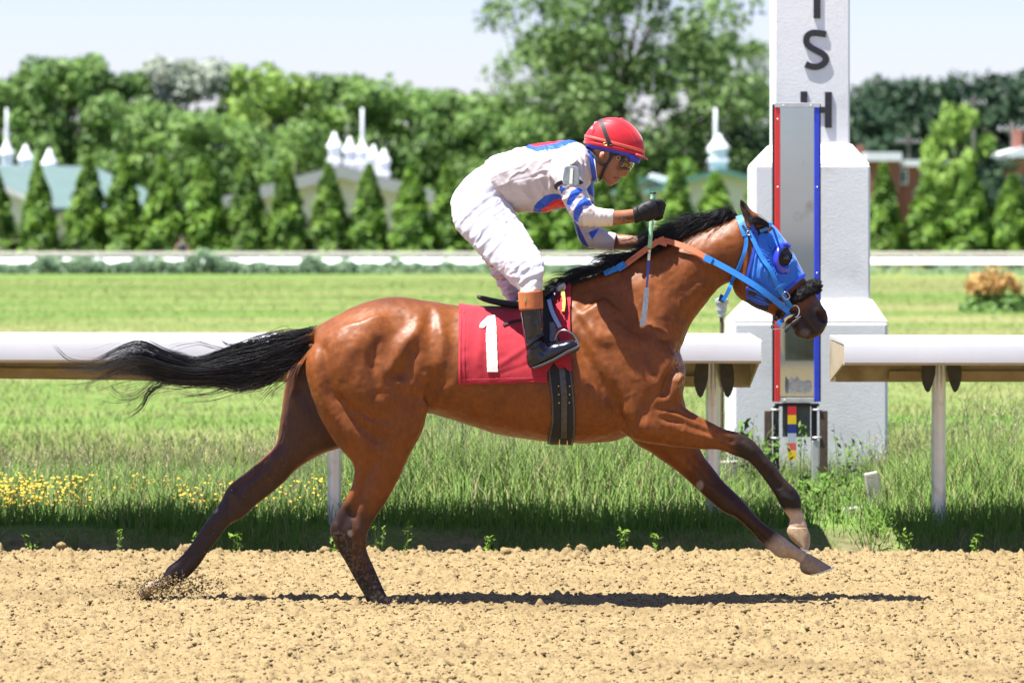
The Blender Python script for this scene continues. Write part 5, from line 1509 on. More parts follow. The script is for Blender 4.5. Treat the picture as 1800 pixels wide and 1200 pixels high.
Cs = paint(Cs, in_poly(px, py, [(951,378),(952,368),(962,362),(974,352),(988,350),(1000,356),(1000,366),(978,366),(966,378)]) & tor & ~nearm, red)
Cs = paint(Cs, (np.abs(V[:, 1]+.05) < .12) & (((px-970)/46)**2+((V[:, 1]+.05)/.115)**2 < 1) & (N[:, 2] > .35), blue)
Cs = paint(Cs, (((px-962)/30)**2+((V[:, 1]+.05)/.06)**2 < 1) & (N[:, 2] > .35), red)
sl = nearm & (py > 326) & (px < 1050)
al = (py-326)*.86 + (px-975)*.42                        # along the upper arm
ac = (px-975)*.86 - (py-326)*.42
tri = lambda a, p: np.abs(((a/p) % 1)-.5)*2
hoop = in_poly(px, py, [(983,326),(994,330),(987,342),(984,334)]) | in_poly(px, py, [(996,356),(1003,338),(1016,330),(1024,334),(1022,338),(1012,348),(1004,362),(1000,366)]) | in_poly(px, py, [(1008,374),(1012,362),(1020,352),(1028,346),(1036,352),(1040,361),(1026,368),(1018,380),(1016,392),(1008,386)])
Cs = paint(Cs, sl & hoop, blue)
farm = V[:, 1] > .06
Cs = paint(Cs, farm & in_poly(px, py, [(1036,312),(1050,310),(1050,352),(1034,340),(1030,328)]), blue)
Cs = paint(Cs, farm & in_poly(px, py, [(1036,354),(1050,352),(1050,372),(1030,370)]), blue)
Cs = paint(Cs, farm & in_poly(px, py, [(1034,408),(1054,401),(1041,421)]), blue)
Cs = paint(Cs, farm & in_poly(px, py, [(1004,388),(1012,388),(1036,436),(1024,432)]), blue*.6)
cuffm = (px > 1025) & (py > 362) & (V[:, 1] < 0)
Cs = paint(Cs, cuffm*.55, [.72, .64, .55])
Cs = paint(Cs, cuffm & (px > 1068) & (vnoise3(V, 260, 4) > .45), [.35, .28, .20])
sh = obj("shirt", V, F, M_shirt, rider); set_col(sh, Cs)
# stand-up collar
V, F = loft(lean([(1028,261, 1042,318, .066, 0), (1034,262, 1047,318, .063, 0), (1041,268, 1049,317, .058, 0)], HY), 5, 40)
nR = len(V)//40
F = [f for f in F if len(f) == 4]
co_ = obj("collar", V, F, mat("blue collar", (.018, .070, .42), rough=.5, noise=(12, .06)), rider)
md = co_.modifiers.new("s", 'SOLIDIFY'); md.thickness = .004
V, F = loft(lean([(1041,267.5, 1049.5,317.5, .0595, 0), (1043,269, 1050.5,317.5, .0590, 0)], HY), 3, 40)
cp = obj("collar_piping", V, [f for f in F if len(f) == 4], M_cup, rider); md = cp.modifiers.new("s", 'SOLIDIFY'); md.thickness = .005
# waistband tie and shirt-hem tuck
V, F = body_loft([[(899,368, 893,376, .006, -.03), (906,372, 899,378, .010, -.04), (904,377, 897,374, .006, -.04)]], .003, 2)
obj("shirt_hem", V, F, M_shirt, rider); set_col(rider.children[-1], np.tile(pale, (len(V), 1)))

# --- armband number case with its strap
def plate(name, poly, y0, y1, m, par, bev=.004, tilt=0.0):
    c = np.mean(poly, 0)
    pl = [W(a, b, y0) for a, b in poly]
    P0 = np.array(pl); P1 = P0 + np.array([0, y1-y0, 0])
    if tilt:
        for P_ in (P0, P1): P_[:, 1] += (P_[:, 0]-P0[:, 0].mean())*tilt
    n = len(poly)
    V = np.concatenate([P0, P1]); F = [tuple(range(n)), tuple(range(2*n-1, n-1, -1))]+[(i, i+n, (i+1) % n+n, (i+1) % n) for i in range(n)]
    o = obj(name, V, F, m, par, smooth=False, normals=True)
    if bev: md = o.modifiers.new("b", 'BEVEL'); md.width = bev; md.segments = 2; md.limit_method = 'ANGLE'
    return o
M_case = mat("scuffed clear case", (.20, .235, .26), rough=.16, spec=.7, coat=.5, noise=(40, .3), ramp2=((.45, .50, .54), 35, .62, .75))
case = plate("number_case", [(992,294),(997,291.5),(1012,292),(1017,296),(1019,306),(1018,322),(1014,327.5),(995,326.5),(989.5,324),(989,312)], -.324, -.306, M_case, rider, tilt=-.10)
plate("case_slip", [(1002.5,296),(1007.5,296),(1006,323.5),(1000.5,323)], -.3265, -.3245, mat("white slip", (.78, .75, .66), rough=.6), case, bev=0, tilt=-.10)
pts = [(989,320,-.312),(982,323,-.302),(977.5,328,-.272),(980,333,-.24)]
def ribbon_pts(P, Nn, w, t):
    """flat strap: P (n,3), normals (n,3)"""
    P = np.asarray(P, float); Nn = np.asarray(Nn, float)
    T = np.gradient(P, axis=0); T /= np.linalg.norm(T, axis=1)[:, None]+1e-9
    B = np.cross(T, Nn); B /= np.linalg.norm(B, axis=1)[:, None]+1e-9
    Nn = np.cross(B, T)
    w = np.asarray(w)*np.ones(len(P))
    a = P + B*w[:, None]/2; b = P - B*w[:, None]/2
    V = np.stack([a, b, b+Nn*t, a+Nn*t], 1).reshape(-1, 3); n = len(P); F = []
    for i in range(n-1):
        for k in range(4): F.append((i*4+k, i*4+(k+1) % 4, (i+1)*4+(k+1) % 4, (i+1)*4+k))
    F += [(3, 2, 1, 0), tuple((n-1)*4+k for k in range(4))]
    return V, F
P = crom([W(a, b, c) for a, b, c in pts], 5)
V, F = ribbon_pts(P, np.tile([-.4, -1, -.2], (len(P), 1)), .020, .003); obj("armband_strap", V, F, M_strap, rider, smooth=False)
P = crom([W(a, b, c) for a, b, c in [(1017,318,-.316),(1022,322,-.30),(1026,328,-.26)]], 5)
V, F = ribbon_pts(P, np.tile([.4, -1, -.2], (len(P), 1)), .018, .003); obj("armband_strap", V, F, M_strap, rider, smooth=False)
V, F = body_loft([[(1006,291, 1001,293, .008, -.29), (1014,283, 1003,288, .012, -.295), (1018,278, 1010,278, .008, -.28)], [(1004,286, 1000,290, .006, -.295), (1008,280, 1004,282, .008, -.29), (1018,284, 1014,288, .008, -.285)]], .003, 2)
obj("sleeve_knot", V, F, M_shirt, rider); set_col(rider.children[-1], np.tile(pale, (len(V), 1)))

# --- gloves: palm, four curled fingers, thumb
def finger(pts, rad): return tube(crom([W(*p) for p in pts], 4), np.interp(np.linspace(0, 1, (len(pts)-1)*4+1), np.linspace(0, 1, len(rad)), rad), 12)
GY = -.05
gl = [loft(lean([(1112,364, 1116,394, .033, -.195+GY), (1120,361, 1125,390, .034, -.19+GY), (1132,354, 1138,386, .036, -.18+GY), (1143,350, 1149,380, .036, -.175+GY), (1152,352, 1157,374, .030, -.17+GY)], GY), 5, 20)]
for q in range(4):       # knuckle row runs down the whip, fingers wrap to the far side and back under
    a = q*7.4
    gl.append(finger([(1146-q*.5, 356+a*.85, -.185+GY), (1159+1.5*math.sin(q)-q*.8, 355+a, -.183+GY), (1166.5-q*1.6, 361+a*.85, -.155+GY), (1160-q*1.2, 365+a*.85, -.128+GY), (1148-q*.5, 364+a*.85, -.122+GY), (1140, 366+a*.8, -.138+GY)],
              [.014, .0145, .0135, .0125, .011, .009]))
gl.append(finger([(1128,380,-.20+GY), (1138,385,-.208+GY), (1148,381,-.205+GY), (1156,375,-.196+GY)], [.015, .014, .0125, .010]))
V, F = remesh(*merge(gl), .0032); V = smooth_v(V, F, 3, .5, 0)
V = sculpt(V, F, [([(1121,362),(1127,390)], 1.4, -.004), ([(1134,362),(1142,370)], 1.6, -.003), ([(1150,352),(1164,358)], 1.6, .003)])
gn = obj("glove", V, F, M_glove, rider)
V, F = blob(W(1124.5, 374.5, -.2255+GY), (.010, .0025, .0085)); obj("glove_badge", V, F, M_gold, gn)
gl = [loft([(1120,414, 1120,440, .031, .115), (1130,412, 1132,438, .033, .10), (1145,411, 1148,436, .034, .08), (1160,410, 1162,432, .032, .06)], 5, 20)]
for q in range(4):
    gl.append(finger([(1148+q*3, 414, .075-.021*q), (1164+q*2, 411-q*.6, .07-.021*q), (1176+q*1.2, 417, .062-.021*q), (1176+q, 427, .058-.021*q), (1166+q*.6, 432, .055-.021*q), (1156, 430, .055-.02*q)], [.013, .014, .013, .012, .011, .009]))
gl.append(finger([(1138,430,.03), (1150,436,.0), (1160,441,-.015), (1168,446,-.02)], [.015, .014, .013, .0105]))
V, F = remesh(*merge(gl), .0034); V = smooth_v(V, F, 3, .5, 0)
obj("glove", V, F, M_glove, rider)

# --- boots
def boot(y, name="boot"):
    V, F = remesh(*merge([loft([(953.5,541, 914,543, .054, y), (955,560, 916,562, .054, y), (956,578, 919,582, .051, y), (954,596, 922,600, .046, y), (956,606, 924,612, .042, y), (960,612, 926,622, .040, y)], 5, 28),
         loft([(938,600, 925,626, .034, y), (950,601, 928,643, .036, y), (962,603, 938,648, .037, y), (978,601, 954,640, .038, y-.01), (994,598, 976,630, .039, y-.018), (1007,598, 996,620, .037, y-.022), (1016,604, 1010,614, .026, y-.024)], 5, 24)]), .004)
    V = smooth_v(V, F, 3, .5, 0)
    V = sculpt(V, F, [([(926,615),(940,604),(956,596)], 2.4, -.007), ([(928,608),(938,598),(954,588)], 2.6, .006), ([(936,618),(946,612),(956,604)], 2, .005), ([(934,612),(946,606),(954,600)], 1.6, -.006),
                      ([(945,560),(950,590)], 3, -.003), ([(930,560),(934,590)], 4, .002), ([(950,618),(958,624),(964,622)], 1.4, -.002)])
    N = vnormals(V, F); V = V + N*(.0012*vnoise3(V, 40, 7))[:, None]
    b = obj(name, V, F, M_boot, rider)
    V, F = loft([(952.5,510, 912,513, .056, y), (953,525, 912.5,528, .057, y), (953.5,542, 914,545, .057, y)], 5, 36)
    c = obj("boot_cuff", V, [f for f in F if len(f) == 4], M_cuff, b); md = c.modifiers.new("s", 'SOLIDIFY'); md.thickness = .004
    return b
bn = boot(-.315)
sole = [(935,646),(939,649.5),(955,643),(975,634),(996,622),(1012,614.5),(1018,611),(1018.5,607),(1013,609),(996,616.5),(975,629),(954,639),(938,645)]
plate("boot_sole", sole, -.380, -.30, M_sole, bn, bev=.002, tilt=-.25)
MB().box(tuple(W(943, 646.5, -.262)), tuple(W(943, 646.5, -.262)+np.array([.001, .001, .001]))) if False else None
for (cx, cy, s_) in ((995, 614.5, 1.0), (1000, 612.5, 1.0)):      # maker's letters stamped on the welt
    pass
crown_pts = [(919.5,527),(918.5,520.5),(920.5,523),(922,518.5),(923.5,522.5),(926,519.5),(925.5,526)]
plate("cuff_crest", crown_pts, -.3735, -.3722, M_gold, bn, bev=0)
plate("cuff_crest", [(919.7,527.5),(925.3,526.8),(924.5,530),(921,530.4)], -.3735, -.3722, M_gold, bn, bev=0)
boot(.315)

# --- cap / helmet
def dome(n=48, m=24):
    # outline in px: centre of the rim plane and apex; slices parallel to the tilted rim
    st = [(1131,271, 1029,250, .094, 0), (1133,261, 1027,244, .096, 0), (1130.5,247, 1029,236.5, .094, 0), (1122.5,232, 1036,226, .086, 0), (1110,218.5, 1046,216, .070, 0), (1097,210.5, 1058,209.5, .047, 0), (1085,207, 1070,206.5, .02, 0)]
    return loft(lean(st, HY), 6, 48)
V, F = dome(); V, F = remesh(V, F, .004); V = smooth_v(V, F, 3, .5, 0)
V = sculpt(V, F, [([(1062,212),(1086,216),(1108,230),(1120,252),(1122,268)], 1.3, -.0016), ([(1036,238),(1044,222),(1056,212)], 1.3, -.0014)])
cap = obj("helmet", V, F, M_cap, rider)
def band(name, sts, m, par, th=.003):
    V, F = loft(lean(sts, HY), 4, 48); o = obj(name, V, [f for f in F if len(f) == 4], m, par); md = o.modifiers.new("s", 'SOLIDIFY'); md.thickness = th; md.offset = 1; return o
band("band", [(1132.2,270, 1028,241, .0960, 0), (1133.4,264.5, 1028.6,237.0, .0965, 0)], M_capband, cap)
band("rim", [(1131.5,276, 1027.5,252, .0940, 0), (1132.5,270.5, 1026.8,247.0, .0960, 0)], M_cap, cap)
# peak
pk = []
for t in np.linspace(-1, 1, 17):
    yy = .082*t+HY; pk.append((1131.5-14*t*t, 274.5-4.0*t*t, yy, 1139-17*t*t, 280.5-5*t*t))
V = [W(a, b, y) for a, b, y, c, d in pk]+[W(c, d, y) for a, b, y, c, d in pk]; n = len(pk)
pko = obj("peak", V, [(i, i+1, n+i+1, n+i) for i in range(n-1)], M_cap, cap); md = pko.modifiers.new("s", 'SOLIDIFY'); md.thickness = .007; md.offset = 0
V, F = blob(W(1092.5, 209, HY), (.014, .014, .005)); obj("button", V, F, M_cap, cap)
for (a, b) in ((1040.5, 224), (1047, 215.5)):
    plate("sticker", [(a-2, b-1.5), (a+2.5, b-2.5), (a+1, b+3), (a-3.5, b+3.5)], HY-.062 if a < 1043 else HY-.02, HY-.058 if a < 1043 else HY-.016, M_cup, cap, bev=0)
# blue inner padding under the rim
band("blue_padding", [(1124,281, 1034,258, .082, 0), (1130,272, 1029,251, .090, 0)], M_bluepad, cap, .004)
band("blue_padding", [(1122,287.5, 1100,282, .060, 0), (1127,276, 1094,268, .074, 0)], M_bluepad, cap, .004)
V, F = blob(W(1044, 258, HY), (.032, .062, .022)); obj("blue_padding", V, F, M_bluepad, cap)
# goggles
gv = []
th = np.linspace(-1.25, 1.25, 17)
rows_g = [(0.0, 1116, 279), (.25, 1116.5, 283), (.5, 1115.5, 289), (.75, 1112.5, 294), (1.0, 1107.5, 299)]
for (f, gx, gy) in rows_g:
    for t in th:
        k = (1-math.cos(t)); gv.append(W(gx-30*k*.92, gy+.2*k-5.5*k, .074*math.sin(t)/math.sin(1.25)+HY))
n = len(th); F = [(i*n+j, i*n+j+1, (i+1)*n+j+1, (i+1)*n+j) for i in range(4) for j in range(n-1)]
V = smooth_v(np.array(gv), F, 1, .3, 0)
go = obj("goggles", V, F, M_lens, rider); md = go.modifiers.new("s", 'SOLIDIFY'); md.thickness = .004; md.offset = 1
rim_t = [gv[j] for j in range(n)]; rim_b = [gv[4*n+j] for j in range(n)]
loop = rim_t + rim_b[::-1] + [rim_t[0]]
V, F = tube(np.array(loop), .0048, 8); obj("goggle_frame", V, F, M_tintframe, go)
# harness straps laid over the head
JB = BVHTree.FromPolygons([Vector(v) for v in np.concatenate([BV, cap.data and np.array([list(v.co+Vector(wloc(cap))) for v in cap.data.vertices])])],
     [tuple(int(i) for i in f) for f in BF] + [tuple(int(i)+len(BV) for i in p.vertices) for p in cap.data.polygons])
def jhit(px_, py_, off):
    d = Vector(W(px_, py_, 0))-CAMV; d.normalize()
    loc, n, i, dist = JB.ray_cast(CAMV, d)
    if loc is None: return np.array(W(px_, py_, -.05+HY)), np.array([0, -1., 0])
    return np.array(loc+n*off), np.array(n)
def jstrap(name, pl, w, m, par, off=.003, t=.003, sub=6):
    Q = crom(pl, sub); R = [jhit(a, b, off) for a, b in Q]
    P = np.array([r[0] for r in R]); N = np.array([r[1] for r in R])
    for _ in range(3):
        P[1:-1] = (P[:-2]+2*P[1:-1]+P[2:])/4; N[1:-1] = (N[:-2]+2*N[1:-1]+N[2:])/4
    P = P + N*off*.5
    V, F = ribbon_pts(P, N, w, t); return obj(name, V, F, m, par, smooth=False)
jstrap("goggle_strap", [(1056,212),(1062,228),(1068,244),(1075,259),(1084,272)], .021, M_strap, cap, .003)
jstrap("goggle_strap", [(1084,271),(1091,280),(1096,290)], .014, M_strap, cap, .007)
jstrap("chin_strap", [(1074,254),(1074,268),(1072,280),(1064,294),(1058,306),(1053,317)], .013, M_strap, cap, .005)
jstrap("chin_strap", [(1030,258),(1042,272),(1052,285),(1060,290)], .012, M_strap, cap, .006)
jstrap("chin_strap", [(1060,290),(1068,287),(1074,278),(1080,270)], .012, M_strap, cap, .006)
V, F = body_loft([[(1072,262, 1050,262, .006, -.074), (1074,270, 1064,272, .006, -.076), (1068,286, 1062,288, .005, -.07)]], .003, 2)
def buckle(cx, cy, w, h, ang, par, m=M_gold, off=.010):
    c, n_ = jhit(cx, cy, off); ca, sa = math.cos(ang), math.sin(ang)
    pts = [(-w, -h), (w, -h), (w, h), (-w, h), (-w, -h)]
    P = [c + np.array([a*ca-b*sa, 0, a*sa+b*ca]) for a, b in pts]
    V, F = tube(crom(P, 3), .0016, 6); return obj("buckle", V, F, m, par)
buckle(1064.5, 253, .008, .006, .3, cap); buckle(1086, 277.5, .007, .008, -.4, cap, off=.014); buckle(1049, 314.5, .010, .007, .3, cap, M_steel, .012)

# --- whip
whip = empty("whip", W(1141, 570, -.2), "slim riding whip with pale green grip and flat silver flap, held upright", "whip")
wpt = lambda px_, py_: W(px_, py_, -.152 + GY - .0002*(py_-340))
M_grip = mat("pale green grip tape", (.22, .46, .27), rough=.6, noise=(60, .15), bump=(90, .3, .003))
M_shaft = mat("white shaft", (.70, .70, .66), rough=.35); M_shaftb = mat("blue shaft", (.05, .10, .40), rough=.35)
M_flap = mat("silver flap", (.38, .42, .44), rough=.45, noise=(50, .25), bump=(70, .3, .002))
g = crom([wpt(1148, 340), wpt(1146.5, 365), wpt(1145, 395), wpt(1142, 436)], 10)
gr = .0125 + .0012*np.sin(np.linspace(0, 70, len(g)))
V, F = tube(g, gr*np.linspace(1.0, .82, len(g)), 14); obj("grip", V, F, M_grip, whip)
V, F = tube([wpt(1148.1, 338), wpt(1148, 341)], .0145, 14); obj("butt_cap", V, F, M_black, whip)
V, F = tube([wpt(1142, 436), wpt(1141.3, 445)], [.0095, .0075], 12); obj("ferrule", V, F, M_gold, whip)
V, F = tube([wpt(1141.3, 445), wpt(1140.2, 458)], [.0072, .0068], 12); obj("shaft_white", V, F, M_shaft, whip)
V, F = tube([wpt(1140.2, 458), wpt(1138.4, 488), wpt(1136.6, 505)], [.0066, .0058, .005], 12); obj("shaft_blue", V, F, M_shaftb, whip)
fl = [wpt(1133, 505), wpt(1141.5, 505), wpt(1138.5, 540), wpt(1135, 571), wpt(1124.5, 574), wpt(1129, 540)]
for k_, (o1, nm) in enumerate(((-.004, "flap"), (.003, "flap"))):
    P = np.array(fl); V = np.concatenate([P+np.array([0, o1, 0]), P+np.array([0, o1+.0045, 0])])
    obj(nm, V, [tuple(range(6)), tuple(range(11, 5, -1))]+[(i, i+6, (i+1) % 6+6, (i+1) % 6) for i in range(6)], M_flap, whip, smooth=False, normals=True)
# ================================================================ tack on the horse
M_cloth = mat("red saddle cloth", (.34, .024, .036), rough=.85, spec=.2, noise=(7, .10), bump=[(420, .2, .001), (22, .12, .006)], sheen=.15)
M_num = mat("cream numeral cloth", (.76, .71, .60), rough=.7, noise=(20, .08), ramp2=((.50, .46, .38), 14, .58, .8))
M_girth = mat("black elastic girth", (.010, .010, .011), rough=.8, noise=(40, .3), bump=(160, .3, .002))
M_girthedge = mat("rubber edge", (.05, .05, .05), rough=.5, noise=(30, .3))
M_hood = mat("blue blinker hood", (.030, .150, .56), rough=.65, spec=.25, noise=(26, .10), sheen=.2, bump=[(60, .12, .003)])
M_hoodedge = mat("royal blue binding", (.012, .050, .42), rough=.5, noise=(60, .1))
M_bstrap = mat("sky blue webbing strap", (.020, .180, .55), rough=.5, spec=.4, noise=(50, .12), bump=(220, .15, .001))
M_rubber2 = mat("orange rubber rein grip", (.46, .130, .050), rough=.55, noise=(60, .12), bump=(200, .2, .001))
M_fleece = mat("black fleece", (.006, .0055, .0055), rough=.9, noise=(60, .4))
M_navy = mat("navy strap", (.03, .045, .11), rough=.45, noise=(40, .2))
M_cream2 = mat("cream pommel leather", (.70, .66, .56), rough=.5, noise=(20, .1))
M_yel = mat("yellow foam pad", (.55, .42, .08), rough=.85, noise=(70, .2), bump=(120, .3, .003))

def wrap_patch(axis0, axis1, nu, th0, th1, nt, off, test, rfun=None):
    """sheet wrapped round the horse: rays towards an axis (two world points); keeps faces whose image position passes test"""
    axis0 = np.asarray(axis0, float); axis1 = np.asarray(axis1, float)
    ax = axis1-axis0; ax = ax/np.linalg.norm(ax)
    side = np.array([0, -1.0, 0]); upv = np.cross(ax, side); upv /= np.linalg.norm(upv)
    if upv[2] < 0: upv = -upv
    V = np.zeros((nu, nt, 3)); Nn = np.zeros((nu, nt, 3))
    for i in range(nu):
        c = axis0 + (axis1-axis0)*i/(nu-1)
        for j in range(nt):
            t = th0+(th1-th0)*j/(nt-1)
            d = upv*math.cos(t)+side*math.sin(t)
            p, n_ = radial(c, d, off)
            V[i, j] = p; Nn[i, j] = n_
    return V, Nn

def patch_obj(name, V, m, par, test, thick=.004, relief=None, smooth_it=4):
    nu, nt, _ = V.shape
    idx = np.arange(nu*nt).reshape(nu, nt)
    F = np.stack([idx[:-1, :-1], idx[1:, :-1], idx[1:, 1:], idx[:-1, 1:]], -1).reshape(-1, 4)
    P = V.reshape(-1, 3)
    P = smooth_v(P, F, smooth_it, .5, 0)
    if relief is not None:
        N = vnormals(P, F)
        if np.mean(N[:, 1]*P[:, 1]) < 0 and np.mean(N[:, 1]*np.sign(P[:, 1])) < 0: N = -N
        P = P + N*relief(P)[:, None]
    ctr = P[F].mean(1); cx, cy = to_px(ctr)
    keep = test(cx, cy, ctr)
    F = F[keep]
    used = np.unique(F); mp_ = -np.ones(len(P), int); mp_[used] = np.arange(len(used))
    o = obj(name, P[used], mp_[F], m, par)
    bm = bmesh.new(); bm.from_mesh(o.data); bmesh.ops.recalc_face_normals(bm, faces=bm.faces[:])
    bm.to_mesh(o.data); bm.free()
    # make normals point away from the horse's mid plane
    N = np.array([0.0]*3); me = o.data
    s_ = sum((p.normal.y*(1 if (p.center.y+wloc(o).y) > 0 else -1))*p.area for p in me.polygons)
    if s_ < 0: me.flip_normals()
    md = o.modifiers.new("s", 'SOLIDIFY'); md.thickness = thick; md.offset = 1
    return o

# --- saddle cloth with number
cl_out = [(806,535),(860,530),(920,532),(958,520),(990,496),(996,498),(998,540),(1001,600),(1006,640),(1003,656),(988,650),(975,640),(964,648),(962,672),(900,673),(811,677),(808,600)]
ctest = lambda x, y, P: ((x > 806) & (x < 1003) & ((y < 676-(x-811)*.030) & (x < 961) | (x >= 961) & (y < 645-(x-961)*.0+8*np.sin(x*.25)))) & (y < 677)
A0 = W(800, 645); A1 = W(1010, 645)
V, Nn = wrap_patch(A0, A1, 150, -2.0, 2.0, 220, .010, None)
cloth_rel = lambda P: .0025*np.clip(vnoise3(P, 9, 3)+.5*vnoise3(P, 22, 4), -1, 1)+.0018 + .003*np.exp(-(seg_dist(*to_px(P), [(850,560),(840,640)])[0]/6)**2) + .004*np.exp(-(seg_dist(*to_px(P), [(880,640),(940,600)])[0]/5)**2) - .002*np.exp(-(seg_dist(*to_px(P), [(870,660),(930,640)])[0]/4)**2)
cloth = patch_obj("saddle_cloth", V, M_cloth, None, ctest, .004, cloth_rel, 6)
tag(cloth, "red saddle cloth with a white number one on the horse's back", "saddle cloth")
one = [(856,570),(851,576),(843,576),(844,569),(858,555.5),(870,554),(872,570),(875.5,653.5),(856.5,653.8),(854,590)]
Vn, _ = wrap_patch(W(838, 645), W(880, 645), 64, .3, 2.0, 330, .0165, None)
patch_obj("number", Vn, M_num, cloth, lambda x, y, P: in_poly(x, y, one) & (P[:, 1] < 0), .0015, cloth_rel, 6)
# stitched hem lines
Vh, _ = wrap_patch(W(806, 645), W(965, 645), 120, .2, 2.0, 300, .0155, None)
patch_obj("hem", Vh, mat("hem stitching", (.40, .025, .042), rough=.8, noise=(90, .3)), cloth, lambda x, y, P: (P[:, 1] < 0) & (((x > 807.5) & (x < 810) & (y > 545) & (y < 675)) | ((x > 815.5) & (x < 816.6) & (y > 545) & (y < 672)) | ((y > 667-(x-811)*.03) & (y < 668.2-(x-811)*.03) & (x < 960) & (x > 810))), .0012, cloth_rel, 6)

# --- girth
def gx0(y): return 961+(y-640)*-.002+np.maximum(0, (y-700))*.0
V, Nn = wrap_patch(W(950, 645), W(1020, 645), 70, -3.3, 3.3, 260, .008, None)
gt = lambda x, y, P: (y > 638) & (x > np.interp(y, [640,700,740,780], [962,969,970,962])) & (x < np.interp(y, [640,680,720,760,780], [1003,1008,1011,1011,1007]))
girth = patch_obj("girth", V, M_girth, None, gt, .006, None, 4)
tag(girth, "black elastic girth strap round the horse's belly behind the foreleg", "girth")
Vg, _ = wrap_patch(W(950, 645), W(1020, 645), 110, .9, 3.0, 260, .0125, None)
patch_obj("girth_edge", Vg, M_girthedge, girth, lambda x, y, P: (P[:, 1] < .02) & (y > 650) & (np.abs(x-np.interp(y, [640,700,740,780], [964,971,972,964.5])) < 1.5), .004, None, 3)
patch_obj("girth_edge", Vg, M_girthedge, girth, lambda x, y, P: (P[:, 1] < .02) & (y > 650) & (np.abs(x-np.interp(y, [640,680,720,760,780], [1001,1005.5,1009,1009,1005])) < 1.5), .004, None, 3)
patch_obj("billet", Vg, mat("scuffed black billet", (.045, .043, .040), rough=.4, noise=(60, .5)), girth, lambda x, y, P: (P[:, 1] < .02) & (y > 648) & (y < 768) & (np.abs(x-np.interp(y, [640,700,770], [987,992,991])) < 5.2), .005, None, 3)
for cy in (678, 692, 706):
    for cx_ in (982.5, 1000.5):
        p, n_ = hit(cx_, cy, .016); V, F = blob(p, .0045, 8, 6); obj("rivet", V, F, M_gold, girth)
P = [hit(a, b, .020)[0] for a, b in ((984,766), (984,774), (990,778), (997,775), (997,768))]
V, F = tube(crom(P, 4), .003, 8); obj("girth_ring", V, F, M_gold, girth)

# --- saddle: seat, pommel, pad, flap, stirrup leather and iron
saddle = empty("racing_saddle", W(950, 540), "tiny black racing saddle with cream pommel and polished stirrup iron", "saddle")
V, F = remesh(*merge([loft([(838,518.5, 838,524, .05, 0), (850,520, 850,530, .075, 0), (880,526, 880,538, .095, 0), (915,529, 915,543, .10, 0), (945,515, 947,538, .085, 0), (970,503, 975,530, .06, 0)], 6, 28)]), .005)
V = smooth_v(V, F, 3, .5, 0); obj("seat", V, F, M_girth, saddle)
V, F = remesh(*merge([loft([(984,494.5, 972,506, .016, -.03), (994,498, 976,518, .018, -.045), (994,512, 974,531, .014, -.075), (986,524, 972,540, .010, -.10)], 6, 20),
     loft([(984,494.5, 972,506, .016, .03), (994,498, 976,518, .018, .045), (994,512, 974,531, .014, .075), (986,524, 972,540, .010, .10)], 6, 20), loft([(980,493, 974,505, .03, 0), (988,494, 978,508, .03, 0), (994,500, 984,512, .025, 0)], 6, 20)]), .004)
V = smooth_v(V, F, 3, .5, 0); obj("pommel", V, F, M_cream2, saddle)
def hpatch(name, poly, m, par, off, thick, step=1.5, smooth_it=4, default_y=-.15):
    """sheet draped on the horse's near side inside an image polygon"""
    xs_ = np.arange(min(p[0] for p in poly)-step, max(p[0] for p in poly)+2*step, step); ys_ = np.arange(min(p[1] for p in poly)-step, max(p[1] for p in poly)+2*step, step)
    V = np.array([[hit(x, y, off, default_y)[0] for x in xs_] for y in ys_])
    return patch_obj(name, V, m, par, lambda x, y, P: in_poly(x, y, poly), thick, None, smooth_it)
hpatch("pad_edge", [(986,512),(993,502),(995,515),(994,540),(991,552),(988,548),(989,530)], M_yel, saddle, .030, .008)
hpatch("flap", [(955,512),(972,508),(974,530),(972,560),(973,600),(968,606),(956,606),(950,560)], M_girth, saddle, .026, .005)
hpatch("girth_point", [(966,566),(975,566),(982,600),(975,604),(966,600)], mat("grey leather point", (.10, .10, .105), rough=.5, noise=(30, .2)), saddle, .032, .004)
hpatch("cloth_front", [(974,540),(988,522),(992,545),(996,590),(998,600),(984,602),(976,575)], M_cloth, saddle, .022, .004)
hpatch("cloth_tail", [(968,628),(985,622),(1000,622),(1004,640),(1006,652),(997,650),(988,640),(976,640)], M_cloth, saddle, .024, .004, 1.2)
def hstrap(name, pl, w, m, par, off, t=.003, sub=6, dy=-.15, it=3):
    Q = crom(pl, sub); R = [hit(a, b, off, dy) for a, b in Q]
    P = np.array([r[0] for r in R]); N = np.array([r[1] for r in R])
    for _ in range(it):
        P[1:-1] = (P[:-2]+2*P[1:-1]+P[2:])/4; N[1:-1] = (N[:-2]+2*N[1:-1]+N[2:])/4
    N /= np.linalg.norm(N, axis=1)[:, None]
    V, F = ribbon_pts(P, N, w, t); return obj(name, V, F, m, par, smooth=False)
hstrap("stirrup_leather", [(968,536),(971,552),(977,568),(983,582)], .020, mat("pale blue webbing", (.26, .36, .56), rough=.6, noise=(80, .2)), saddle, .040)
hstrap("surcingle", [(960,510),(968,524),(972,538)], .022, M_navy, saddle, .036)
hstrap("surcingle", [(984,512),(978,524),(972,536)], .018, M_navy, saddle, .038)
hstrap("surcingle", [(958,508),(966,503),(974,506),(982,514)], .016, M_girth, saddle, .040)
hstrap("buckle_strap", [(884,576),(898,571),(912,568),(922,566)], .014, M_girth, saddle, .020)
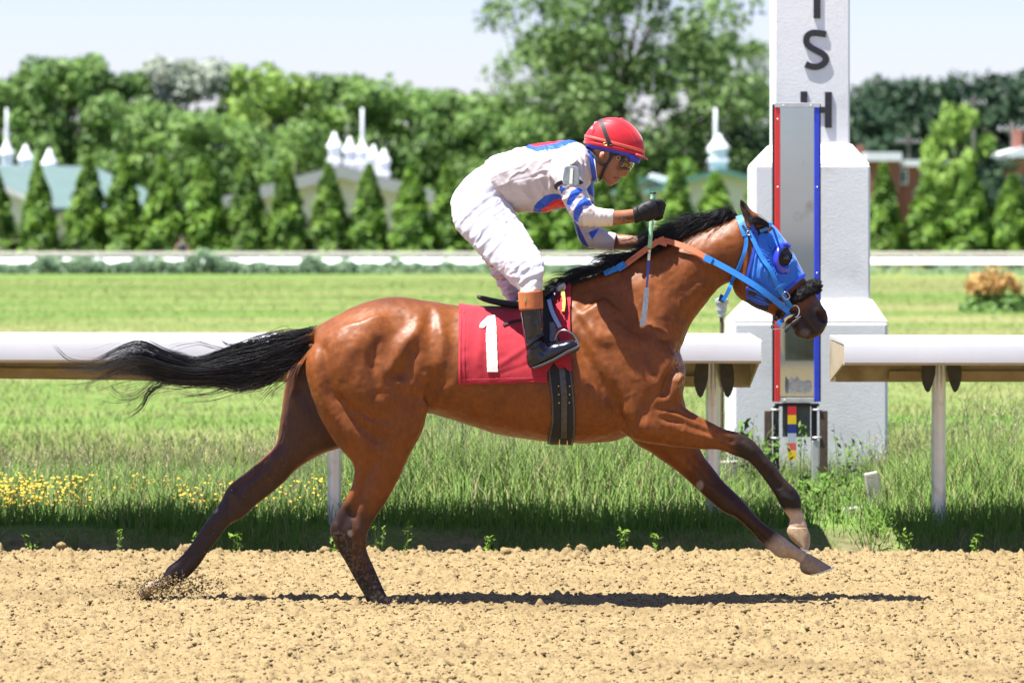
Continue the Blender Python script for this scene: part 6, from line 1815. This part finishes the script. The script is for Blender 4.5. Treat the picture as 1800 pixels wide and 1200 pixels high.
# stirrup iron: arch and tread under the ball of the foot
ya = -.335
arch = [W(975,600,ya+.03), W(979,588,ya+.02), W(985,581.5,ya+.01), W(996,581,ya), W(1007,587,ya-.005), W(1014,597,ya-.01), W(1016,606,ya-.012)]
V, F = tube(crom(arch, 6), .0052, 10); st_ = obj("stirrup_iron", V, F, mat("dark polished iron", (.34, .34, .36), rough=.25, metal=1.0, noise=(30, .15)), saddle)
tread = [W(988,622,ya), W(998,622,ya), W(1012,614,ya), W(1019,606,ya), W(1018,616,ya), W(1008,620.5,ya), W(994,623,ya)]
plate("tread", [(986,621.5),(998,617.5),(1010,611.5),(1018,606),(1019.5,610),(1017,616),(1008,620.5),(994,623)], ya-.035, ya+.045, M_sole, st_, bev=.002)
y_l = [(-.2725, [(988.5,619.5),(991.5,618.3)])]

# --- blinker hood over the head
hood = empty("blinker_hood", W(1360, 470), "royal blue blinker hood with an eye cup over the horse's face", "blinker hood")
hood_poly = [(1322,398),(1331,404),(1338,409),(1346,411),(1353,408.5),(1358,402),(1357,394),(1349,386),(1341,383),(1345,378),(1362,388),(1378,408),(1394,440),(1404,464),(1414,484),(1406,492),(1396,494),(1388,502),(1380,508),(1376,520),(1368,524),(1352,512),(1338,510),(1316,496),(1316,480),(1322,455),(1327,430),(1322,410)]
eye_hole = lambda x, y: ((x-1381)*.94+(y-452)*.34)**2/11.5**2+((y-452)*.94-(x-1381)*.34)**2/17.5**2 < 1
hA, hB = W(1322, 420), W(1405, 540)
V, _ = wrap_patch(hA, hB, 190, -math.pi, math.pi, 280, .0075, None)
hood_rel = lambda P: .0012*vnoise3(P, 45, 3)+.0012*vnoise3(P, 20, 5) + np.sum([.0035*np.exp(-(seg_dist(*to_px(P), pl)[0]/2.0)**2)-.003*np.exp(-(seg_dist(*to_px(P), [(a+4, b) for a, b in pl])[0]/2.0)**2) for pl in
   ([(1330,440),(1326,470),(1324,492)], [(1340,462),(1336,486),(1340,500)], [(1350,478),(1348,496)], [(1360,484),(1372,500)], [(1344,420),(1352,440)], [(1334,500),(1350,508)], [(1372,474),(1384,492)])], 0)
o = patch_obj("hood_shell", V, M_hood, hood, lambda x, y, P: in_poly(x, y, hood_poly) & ~eye_hole(x, y), .003, hood_rel, 3)
def edge_strip(name, pl, w, m, off=.0125): return hstrap(name, pl, w, m, hood, off, .003, 6, it=2)
edge_strip("hood_binding", [(1327,430),(1322,455),(1316,480),(1316,497)], .014, M_hoodedge)
edge_strip("hood_binding", [(1411,485),(1400,493),(1390,502),(1381,509),(1376,521)], .016, M_hoodedge)
edge_strip("hood_binding", [(1322,398),(1328,412),(1327,430)], .020, M_hoodedge)
hpatch("jaw_flap", [(1311,504),(1320,506),(1338,516),(1360,524),(1356,532),(1346,538),(1330,534),(1313,524)], M_hoodedge, hood, .010, .004, 1.0)
for pl in ([(1316,512),(1328,516)], [(1346,522),(1356,530)]): edge_strip("hook_tape", pl, .022, M_strap, .017)
edge_strip("jaw_strap", [(1314,526),(1328,536),(1340,540),(1350,540)], .030, M_strap, .006)
for k_ in range(3): edge_strip("jaw_fold", [(1316,507+k_*6),(1334,514+k_*6),(1352,523+k_*5)], .006, M_hood, .0165)
# stitched ruching round the cup
for k_ in range(11):
    a = math.radians(118+k_*11); c = (1377, 454)
    edge_strip("ruche", [(c[0]+24*math.cos(a), c[1]+28*math.sin(a)), (c[0]+31*math.cos(a), c[1]+35*math.sin(a))], .0055, M_hood, .012)
# blinker cup: part of a bowl open to the front
M_cup2 = mat("glossy blue cup", (.022, .035, .46), rough=.25, spec=.6, coat=.3)
pc, nc = hit(1366, 455, 0)
cupV = []; nu_, nt_ = 14, 30
for i in range(nu_):
    f = i/(nu_-1)
    for j in range(nt_):
        a = math.radians(38+ (300-38)*j/(nt_-1)) - math.radians(-10)
        # inner rim bulges out towards the camera; outer rim sits on the hood
        rx = 20.5-8.5*f**1.3; ry = 29-10*f**1.3
        cx_, cy_ = 1377.5+3.2*f, 454-1.2*f
        qx_, qy_ = cx_-rx*math.cos(a-math.pi), cy_+ry*math.sin(a-math.pi)
        base, nn = hit(qx_, qy_, 0)
        h = .010+.040*math.sin(f*math.pi*.5)*max(.15, math.sin(min(1, j/(nt_-1)*1.0)*math.pi))
        cupV.append(np.array(W(qx_, qy_, 0))*0 + W(qx_, qy_, base[1]-h))
cupV = np.array(cupV)
F = [(i*nt_+j, i*nt_+j+1, (i+1)*nt_+j+1, (i+1)*nt_+j) for i in range(nu_-1) for j in range(nt_-1)]
cupV = smooth_v(cupV, F, 2, .5, 0)
cu = obj("eye_cup", cupV, F, M_cup2, hood); md = cu.modifiers.new("s", 'SOLIDIFY'); md.thickness = .003

# --- bridle: headpiece, throat latch, cheekpiece, browband, noseband fleece, bit
bridle = empty("bridle", W(1340, 470), "sky blue racing bridle with black fleece noseband on the horse's head", "bridle")
bs = lambda nm, pl, w, off=.014, m=M_bstrap, t=.004, **k: hstrap(nm, pl, w, m, bridle, off, t, 6, **k)
bs("headpiece", [(1299,384),(1302,391),(1305,402),(1309,416)], .034)
bs("throat_latch", [(1308,412),(1311,424),(1310,440),(1304,456),(1297,472),(1291,486),(1284,502),(1279,514),(1271,528)], .020, .012)
V, F = ribbon_pts(crom([W(1271,528,-.075), W(1267,529.5,-.05), W(1266.5,527,-.02), W(1270,518,.02)], 5), np.tile([-.6, -.3, -1], (16, 1)), .02, .004); obj("throat_latch", V, F, mat("shaded blue strap", (.012, .10, .36), rough=.5), bridle, smooth=False)
bs("cheekpiece", [(1318,410),(1326,428),(1335,446),(1346,466),(1356,482),(1366,498),(1374,512)], .022, .019)
bs("cheekpiece", [(1368,500),(1376,514),(1384,526),(1391,537)], .026, .022)
bs("cheekpiece", [(1314,402),(1319,412)], .028, .020)
bs("browband", [(1333,404),(1342,402),(1350,397),(1355,392)], .018, .016)
bs("keeper", [(1363,505),(1376,499)], .014, .027); bs("buckle_strap", [(1309,398),(1316,412)], .012, .022, M_strap)
for (a, b, w, h, an) in ((1380,516,.016,.012,-.9), (1316.5,412.5,.007,.009,.3), (1375,527,.014,.004,-.4)):
    c, n_ = hit(a, b, .030); ca, sa = math.cos(an), math.sin(an)
    P = [c+np.array([p*ca-q*sa, 0, p*sa+q*ca]) for p, q in ((-w,-h),(w,-h),(w,h),(-w,h),(-w,-h))]
    V, F = tube(crom(P, 3), .0022, 6); obj("buckle", V, F, M_steel, bridle)
# fleece roll over the nose: tufted roll
ctr = [hit(1392, 528, .012)[0], hit(1402, 521, .016)[0], hit(1413, 513, .018)[0], W(1424, 507, -.045), W(1433, 503, 0.0), W(1424, 507, .045), hit(1413, 513, .018)[0]*np.array([1,-1,1]), hit(1402, 521, .016)[0]*np.array([1,-1,1]), hit(1392, 528, .012)[0]*np.array([1,-1,1])]
G = crom(ctr, 6); rr = np.interp(np.linspace(0, 1, len(G)), [0, .08, .3, .5, .7, .92, 1], [.016, .025, .030, .032, .030, .025, .016])
V, F = tube(G, rr, 18); V, F = remesh(V, F, .006); N = vnormals(V, F)
V = V + N*(.006*vnoise3(V, 75, 3)+.004*vnoise3(V, 150, 4))[:, None]
fle = obj("noseband_fleece", V, F, M_fleece, bridle)
r_ = np.random.default_rng(9); ii = r_.integers(0, len(V), 2600)
ps = []
for i in ii:
    d = N[i]+r_.normal(0, .45, 3); d /= np.linalg.norm(d); q = np.cross(d, r_.normal(0, 1, 3))
    ps.append([V[i]+d*(.010*t)+q*.003*math.sin(t*5) for t in np.linspace(0, 1, 5)])
strands(np.array(ps), np.full(len(ps), .0011), name="fleece_pile", parent=fle, m=M_fleece)
# bit
ringc, _ = hit(1398, 545, .022)
P = [ringc+np.array([.020*math.cos(t), 0, .030*math.sin(t)]) for t in np.linspace(-1.6, 2.2, 14)]
V, F = tube(np.array(P), .0038, 8); obj("bit_ring", V, F, M_steel, bridle)
c, _ = hit(1396, 551, .016); V, F = blob(c, (.014, .010, .016)); obj("bit_cheek", V, F, mat("black rubber bit guard", (.012, .012, .012), rough=.4), bridle)
P = [hit(a, b, .020, -.06)[0] for a, b in ((1405,556),(1396,562),(1385,570),(1374,576),(1364,578))]+[W(1357,577.5,-.05), W(1356.5,573,-.04), W(1362,569,-.03)]
V, F = tube(crom(P, 4), .0032, 8); obj("bit_bar", V, F, M_steel, bridle)
hpatch("bit_plate", [(1374,564),(1380,558),(1391,551),(1395,553),(1391,557),(1385,560),(1380,566),(1376,569)], M_steel, bridle, .024, .003, .8, 2, -.06)
bs("chin_strap", [(1390,548),(1382,556),(1373,564),(1366,571)], .024, .012); bs("chin_strap", [(1408,557),(1398,566),(1390,574)], .009, .014, M_navy)
bs("jaw_strap", [(1370,545),(1367,554),(1363,560)], .026, .008, M_fleece)
V, F = ribbon_pts(crom([W(1392,572,-.055), W(1386,579,-.05), W(1380,582,-.03)], 4), np.tile([-.3, -1, -.3], (9, 1)), .012, .004); obj("lip_strap", V, F, M_navy, bridle, smooth=False)

# --- reins: blue webbing, orange rubber grips through the gloves
reins = empty("reins", W(1200, 450, -.05), "orange and sky blue reins running from the bit to the rider's gloved hand", "reins")
def rein(nm, pl, w, m, t=.004, nrm=(0, -1, .25)):
    P = crom([W(*p) for p in pl], 8); V, F = ribbon_pts(P, np.tile(nrm, (len(P), 1)), w, t); return obj(nm, V, F, m, reins, smooth=False)
rein("near_rein", [(1241,453,-.125), (1270,468,-.135), (1300,485,-.142), (1330,504,-.145), (1352,520,-.135), (1372,536,-.115), (1386,547,-.095)], .030, M_bstrap)
rein("rein_grip", [(1161,421,-.050), (1190,429,-.085), (1220,441,-.112), (1244,454,-.126)], .028, M_rubber2, .006)
rein("rein_sleeve", [(1238,452,-.131), (1251,459,-.134)], .034, M_bstrap, .006)
rein("rein_grip", [(1096,468,-.055), (1120,450,-.062), (1142,434,-.068), (1158,424,-.070), (1168,420,-.062)], .028, M_rubber2, .006)
rein("rein_grip", [(1150,424,-.066), (1160,426,-.07), (1172,430,-.066)], .024, M_rubber2, .005)
rein("rein_loop", [(1062,481,-.045), (1080,474,-.05), (1096,467,-.057)], .026, M_bstrap)
rein("rein_sleeve", [(1086,472,-.057), (1099,464,-.062)], .036, M_bstrap, .007)
rein("far_rein", [(1168,420,.02), (1200,434,.10), (1260,464,.135), (1330,505,.145), (1386,547,.095)], .028, M_bstrap)
# ================================================================ grass, flowers, weeds, loose dirt
M_grass = mat("grass blades", (.08, .15, .03), rough=.6, spec=.2, attr="Col", trans=.45, upn=.6)
def blades(X, Y, Z0, H, Wd, lean, seed, c0, c1, name, straw=.0, segs=2):
    """bent two-segment blades as one mesh; colours run from base to tip"""
    r = np.random.default_rng(seed); n = len(X)
    a = r.uniform(0, 2*np.pi, n); b = r.uniform(0, 2*np.pi, n)
    dx_, dy_ = np.cos(a), np.sin(a)
    L = lean*H*r.uniform(.2, 1.3, n)
    base = np.stack([X, Y, Z0-.015], 1)
    dirv = np.stack([dx_, dy_, np.zeros(n)], 1)
    wv = np.stack([np.cos(b), np.sin(b), np.zeros(n)], 1)*(Wd/2)[:, None]
    wv[:, 1] *= .5
    up = np.array([0, 0, 1.0])
    mid = base + up*(H*.58)[:, None] + dirv*(L*.28)[:, None]
    tip = base + up*(H*(1-.12*(L/H)))[:, None] + dirv*L[:, None]
    V = np.stack([base-wv, base+wv, mid+wv*.8, mid-wv*.8, tip], 1).reshape(-1, 3)
    i = np.arange(n)*5
    Q = np.stack([i, i+1, i+2, i+3], 1); T = np.stack([i+3, i+2, i+4, i+4], 1)
    me = bpy.data.meshes.new(name)
    me.vertices.add(5*n); me.vertices.foreach_set("co", V.astype(np.float32).ravel())
    li = np.concatenate([Q.ravel(), T[:, :3].ravel()]).astype(np.int32)
    me.loops.add(len(li)); me.loops.foreach_set("vertex_index", li)
    me.polygons.add(2*n)
    me.polygons.foreach_set("loop_start", np.concatenate([np.arange(n)*4, 4*n+np.arange(n)*3]).astype(np.int32))
    me.polygons.foreach_set("loop_total", np.concatenate([np.full(n, 4), np.full(n, 3)]).astype(np.int32))
    me.update(calc_edges=True)
    t = np.clip(r.normal(.5, .28, n), 0, 1)[:, None]
    tipc = np.asarray(c0)[None]*(1-t)+np.asarray(c1)[None]*t
    st = (r.random(n) < straw)[:, None]
    tipc = np.where(st, np.array([[.42, .37, .19]])*r.uniform(.7, 1.2, (n, 1)), tipc)
    if name == "meadow_grass":
        dry = np.clip(fbm2(X*.045, Y*.22, 140, 4)*3.2+.28, 0, 1)[:, None]; tipc = tipc*(1-dry)+np.array([[.30, .285, .115]])*dry*r.uniform(.8, 1.15, (n, 1))+0*tipc
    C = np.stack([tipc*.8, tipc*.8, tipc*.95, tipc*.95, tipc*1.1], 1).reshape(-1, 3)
    me.materials.append(M_grass)
    o = bpy.data.objects.new(name, me); COL.objects.link(o); set_col(o, C)
    return o
r_ = np.random.default_rng(31)
def in_view(X, Y, m=.8):
    return np.abs(X) < (CAM_D+Y)*900/7000+m
def clear(X, Y):       # not inside tower, mirror foot, posts
    return ~((X > lx0-.02) & (X < lx1+.02) & (Y > cy-lw/2-.02) & (Y < cy+lw/2+.02))
# tall meadow behind the rail
n = 76000
X = r_.uniform(-5.0, 5.0, n); Y = 3.95+2.7*r_.random(n)**1.0
pxx = to_px(np.stack([X, Y, Y*0], 1))[0]
clump = fbm2(X*1.6, Y*1.6, 90, 3)
hmax = np.interp(pxx, [-200, 250, 540, 620, 760, 900, 1100, 1220, 1300, 1420, 1500, 1580, 1700, 2000], [.30, .34, .36, .44, .58, .62, .58, .48, .30, .24, .22, .40, .50, .48])
hmax = hmax*np.interp(Y, [3.9, 4.2, 4.6, 5.0, 6.6], [.30, .5, .85, 1, .75])
H = hmax*(.45+.55*r_.random(n))*(1+.35*clump)
k = in_view(X, Y) & clear(X, Y) & (H > .05) & (r_.random(n) < np.interp(Y, [3.95, 4.3, 4.5], [.35, .6, 1])) & ~((np.abs(pxx-1440) < 75) & (Y < 4.9) & (r_.random(n) < .72))
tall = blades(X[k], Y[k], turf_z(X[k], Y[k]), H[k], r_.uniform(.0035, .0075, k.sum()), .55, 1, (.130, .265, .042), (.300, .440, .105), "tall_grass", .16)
tag(tall, "tall uncut grass behind the safety rails", "grass", kind="stuff")
# grass of the bank, thinner, with bare soil between
n = 34000
X = r_.uniform(-4.6, 4.6, n); Y = 3.10+.85*r_.random(n)
pxx = to_px(np.stack([X, Y, Y*0], 1))[0]
den = fbm2(X*2.3, Y*3.0, 93, 4)
rowd = np.interp(Y-edge_y(X), [0, .12, .3, .5, .8], [.06, .25, .30, .55, .9])
k = in_view(X, Y) & (r_.random(n) < np.clip(rowd+den*1.5, 0.03, 1)) & ~((np.abs(pxx-1470) < 45) & (r_.random(n) < .75))
H = (.05+.13*r_.random(n)**1.5)*(1+.5*den)*np.interp(Y-edge_y(X), [0, .2, .6], [.7, .9, 1.25])
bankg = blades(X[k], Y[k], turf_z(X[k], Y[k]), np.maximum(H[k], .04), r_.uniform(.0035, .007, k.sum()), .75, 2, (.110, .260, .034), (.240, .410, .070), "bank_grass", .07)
tag(bankg, "short grass on the shaded bank beside the dirt track", "grass", kind="stuff")
# meadow beyond, getting shorter
n = 175000
Y = 6.4+125*r_.random(n)**2.3; X = r_.uniform(-1, 1, n)*((CAM_D+Y)*900/7000+1.0)
cl = fbm2(X*.25, Y*.5, 95, 3)
H = np.interp(Y, [6.4, 9, 14, 40, 130], [.30, .17, .08, .055, .07])*(.5+.7*r_.random(n))*(1+.5*cl)
k = clear(X, Y)
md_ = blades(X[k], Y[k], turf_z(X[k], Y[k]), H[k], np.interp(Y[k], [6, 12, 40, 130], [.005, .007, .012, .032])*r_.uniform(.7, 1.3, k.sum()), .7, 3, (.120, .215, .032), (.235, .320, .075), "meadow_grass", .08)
tag(md_, "mown turf grass of the infield", "grass", kind="stuff")

# seed stalks
def stalks(n, xr, yr, hfun, seed, name, col0, col1, label):
    r = np.random.default_rng(seed)
    X = r.uniform(xr[0], xr[1], n); Y = r.uniform(yr[0], yr[1], n)
    k = in_view(X, Y) & clear(X, Y); X, Y = X[k], Y[k]; n = len(X)
    pxx = to_px(np.stack([X, Y, Y*0], 1))[0]
    H = hfun(pxx)*r.uniform(.75, 1.15, n); a = r.uniform(0, 2*np.pi, n); ln = H*r.uniform(.05, .35, n)
    V = []; F = []; C = []
    z0 = turf_z(X, Y)
    for i in range(n):
        d = np.array([math.cos(a[i]), math.sin(a[i])*.5, 0]); b0 = np.array([X[i], Y[i], z0[i]])
        P = [b0, b0+np.array([0, 0, H[i]*.55])+d*ln[i]*.2, b0+np.array([0, 0, H[i]*.9])+d*ln[i]*.6, b0+np.array([0, 0, H[i]])+d*ln[i]]
        w = .0011
        q = len(V)
        for p in P: V += [p-np.array([w, 0, 0]), p+np.array([w, 0, 0])]; C += [(.16, .20, .07)]*2
        F += [(q, q+1, q+3, q+2), (q+2, q+3, q+5, q+4), (q+4, q+5, q+7, q+6)]
        m = r.integers(7, 13); hl_ = H[i]*r.uniform(.16, .3)
        t_ = P[3]-P[1]; t_ /= np.linalg.norm(t_)
        cc = np.asarray(col0)*(1-r.random())+np.asarray(col1)*r.random()
        for j in range(m):
            f = j/m; p = P[3]-t_*hl_*(1-f); s = .006+.010*math.sin(math.pi*min(1, .25+f*.75))
            o_ = r.normal(0, 1, 3)*.006*(1.4-f); e = t_*s*1.3+r.normal(0, .004, 3)
            sd = np.cross(e, r.normal(0, 1, 3)); sd = sd/np.linalg.norm(sd)*.0022
            q = len(V); V += [p+o_-sd, p+o_+sd, p+o_*1.6+e]; C += [tuple(cc)]*3; F.append((q, q+1, q+2))
    o = obj(name, np.array(V), F, M_grass, smooth=False); set_col(o, np.array(C))
    tag(o, label, "grass", kind="stuff")
stalks(820, (-1.4, 1.6), (4.35, 6.0), lambda p: np.interp(p, [600, 760, 900, 1150, 1260], [.50, .68, .74, .70, .45]), 5, "seed_grass", (.20, .19, .11), (.33, .33, .20), "seed heads of the tall grass under the horse's belly")
stalks(520, (-4.2, -.9), (4.2, 5.8), lambda p: np.interp(p, [-100, 300, 600], [.34, .42, .5]), 6, "seed_grass", (.28, .20, .13), (.42, .36, .24), "pale seed heads among the yellow flowers at left")
stalks(420, (2.2, 4.5), (4.3, 7.0), lambda p: np.interp(p, [1560, 1700, 1850], [.45, .62, .62]), 7, "seed_grass", (.30, .27, .15), (.45, .42, .28), "seed heads in the grass right of the finish tower")

# yellow flowers, left
r = np.random.default_rng(41)
V = []; F = []; C = []
def flower(x, y, z0, h, s):
    a = r.uniform(0, 6.28); p = np.array([x+r.normal(0, .02), y, z0+h]); q = len(V)
    V.extend([np.array([x-.0012, y, z0]), np.array([x+.0012, y, z0]), p]); C.extend([(.07, .14, .03)]*3); F.append((q, q+1, q+2))
    nrm = np.array([r.normal(0, .3), -.5, 1.0]); nrm /= np.linalg.norm(nrm); u = np.cross(nrm, [1, 0, 0]); u /= np.linalg.norm(u); w = np.cross(nrm, u)
    col = (.78*r.uniform(.85, 1.1), .50*r.uniform(.85, 1.15), .015); q = len(V)
    V.append(p+nrm*s*.25); C.append((.62, .34, .01))
    for k_ in range(8):
        t = a+k_*math.pi/4; rr = s*(1.0 if k_ % 2 == 0 else .72)
        V.append(p+u*rr*math.cos(t)+w*rr*math.sin(t)); C.append(col)
    F.extend([(q, q+1+k_, q+1+(k_+1) % 8) for k_ in range(8)])
for i in range(1500):
    x = r.uniform(-4.3, -.85); y = 4.05+.85*r.random()**1.2
    pxf = to_px(np.array([x, y, 0.]))[0]
    if r.random() > np.interp(pxf, [-50, 120, 300, 560, 640], [1, .85, .45, .22, .05]): continue
    if fbm2(np.array([x*1.8]), np.array([y*1.8]), 97, 2)[0] < -.35: continue
    z0 = float(turf_z(x, y))
    for k_ in range(r.integers(1, 4)): flower(x+r.normal(0, .02), y+r.normal(0, .02), z0, r.uniform(.08, .24), r.uniform(.006, .012))
o = obj("yellow_flowers", np.array(V), F, mat("yellow petals", (.7, .5, .02), rough=.6, attr="Col", trans=.25), smooth=False); set_col(o, np.array(C))
tag(o, "yellow wildflowers in the grass behind the left rail", "flowers", kind="stuff")

# leafy weeds at the foot of the tower
def leafy(name, x, y, h, n, seed, c0, c1, label, cat="weed", leaf=.03, spread=.12, group=None):
    r = np.random.default_rng(seed); z0 = max(float(turf_z(x, y)), .0)
    root = empty(name, (x, y, z0), label, cat, group)
    mb = MB(); P = []
    for k_ in range(max(3, n//14)):
        a = r.uniform(0, 6.28); q = spread*r.random()**.6
        tip = np.array([x+q*math.cos(a), y+q*math.sin(a)*.7, z0+h*r.uniform(.65, 1.0)])
        b = np.array([x+q*.2*math.cos(a), y+q*.2*math.sin(a), z0-.02]); m_ = (b+tip)/2+np.array([0, 0, h*.08])
        mb.tube([b, m_, tip], [.0028, .002, .001], 5)
        for f in np.linspace(.2, 1, 12): P.append(b*(1-f)+tip*f+np.array([0, 0, h*.14*math.sin(f*3.1)])+r.normal(0, leaf*.5, 3)*np.array([1, .8, .6]))
    mb.build("stem", M_wstem, root)
    P = np.array(P); V, F = leaf_cards(P, r.uniform(.6, 1.3, len(P))*leaf, np.array([0, -.4, .8])*np.ones((len(P), 3)), seed, aspect=2.0)
    t = r.random((len(P), 1)); o = obj("leaves", V, F, M_grass, root, smooth=False)
    set_col(o, np.repeat(np.array([c0])*(1-t)+np.array([c1])*t, 4, 0)); return root
M_wstem = mat("green stem", (.09, .15, .04), rough=.6)
gA, gB = (.060, .150, .020), (.150, .270, .045)
for i, (px_, py_, h, n, lf, sp, lab) in enumerate([
   (1318, 880, .55, 90, .045, .13, "leafy dock weed at the left corner of the tower behind the foreleg"),
   (1352, 876, .42, 80, .035, .12, "green weed in front of the mirror's left rusty post"),
   (1420, 900, .34, 110, .026, .20, "bushy weed at the foot of the mirror behind the raised hoof"),
   (1465, 905, .36, 120, .022, .22, "bushy weed right of the mirror's foot"),
   (1482, 880, .55, 60, .022, .16, "tall airy weed against the white tower wall right of the mirror"),
   (1405, 890, .60, 60, .020, .14, "tall airy weed before the mirror's colour strip"),
   (1510, 890, .45, 70, .022, .14, "airy weed left of the leaning concrete plank")]):
    y = max(3.9, depth_for(py_, .14)); leafy("weed", px_x(px_, y), y, h, n, 400+i, gA, gB, lab, leaf=lf, spread=sp, group="weeds at the foot of the tower")
# lit tufts right on the track's edge
for i, (px_, h, n, lf, sp, lab) in enumerate([
   (66, .10, 30, .020, .10, "drooping grass tuft at the track edge near the left border"), (346, .13, 60, .014, .05, "feathery tuft at the track edge left of the rear hoof"),
   (205, .12, 50, .014, .06, "feathery tuft at the track edge under the tail"), (668, .17, 90, .013, .06, "feathery horsetail tuft right of the planted hind leg"),
   (716, .15, 40, .020, .05, "small leafy sprig beyond the planted hind leg"), (590, .12, 40, .022, .05, "small leafy sprig left of the planted hind leg's hock"), (420, .13, 40, .020, .06, "nodding sprig right of the rear cannon bone"),
   (862, .09, 24, .024, .06, "low leafy sprig at the track edge below the belly"), (1095, .12, 46, .018, .06, "upright tuft at the track edge below the girth"), (1158, .12, 40, .02, .06, "upright tuft at the track edge left of the forelegs"),
   (1530, .20, 130, .016, .22, "bright grass clump at the track edge right of the front hooves"), (1590, .13, 40, .018, .06, "small tuft at the track edge under the right rail's end"), (1712, .10, 36, .018, .06, "small tuft at the track edge near the right border")]):
    y = float(edge_y(px_x(px_, 3.0)))+(-.05 if px_ != 1530 else .25); leafy("grass_tuft", px_x(px_, y), y, h*1.25, n, 500+i, (.10, .20, .02), (.22, .34, .05), lab, "grass tuft", leaf=lf, spread=sp, group="tufts along the track edge")

# loose clods on the lip, dirt thrown up by the far hind hoof
def clod(c, r0, seed, flat=.75):
    V, F = blob(np.zeros(3), (r0, r0*.9, r0*flat), 12, 8); N = V/np.linalg.norm(V, axis=1)[:, None]
    return V + N*(r0*.28*vnoise3(N*1.0+seed, 1.9, seed) + r0*.12*vnoise3(N+seed, 5, seed+1))[:, None] + np.asarray(c), F
for i, (px_, y, rr, lab) in enumerate([(1022, 2.78, .038, "pale clod on the track lip below the girth"), (335, 2.86, .045, "large clod on the track lip left of the rear cannon bone"), (108, 2.88, .03, "clod on the track lip near the left border"),
   (470, 2.84, .03, "clod on the track lip between the hind legs"), (572, 2.86, .034, "clod on the track lip left of the planted hind leg"), (888, 2.85, .032, "clod on the track lip under the belly"), (1605, 2.84, .03, "clod on the track lip under the right rail"), (792, 2.82, .028, "clod on the track lip right of the planted hind leg")]):
    x = px_x(px_, y); c = np.array([x, y, float(track_z(x, y))+rr*.35]); V, F = clod(c, rr, 600+i)
    tag(obj("dirt_clod", V, F, M_dirt, origin=c), lab, "clod", "loose clods along the track lip")
# crumbs lying on the raked surface
r = np.random.default_rng(60)
oct_V = np.array([[1, 0, 0], [-1, 0, 0], [0, 1, 0], [0, -1, 0], [0, 0, 1], [0, 0, -1]], float); oct_F = np.array([(0, 2, 4), (2, 1, 4), (1, 3, 4), (3, 0, 4), (2, 0, 5), (1, 2, 5), (3, 1, 5), (0, 3, 5)])
def crumbs(n, r0, r1, pw, m, name, label, ylo=-4.0, yhi=3.0):
    X = r.uniform(-3.5, 3.5, n); Y = r.uniform(ylo, yhi, n); k = in_view(X, Y, .5); X, Y = X[k], Y[k]; n = len(X)
    s = (r0+(r1-r0)*r.random(n)**pw)
    V = oct_V[None]*s[:, None, None]*r.uniform(.6, 1.35, (n, 6, 1))*np.array([1.15, 1, .85])
    a = r.uniform(0, 6.28, n); ca, sa = np.cos(a)[:, None], np.sin(a)[:, None]
    V = np.stack([V[..., 0]*ca-V[..., 1]*sa, V[..., 0]*sa+V[..., 1]*ca, V[..., 2]], -1)
    V += np.stack([X, Y, track_z(X, Y)+s*.35], 1)[:, None]
    F = (oct_F[None]+6*np.arange(n)[:, None, None]).reshape(-1, 3)
    tag(obj(name, V.reshape(-1, 3), F, m, smooth=True), label, "dirt", kind="stuff")
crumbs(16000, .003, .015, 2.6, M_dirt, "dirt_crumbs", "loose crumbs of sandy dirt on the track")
crumbs(3000, .003, .011, 2.4, mat("pit shade crumb", (.085, .058, .032), rough=.95, noise=(40, .3)), "pit_shade_crumbs", "dark crumbs scattered on the track, coloured to paint in pit shade")  # crumbs coloured dark to stand in for shaded holes between the clods
r = np.random.default_rng(61)
parts_ = []
for i in range(150):      # heaped crumbs round the planted hoof
    a_2 = r.uniform(0, 6.28); q_2 = r.uniform(.03, .12); x_2 = px_x(690, -.13)+q_2*1.5*math.cos(a_2); y_2 = -.13+q_2*math.sin(a_2); s_2 = r.uniform(.005, .016)
    parts_.append((np.array([[1, 0, 0], [-1, 0, 0], [0, 1, 0], [0, -1, 0], [0, 0, 1], [0, 0, -1.]])*s_2*r.uniform(.6, 1.3, (6, 1))+np.array([x_2, y_2, float(track_z(x_2, y_2))+s_2*.5]), [(0, 2, 4), (2, 1, 4), (1, 3, 4), (3, 0, 4), (2, 0, 5), (1, 2, 5), (3, 1, 5), (0, 3, 5)]))
oct_V = np.array([[1, 0, 0], [-1, 0, 0], [0, 1, 0], [0, -1, 0], [0, 0, 1], [0, 0, -1]], float); oct_F = [(0, 2, 4), (2, 1, 4), (1, 3, 4), (3, 0, 4), (2, 0, 5), (1, 2, 5), (3, 1, 5), (0, 3, 5)]
for i in range(1250):
    t = r.random()
    px_ = 350-110*t+r.normal(0, 30); py_ = 1046-26*r.random()**1.5-abs(r.normal(0, 14))*(1-t*.7)+r.normal(0, 4); y = .10+r.normal(0, .07)
    if py_ > 1058: continue
    s = .0018+.0075*r.random()**2.6
    if abs(px_-300) > 110: s *= .6
    parts_.append((oct_V*s*r.uniform(.6, 1.3, (6, 1))+W(px_, py_, y), oct_F))
for i in range(260):                                     # a few crumbs higher up
    px_ = r.uniform(360, 560); py_ = r.uniform(780, 1000); s = r.uniform(.0008, .0018)
    parts_.append((oct_V*s+W(px_, py_, r.uniform(-.1, .3)), oct_F))
V, F = merge(parts_)
tag(obj("flying_dirt", V, F, M_dirt, smooth=False), "spray of dirt kicked up by the rear hoof", "dirt", kind="stuff")
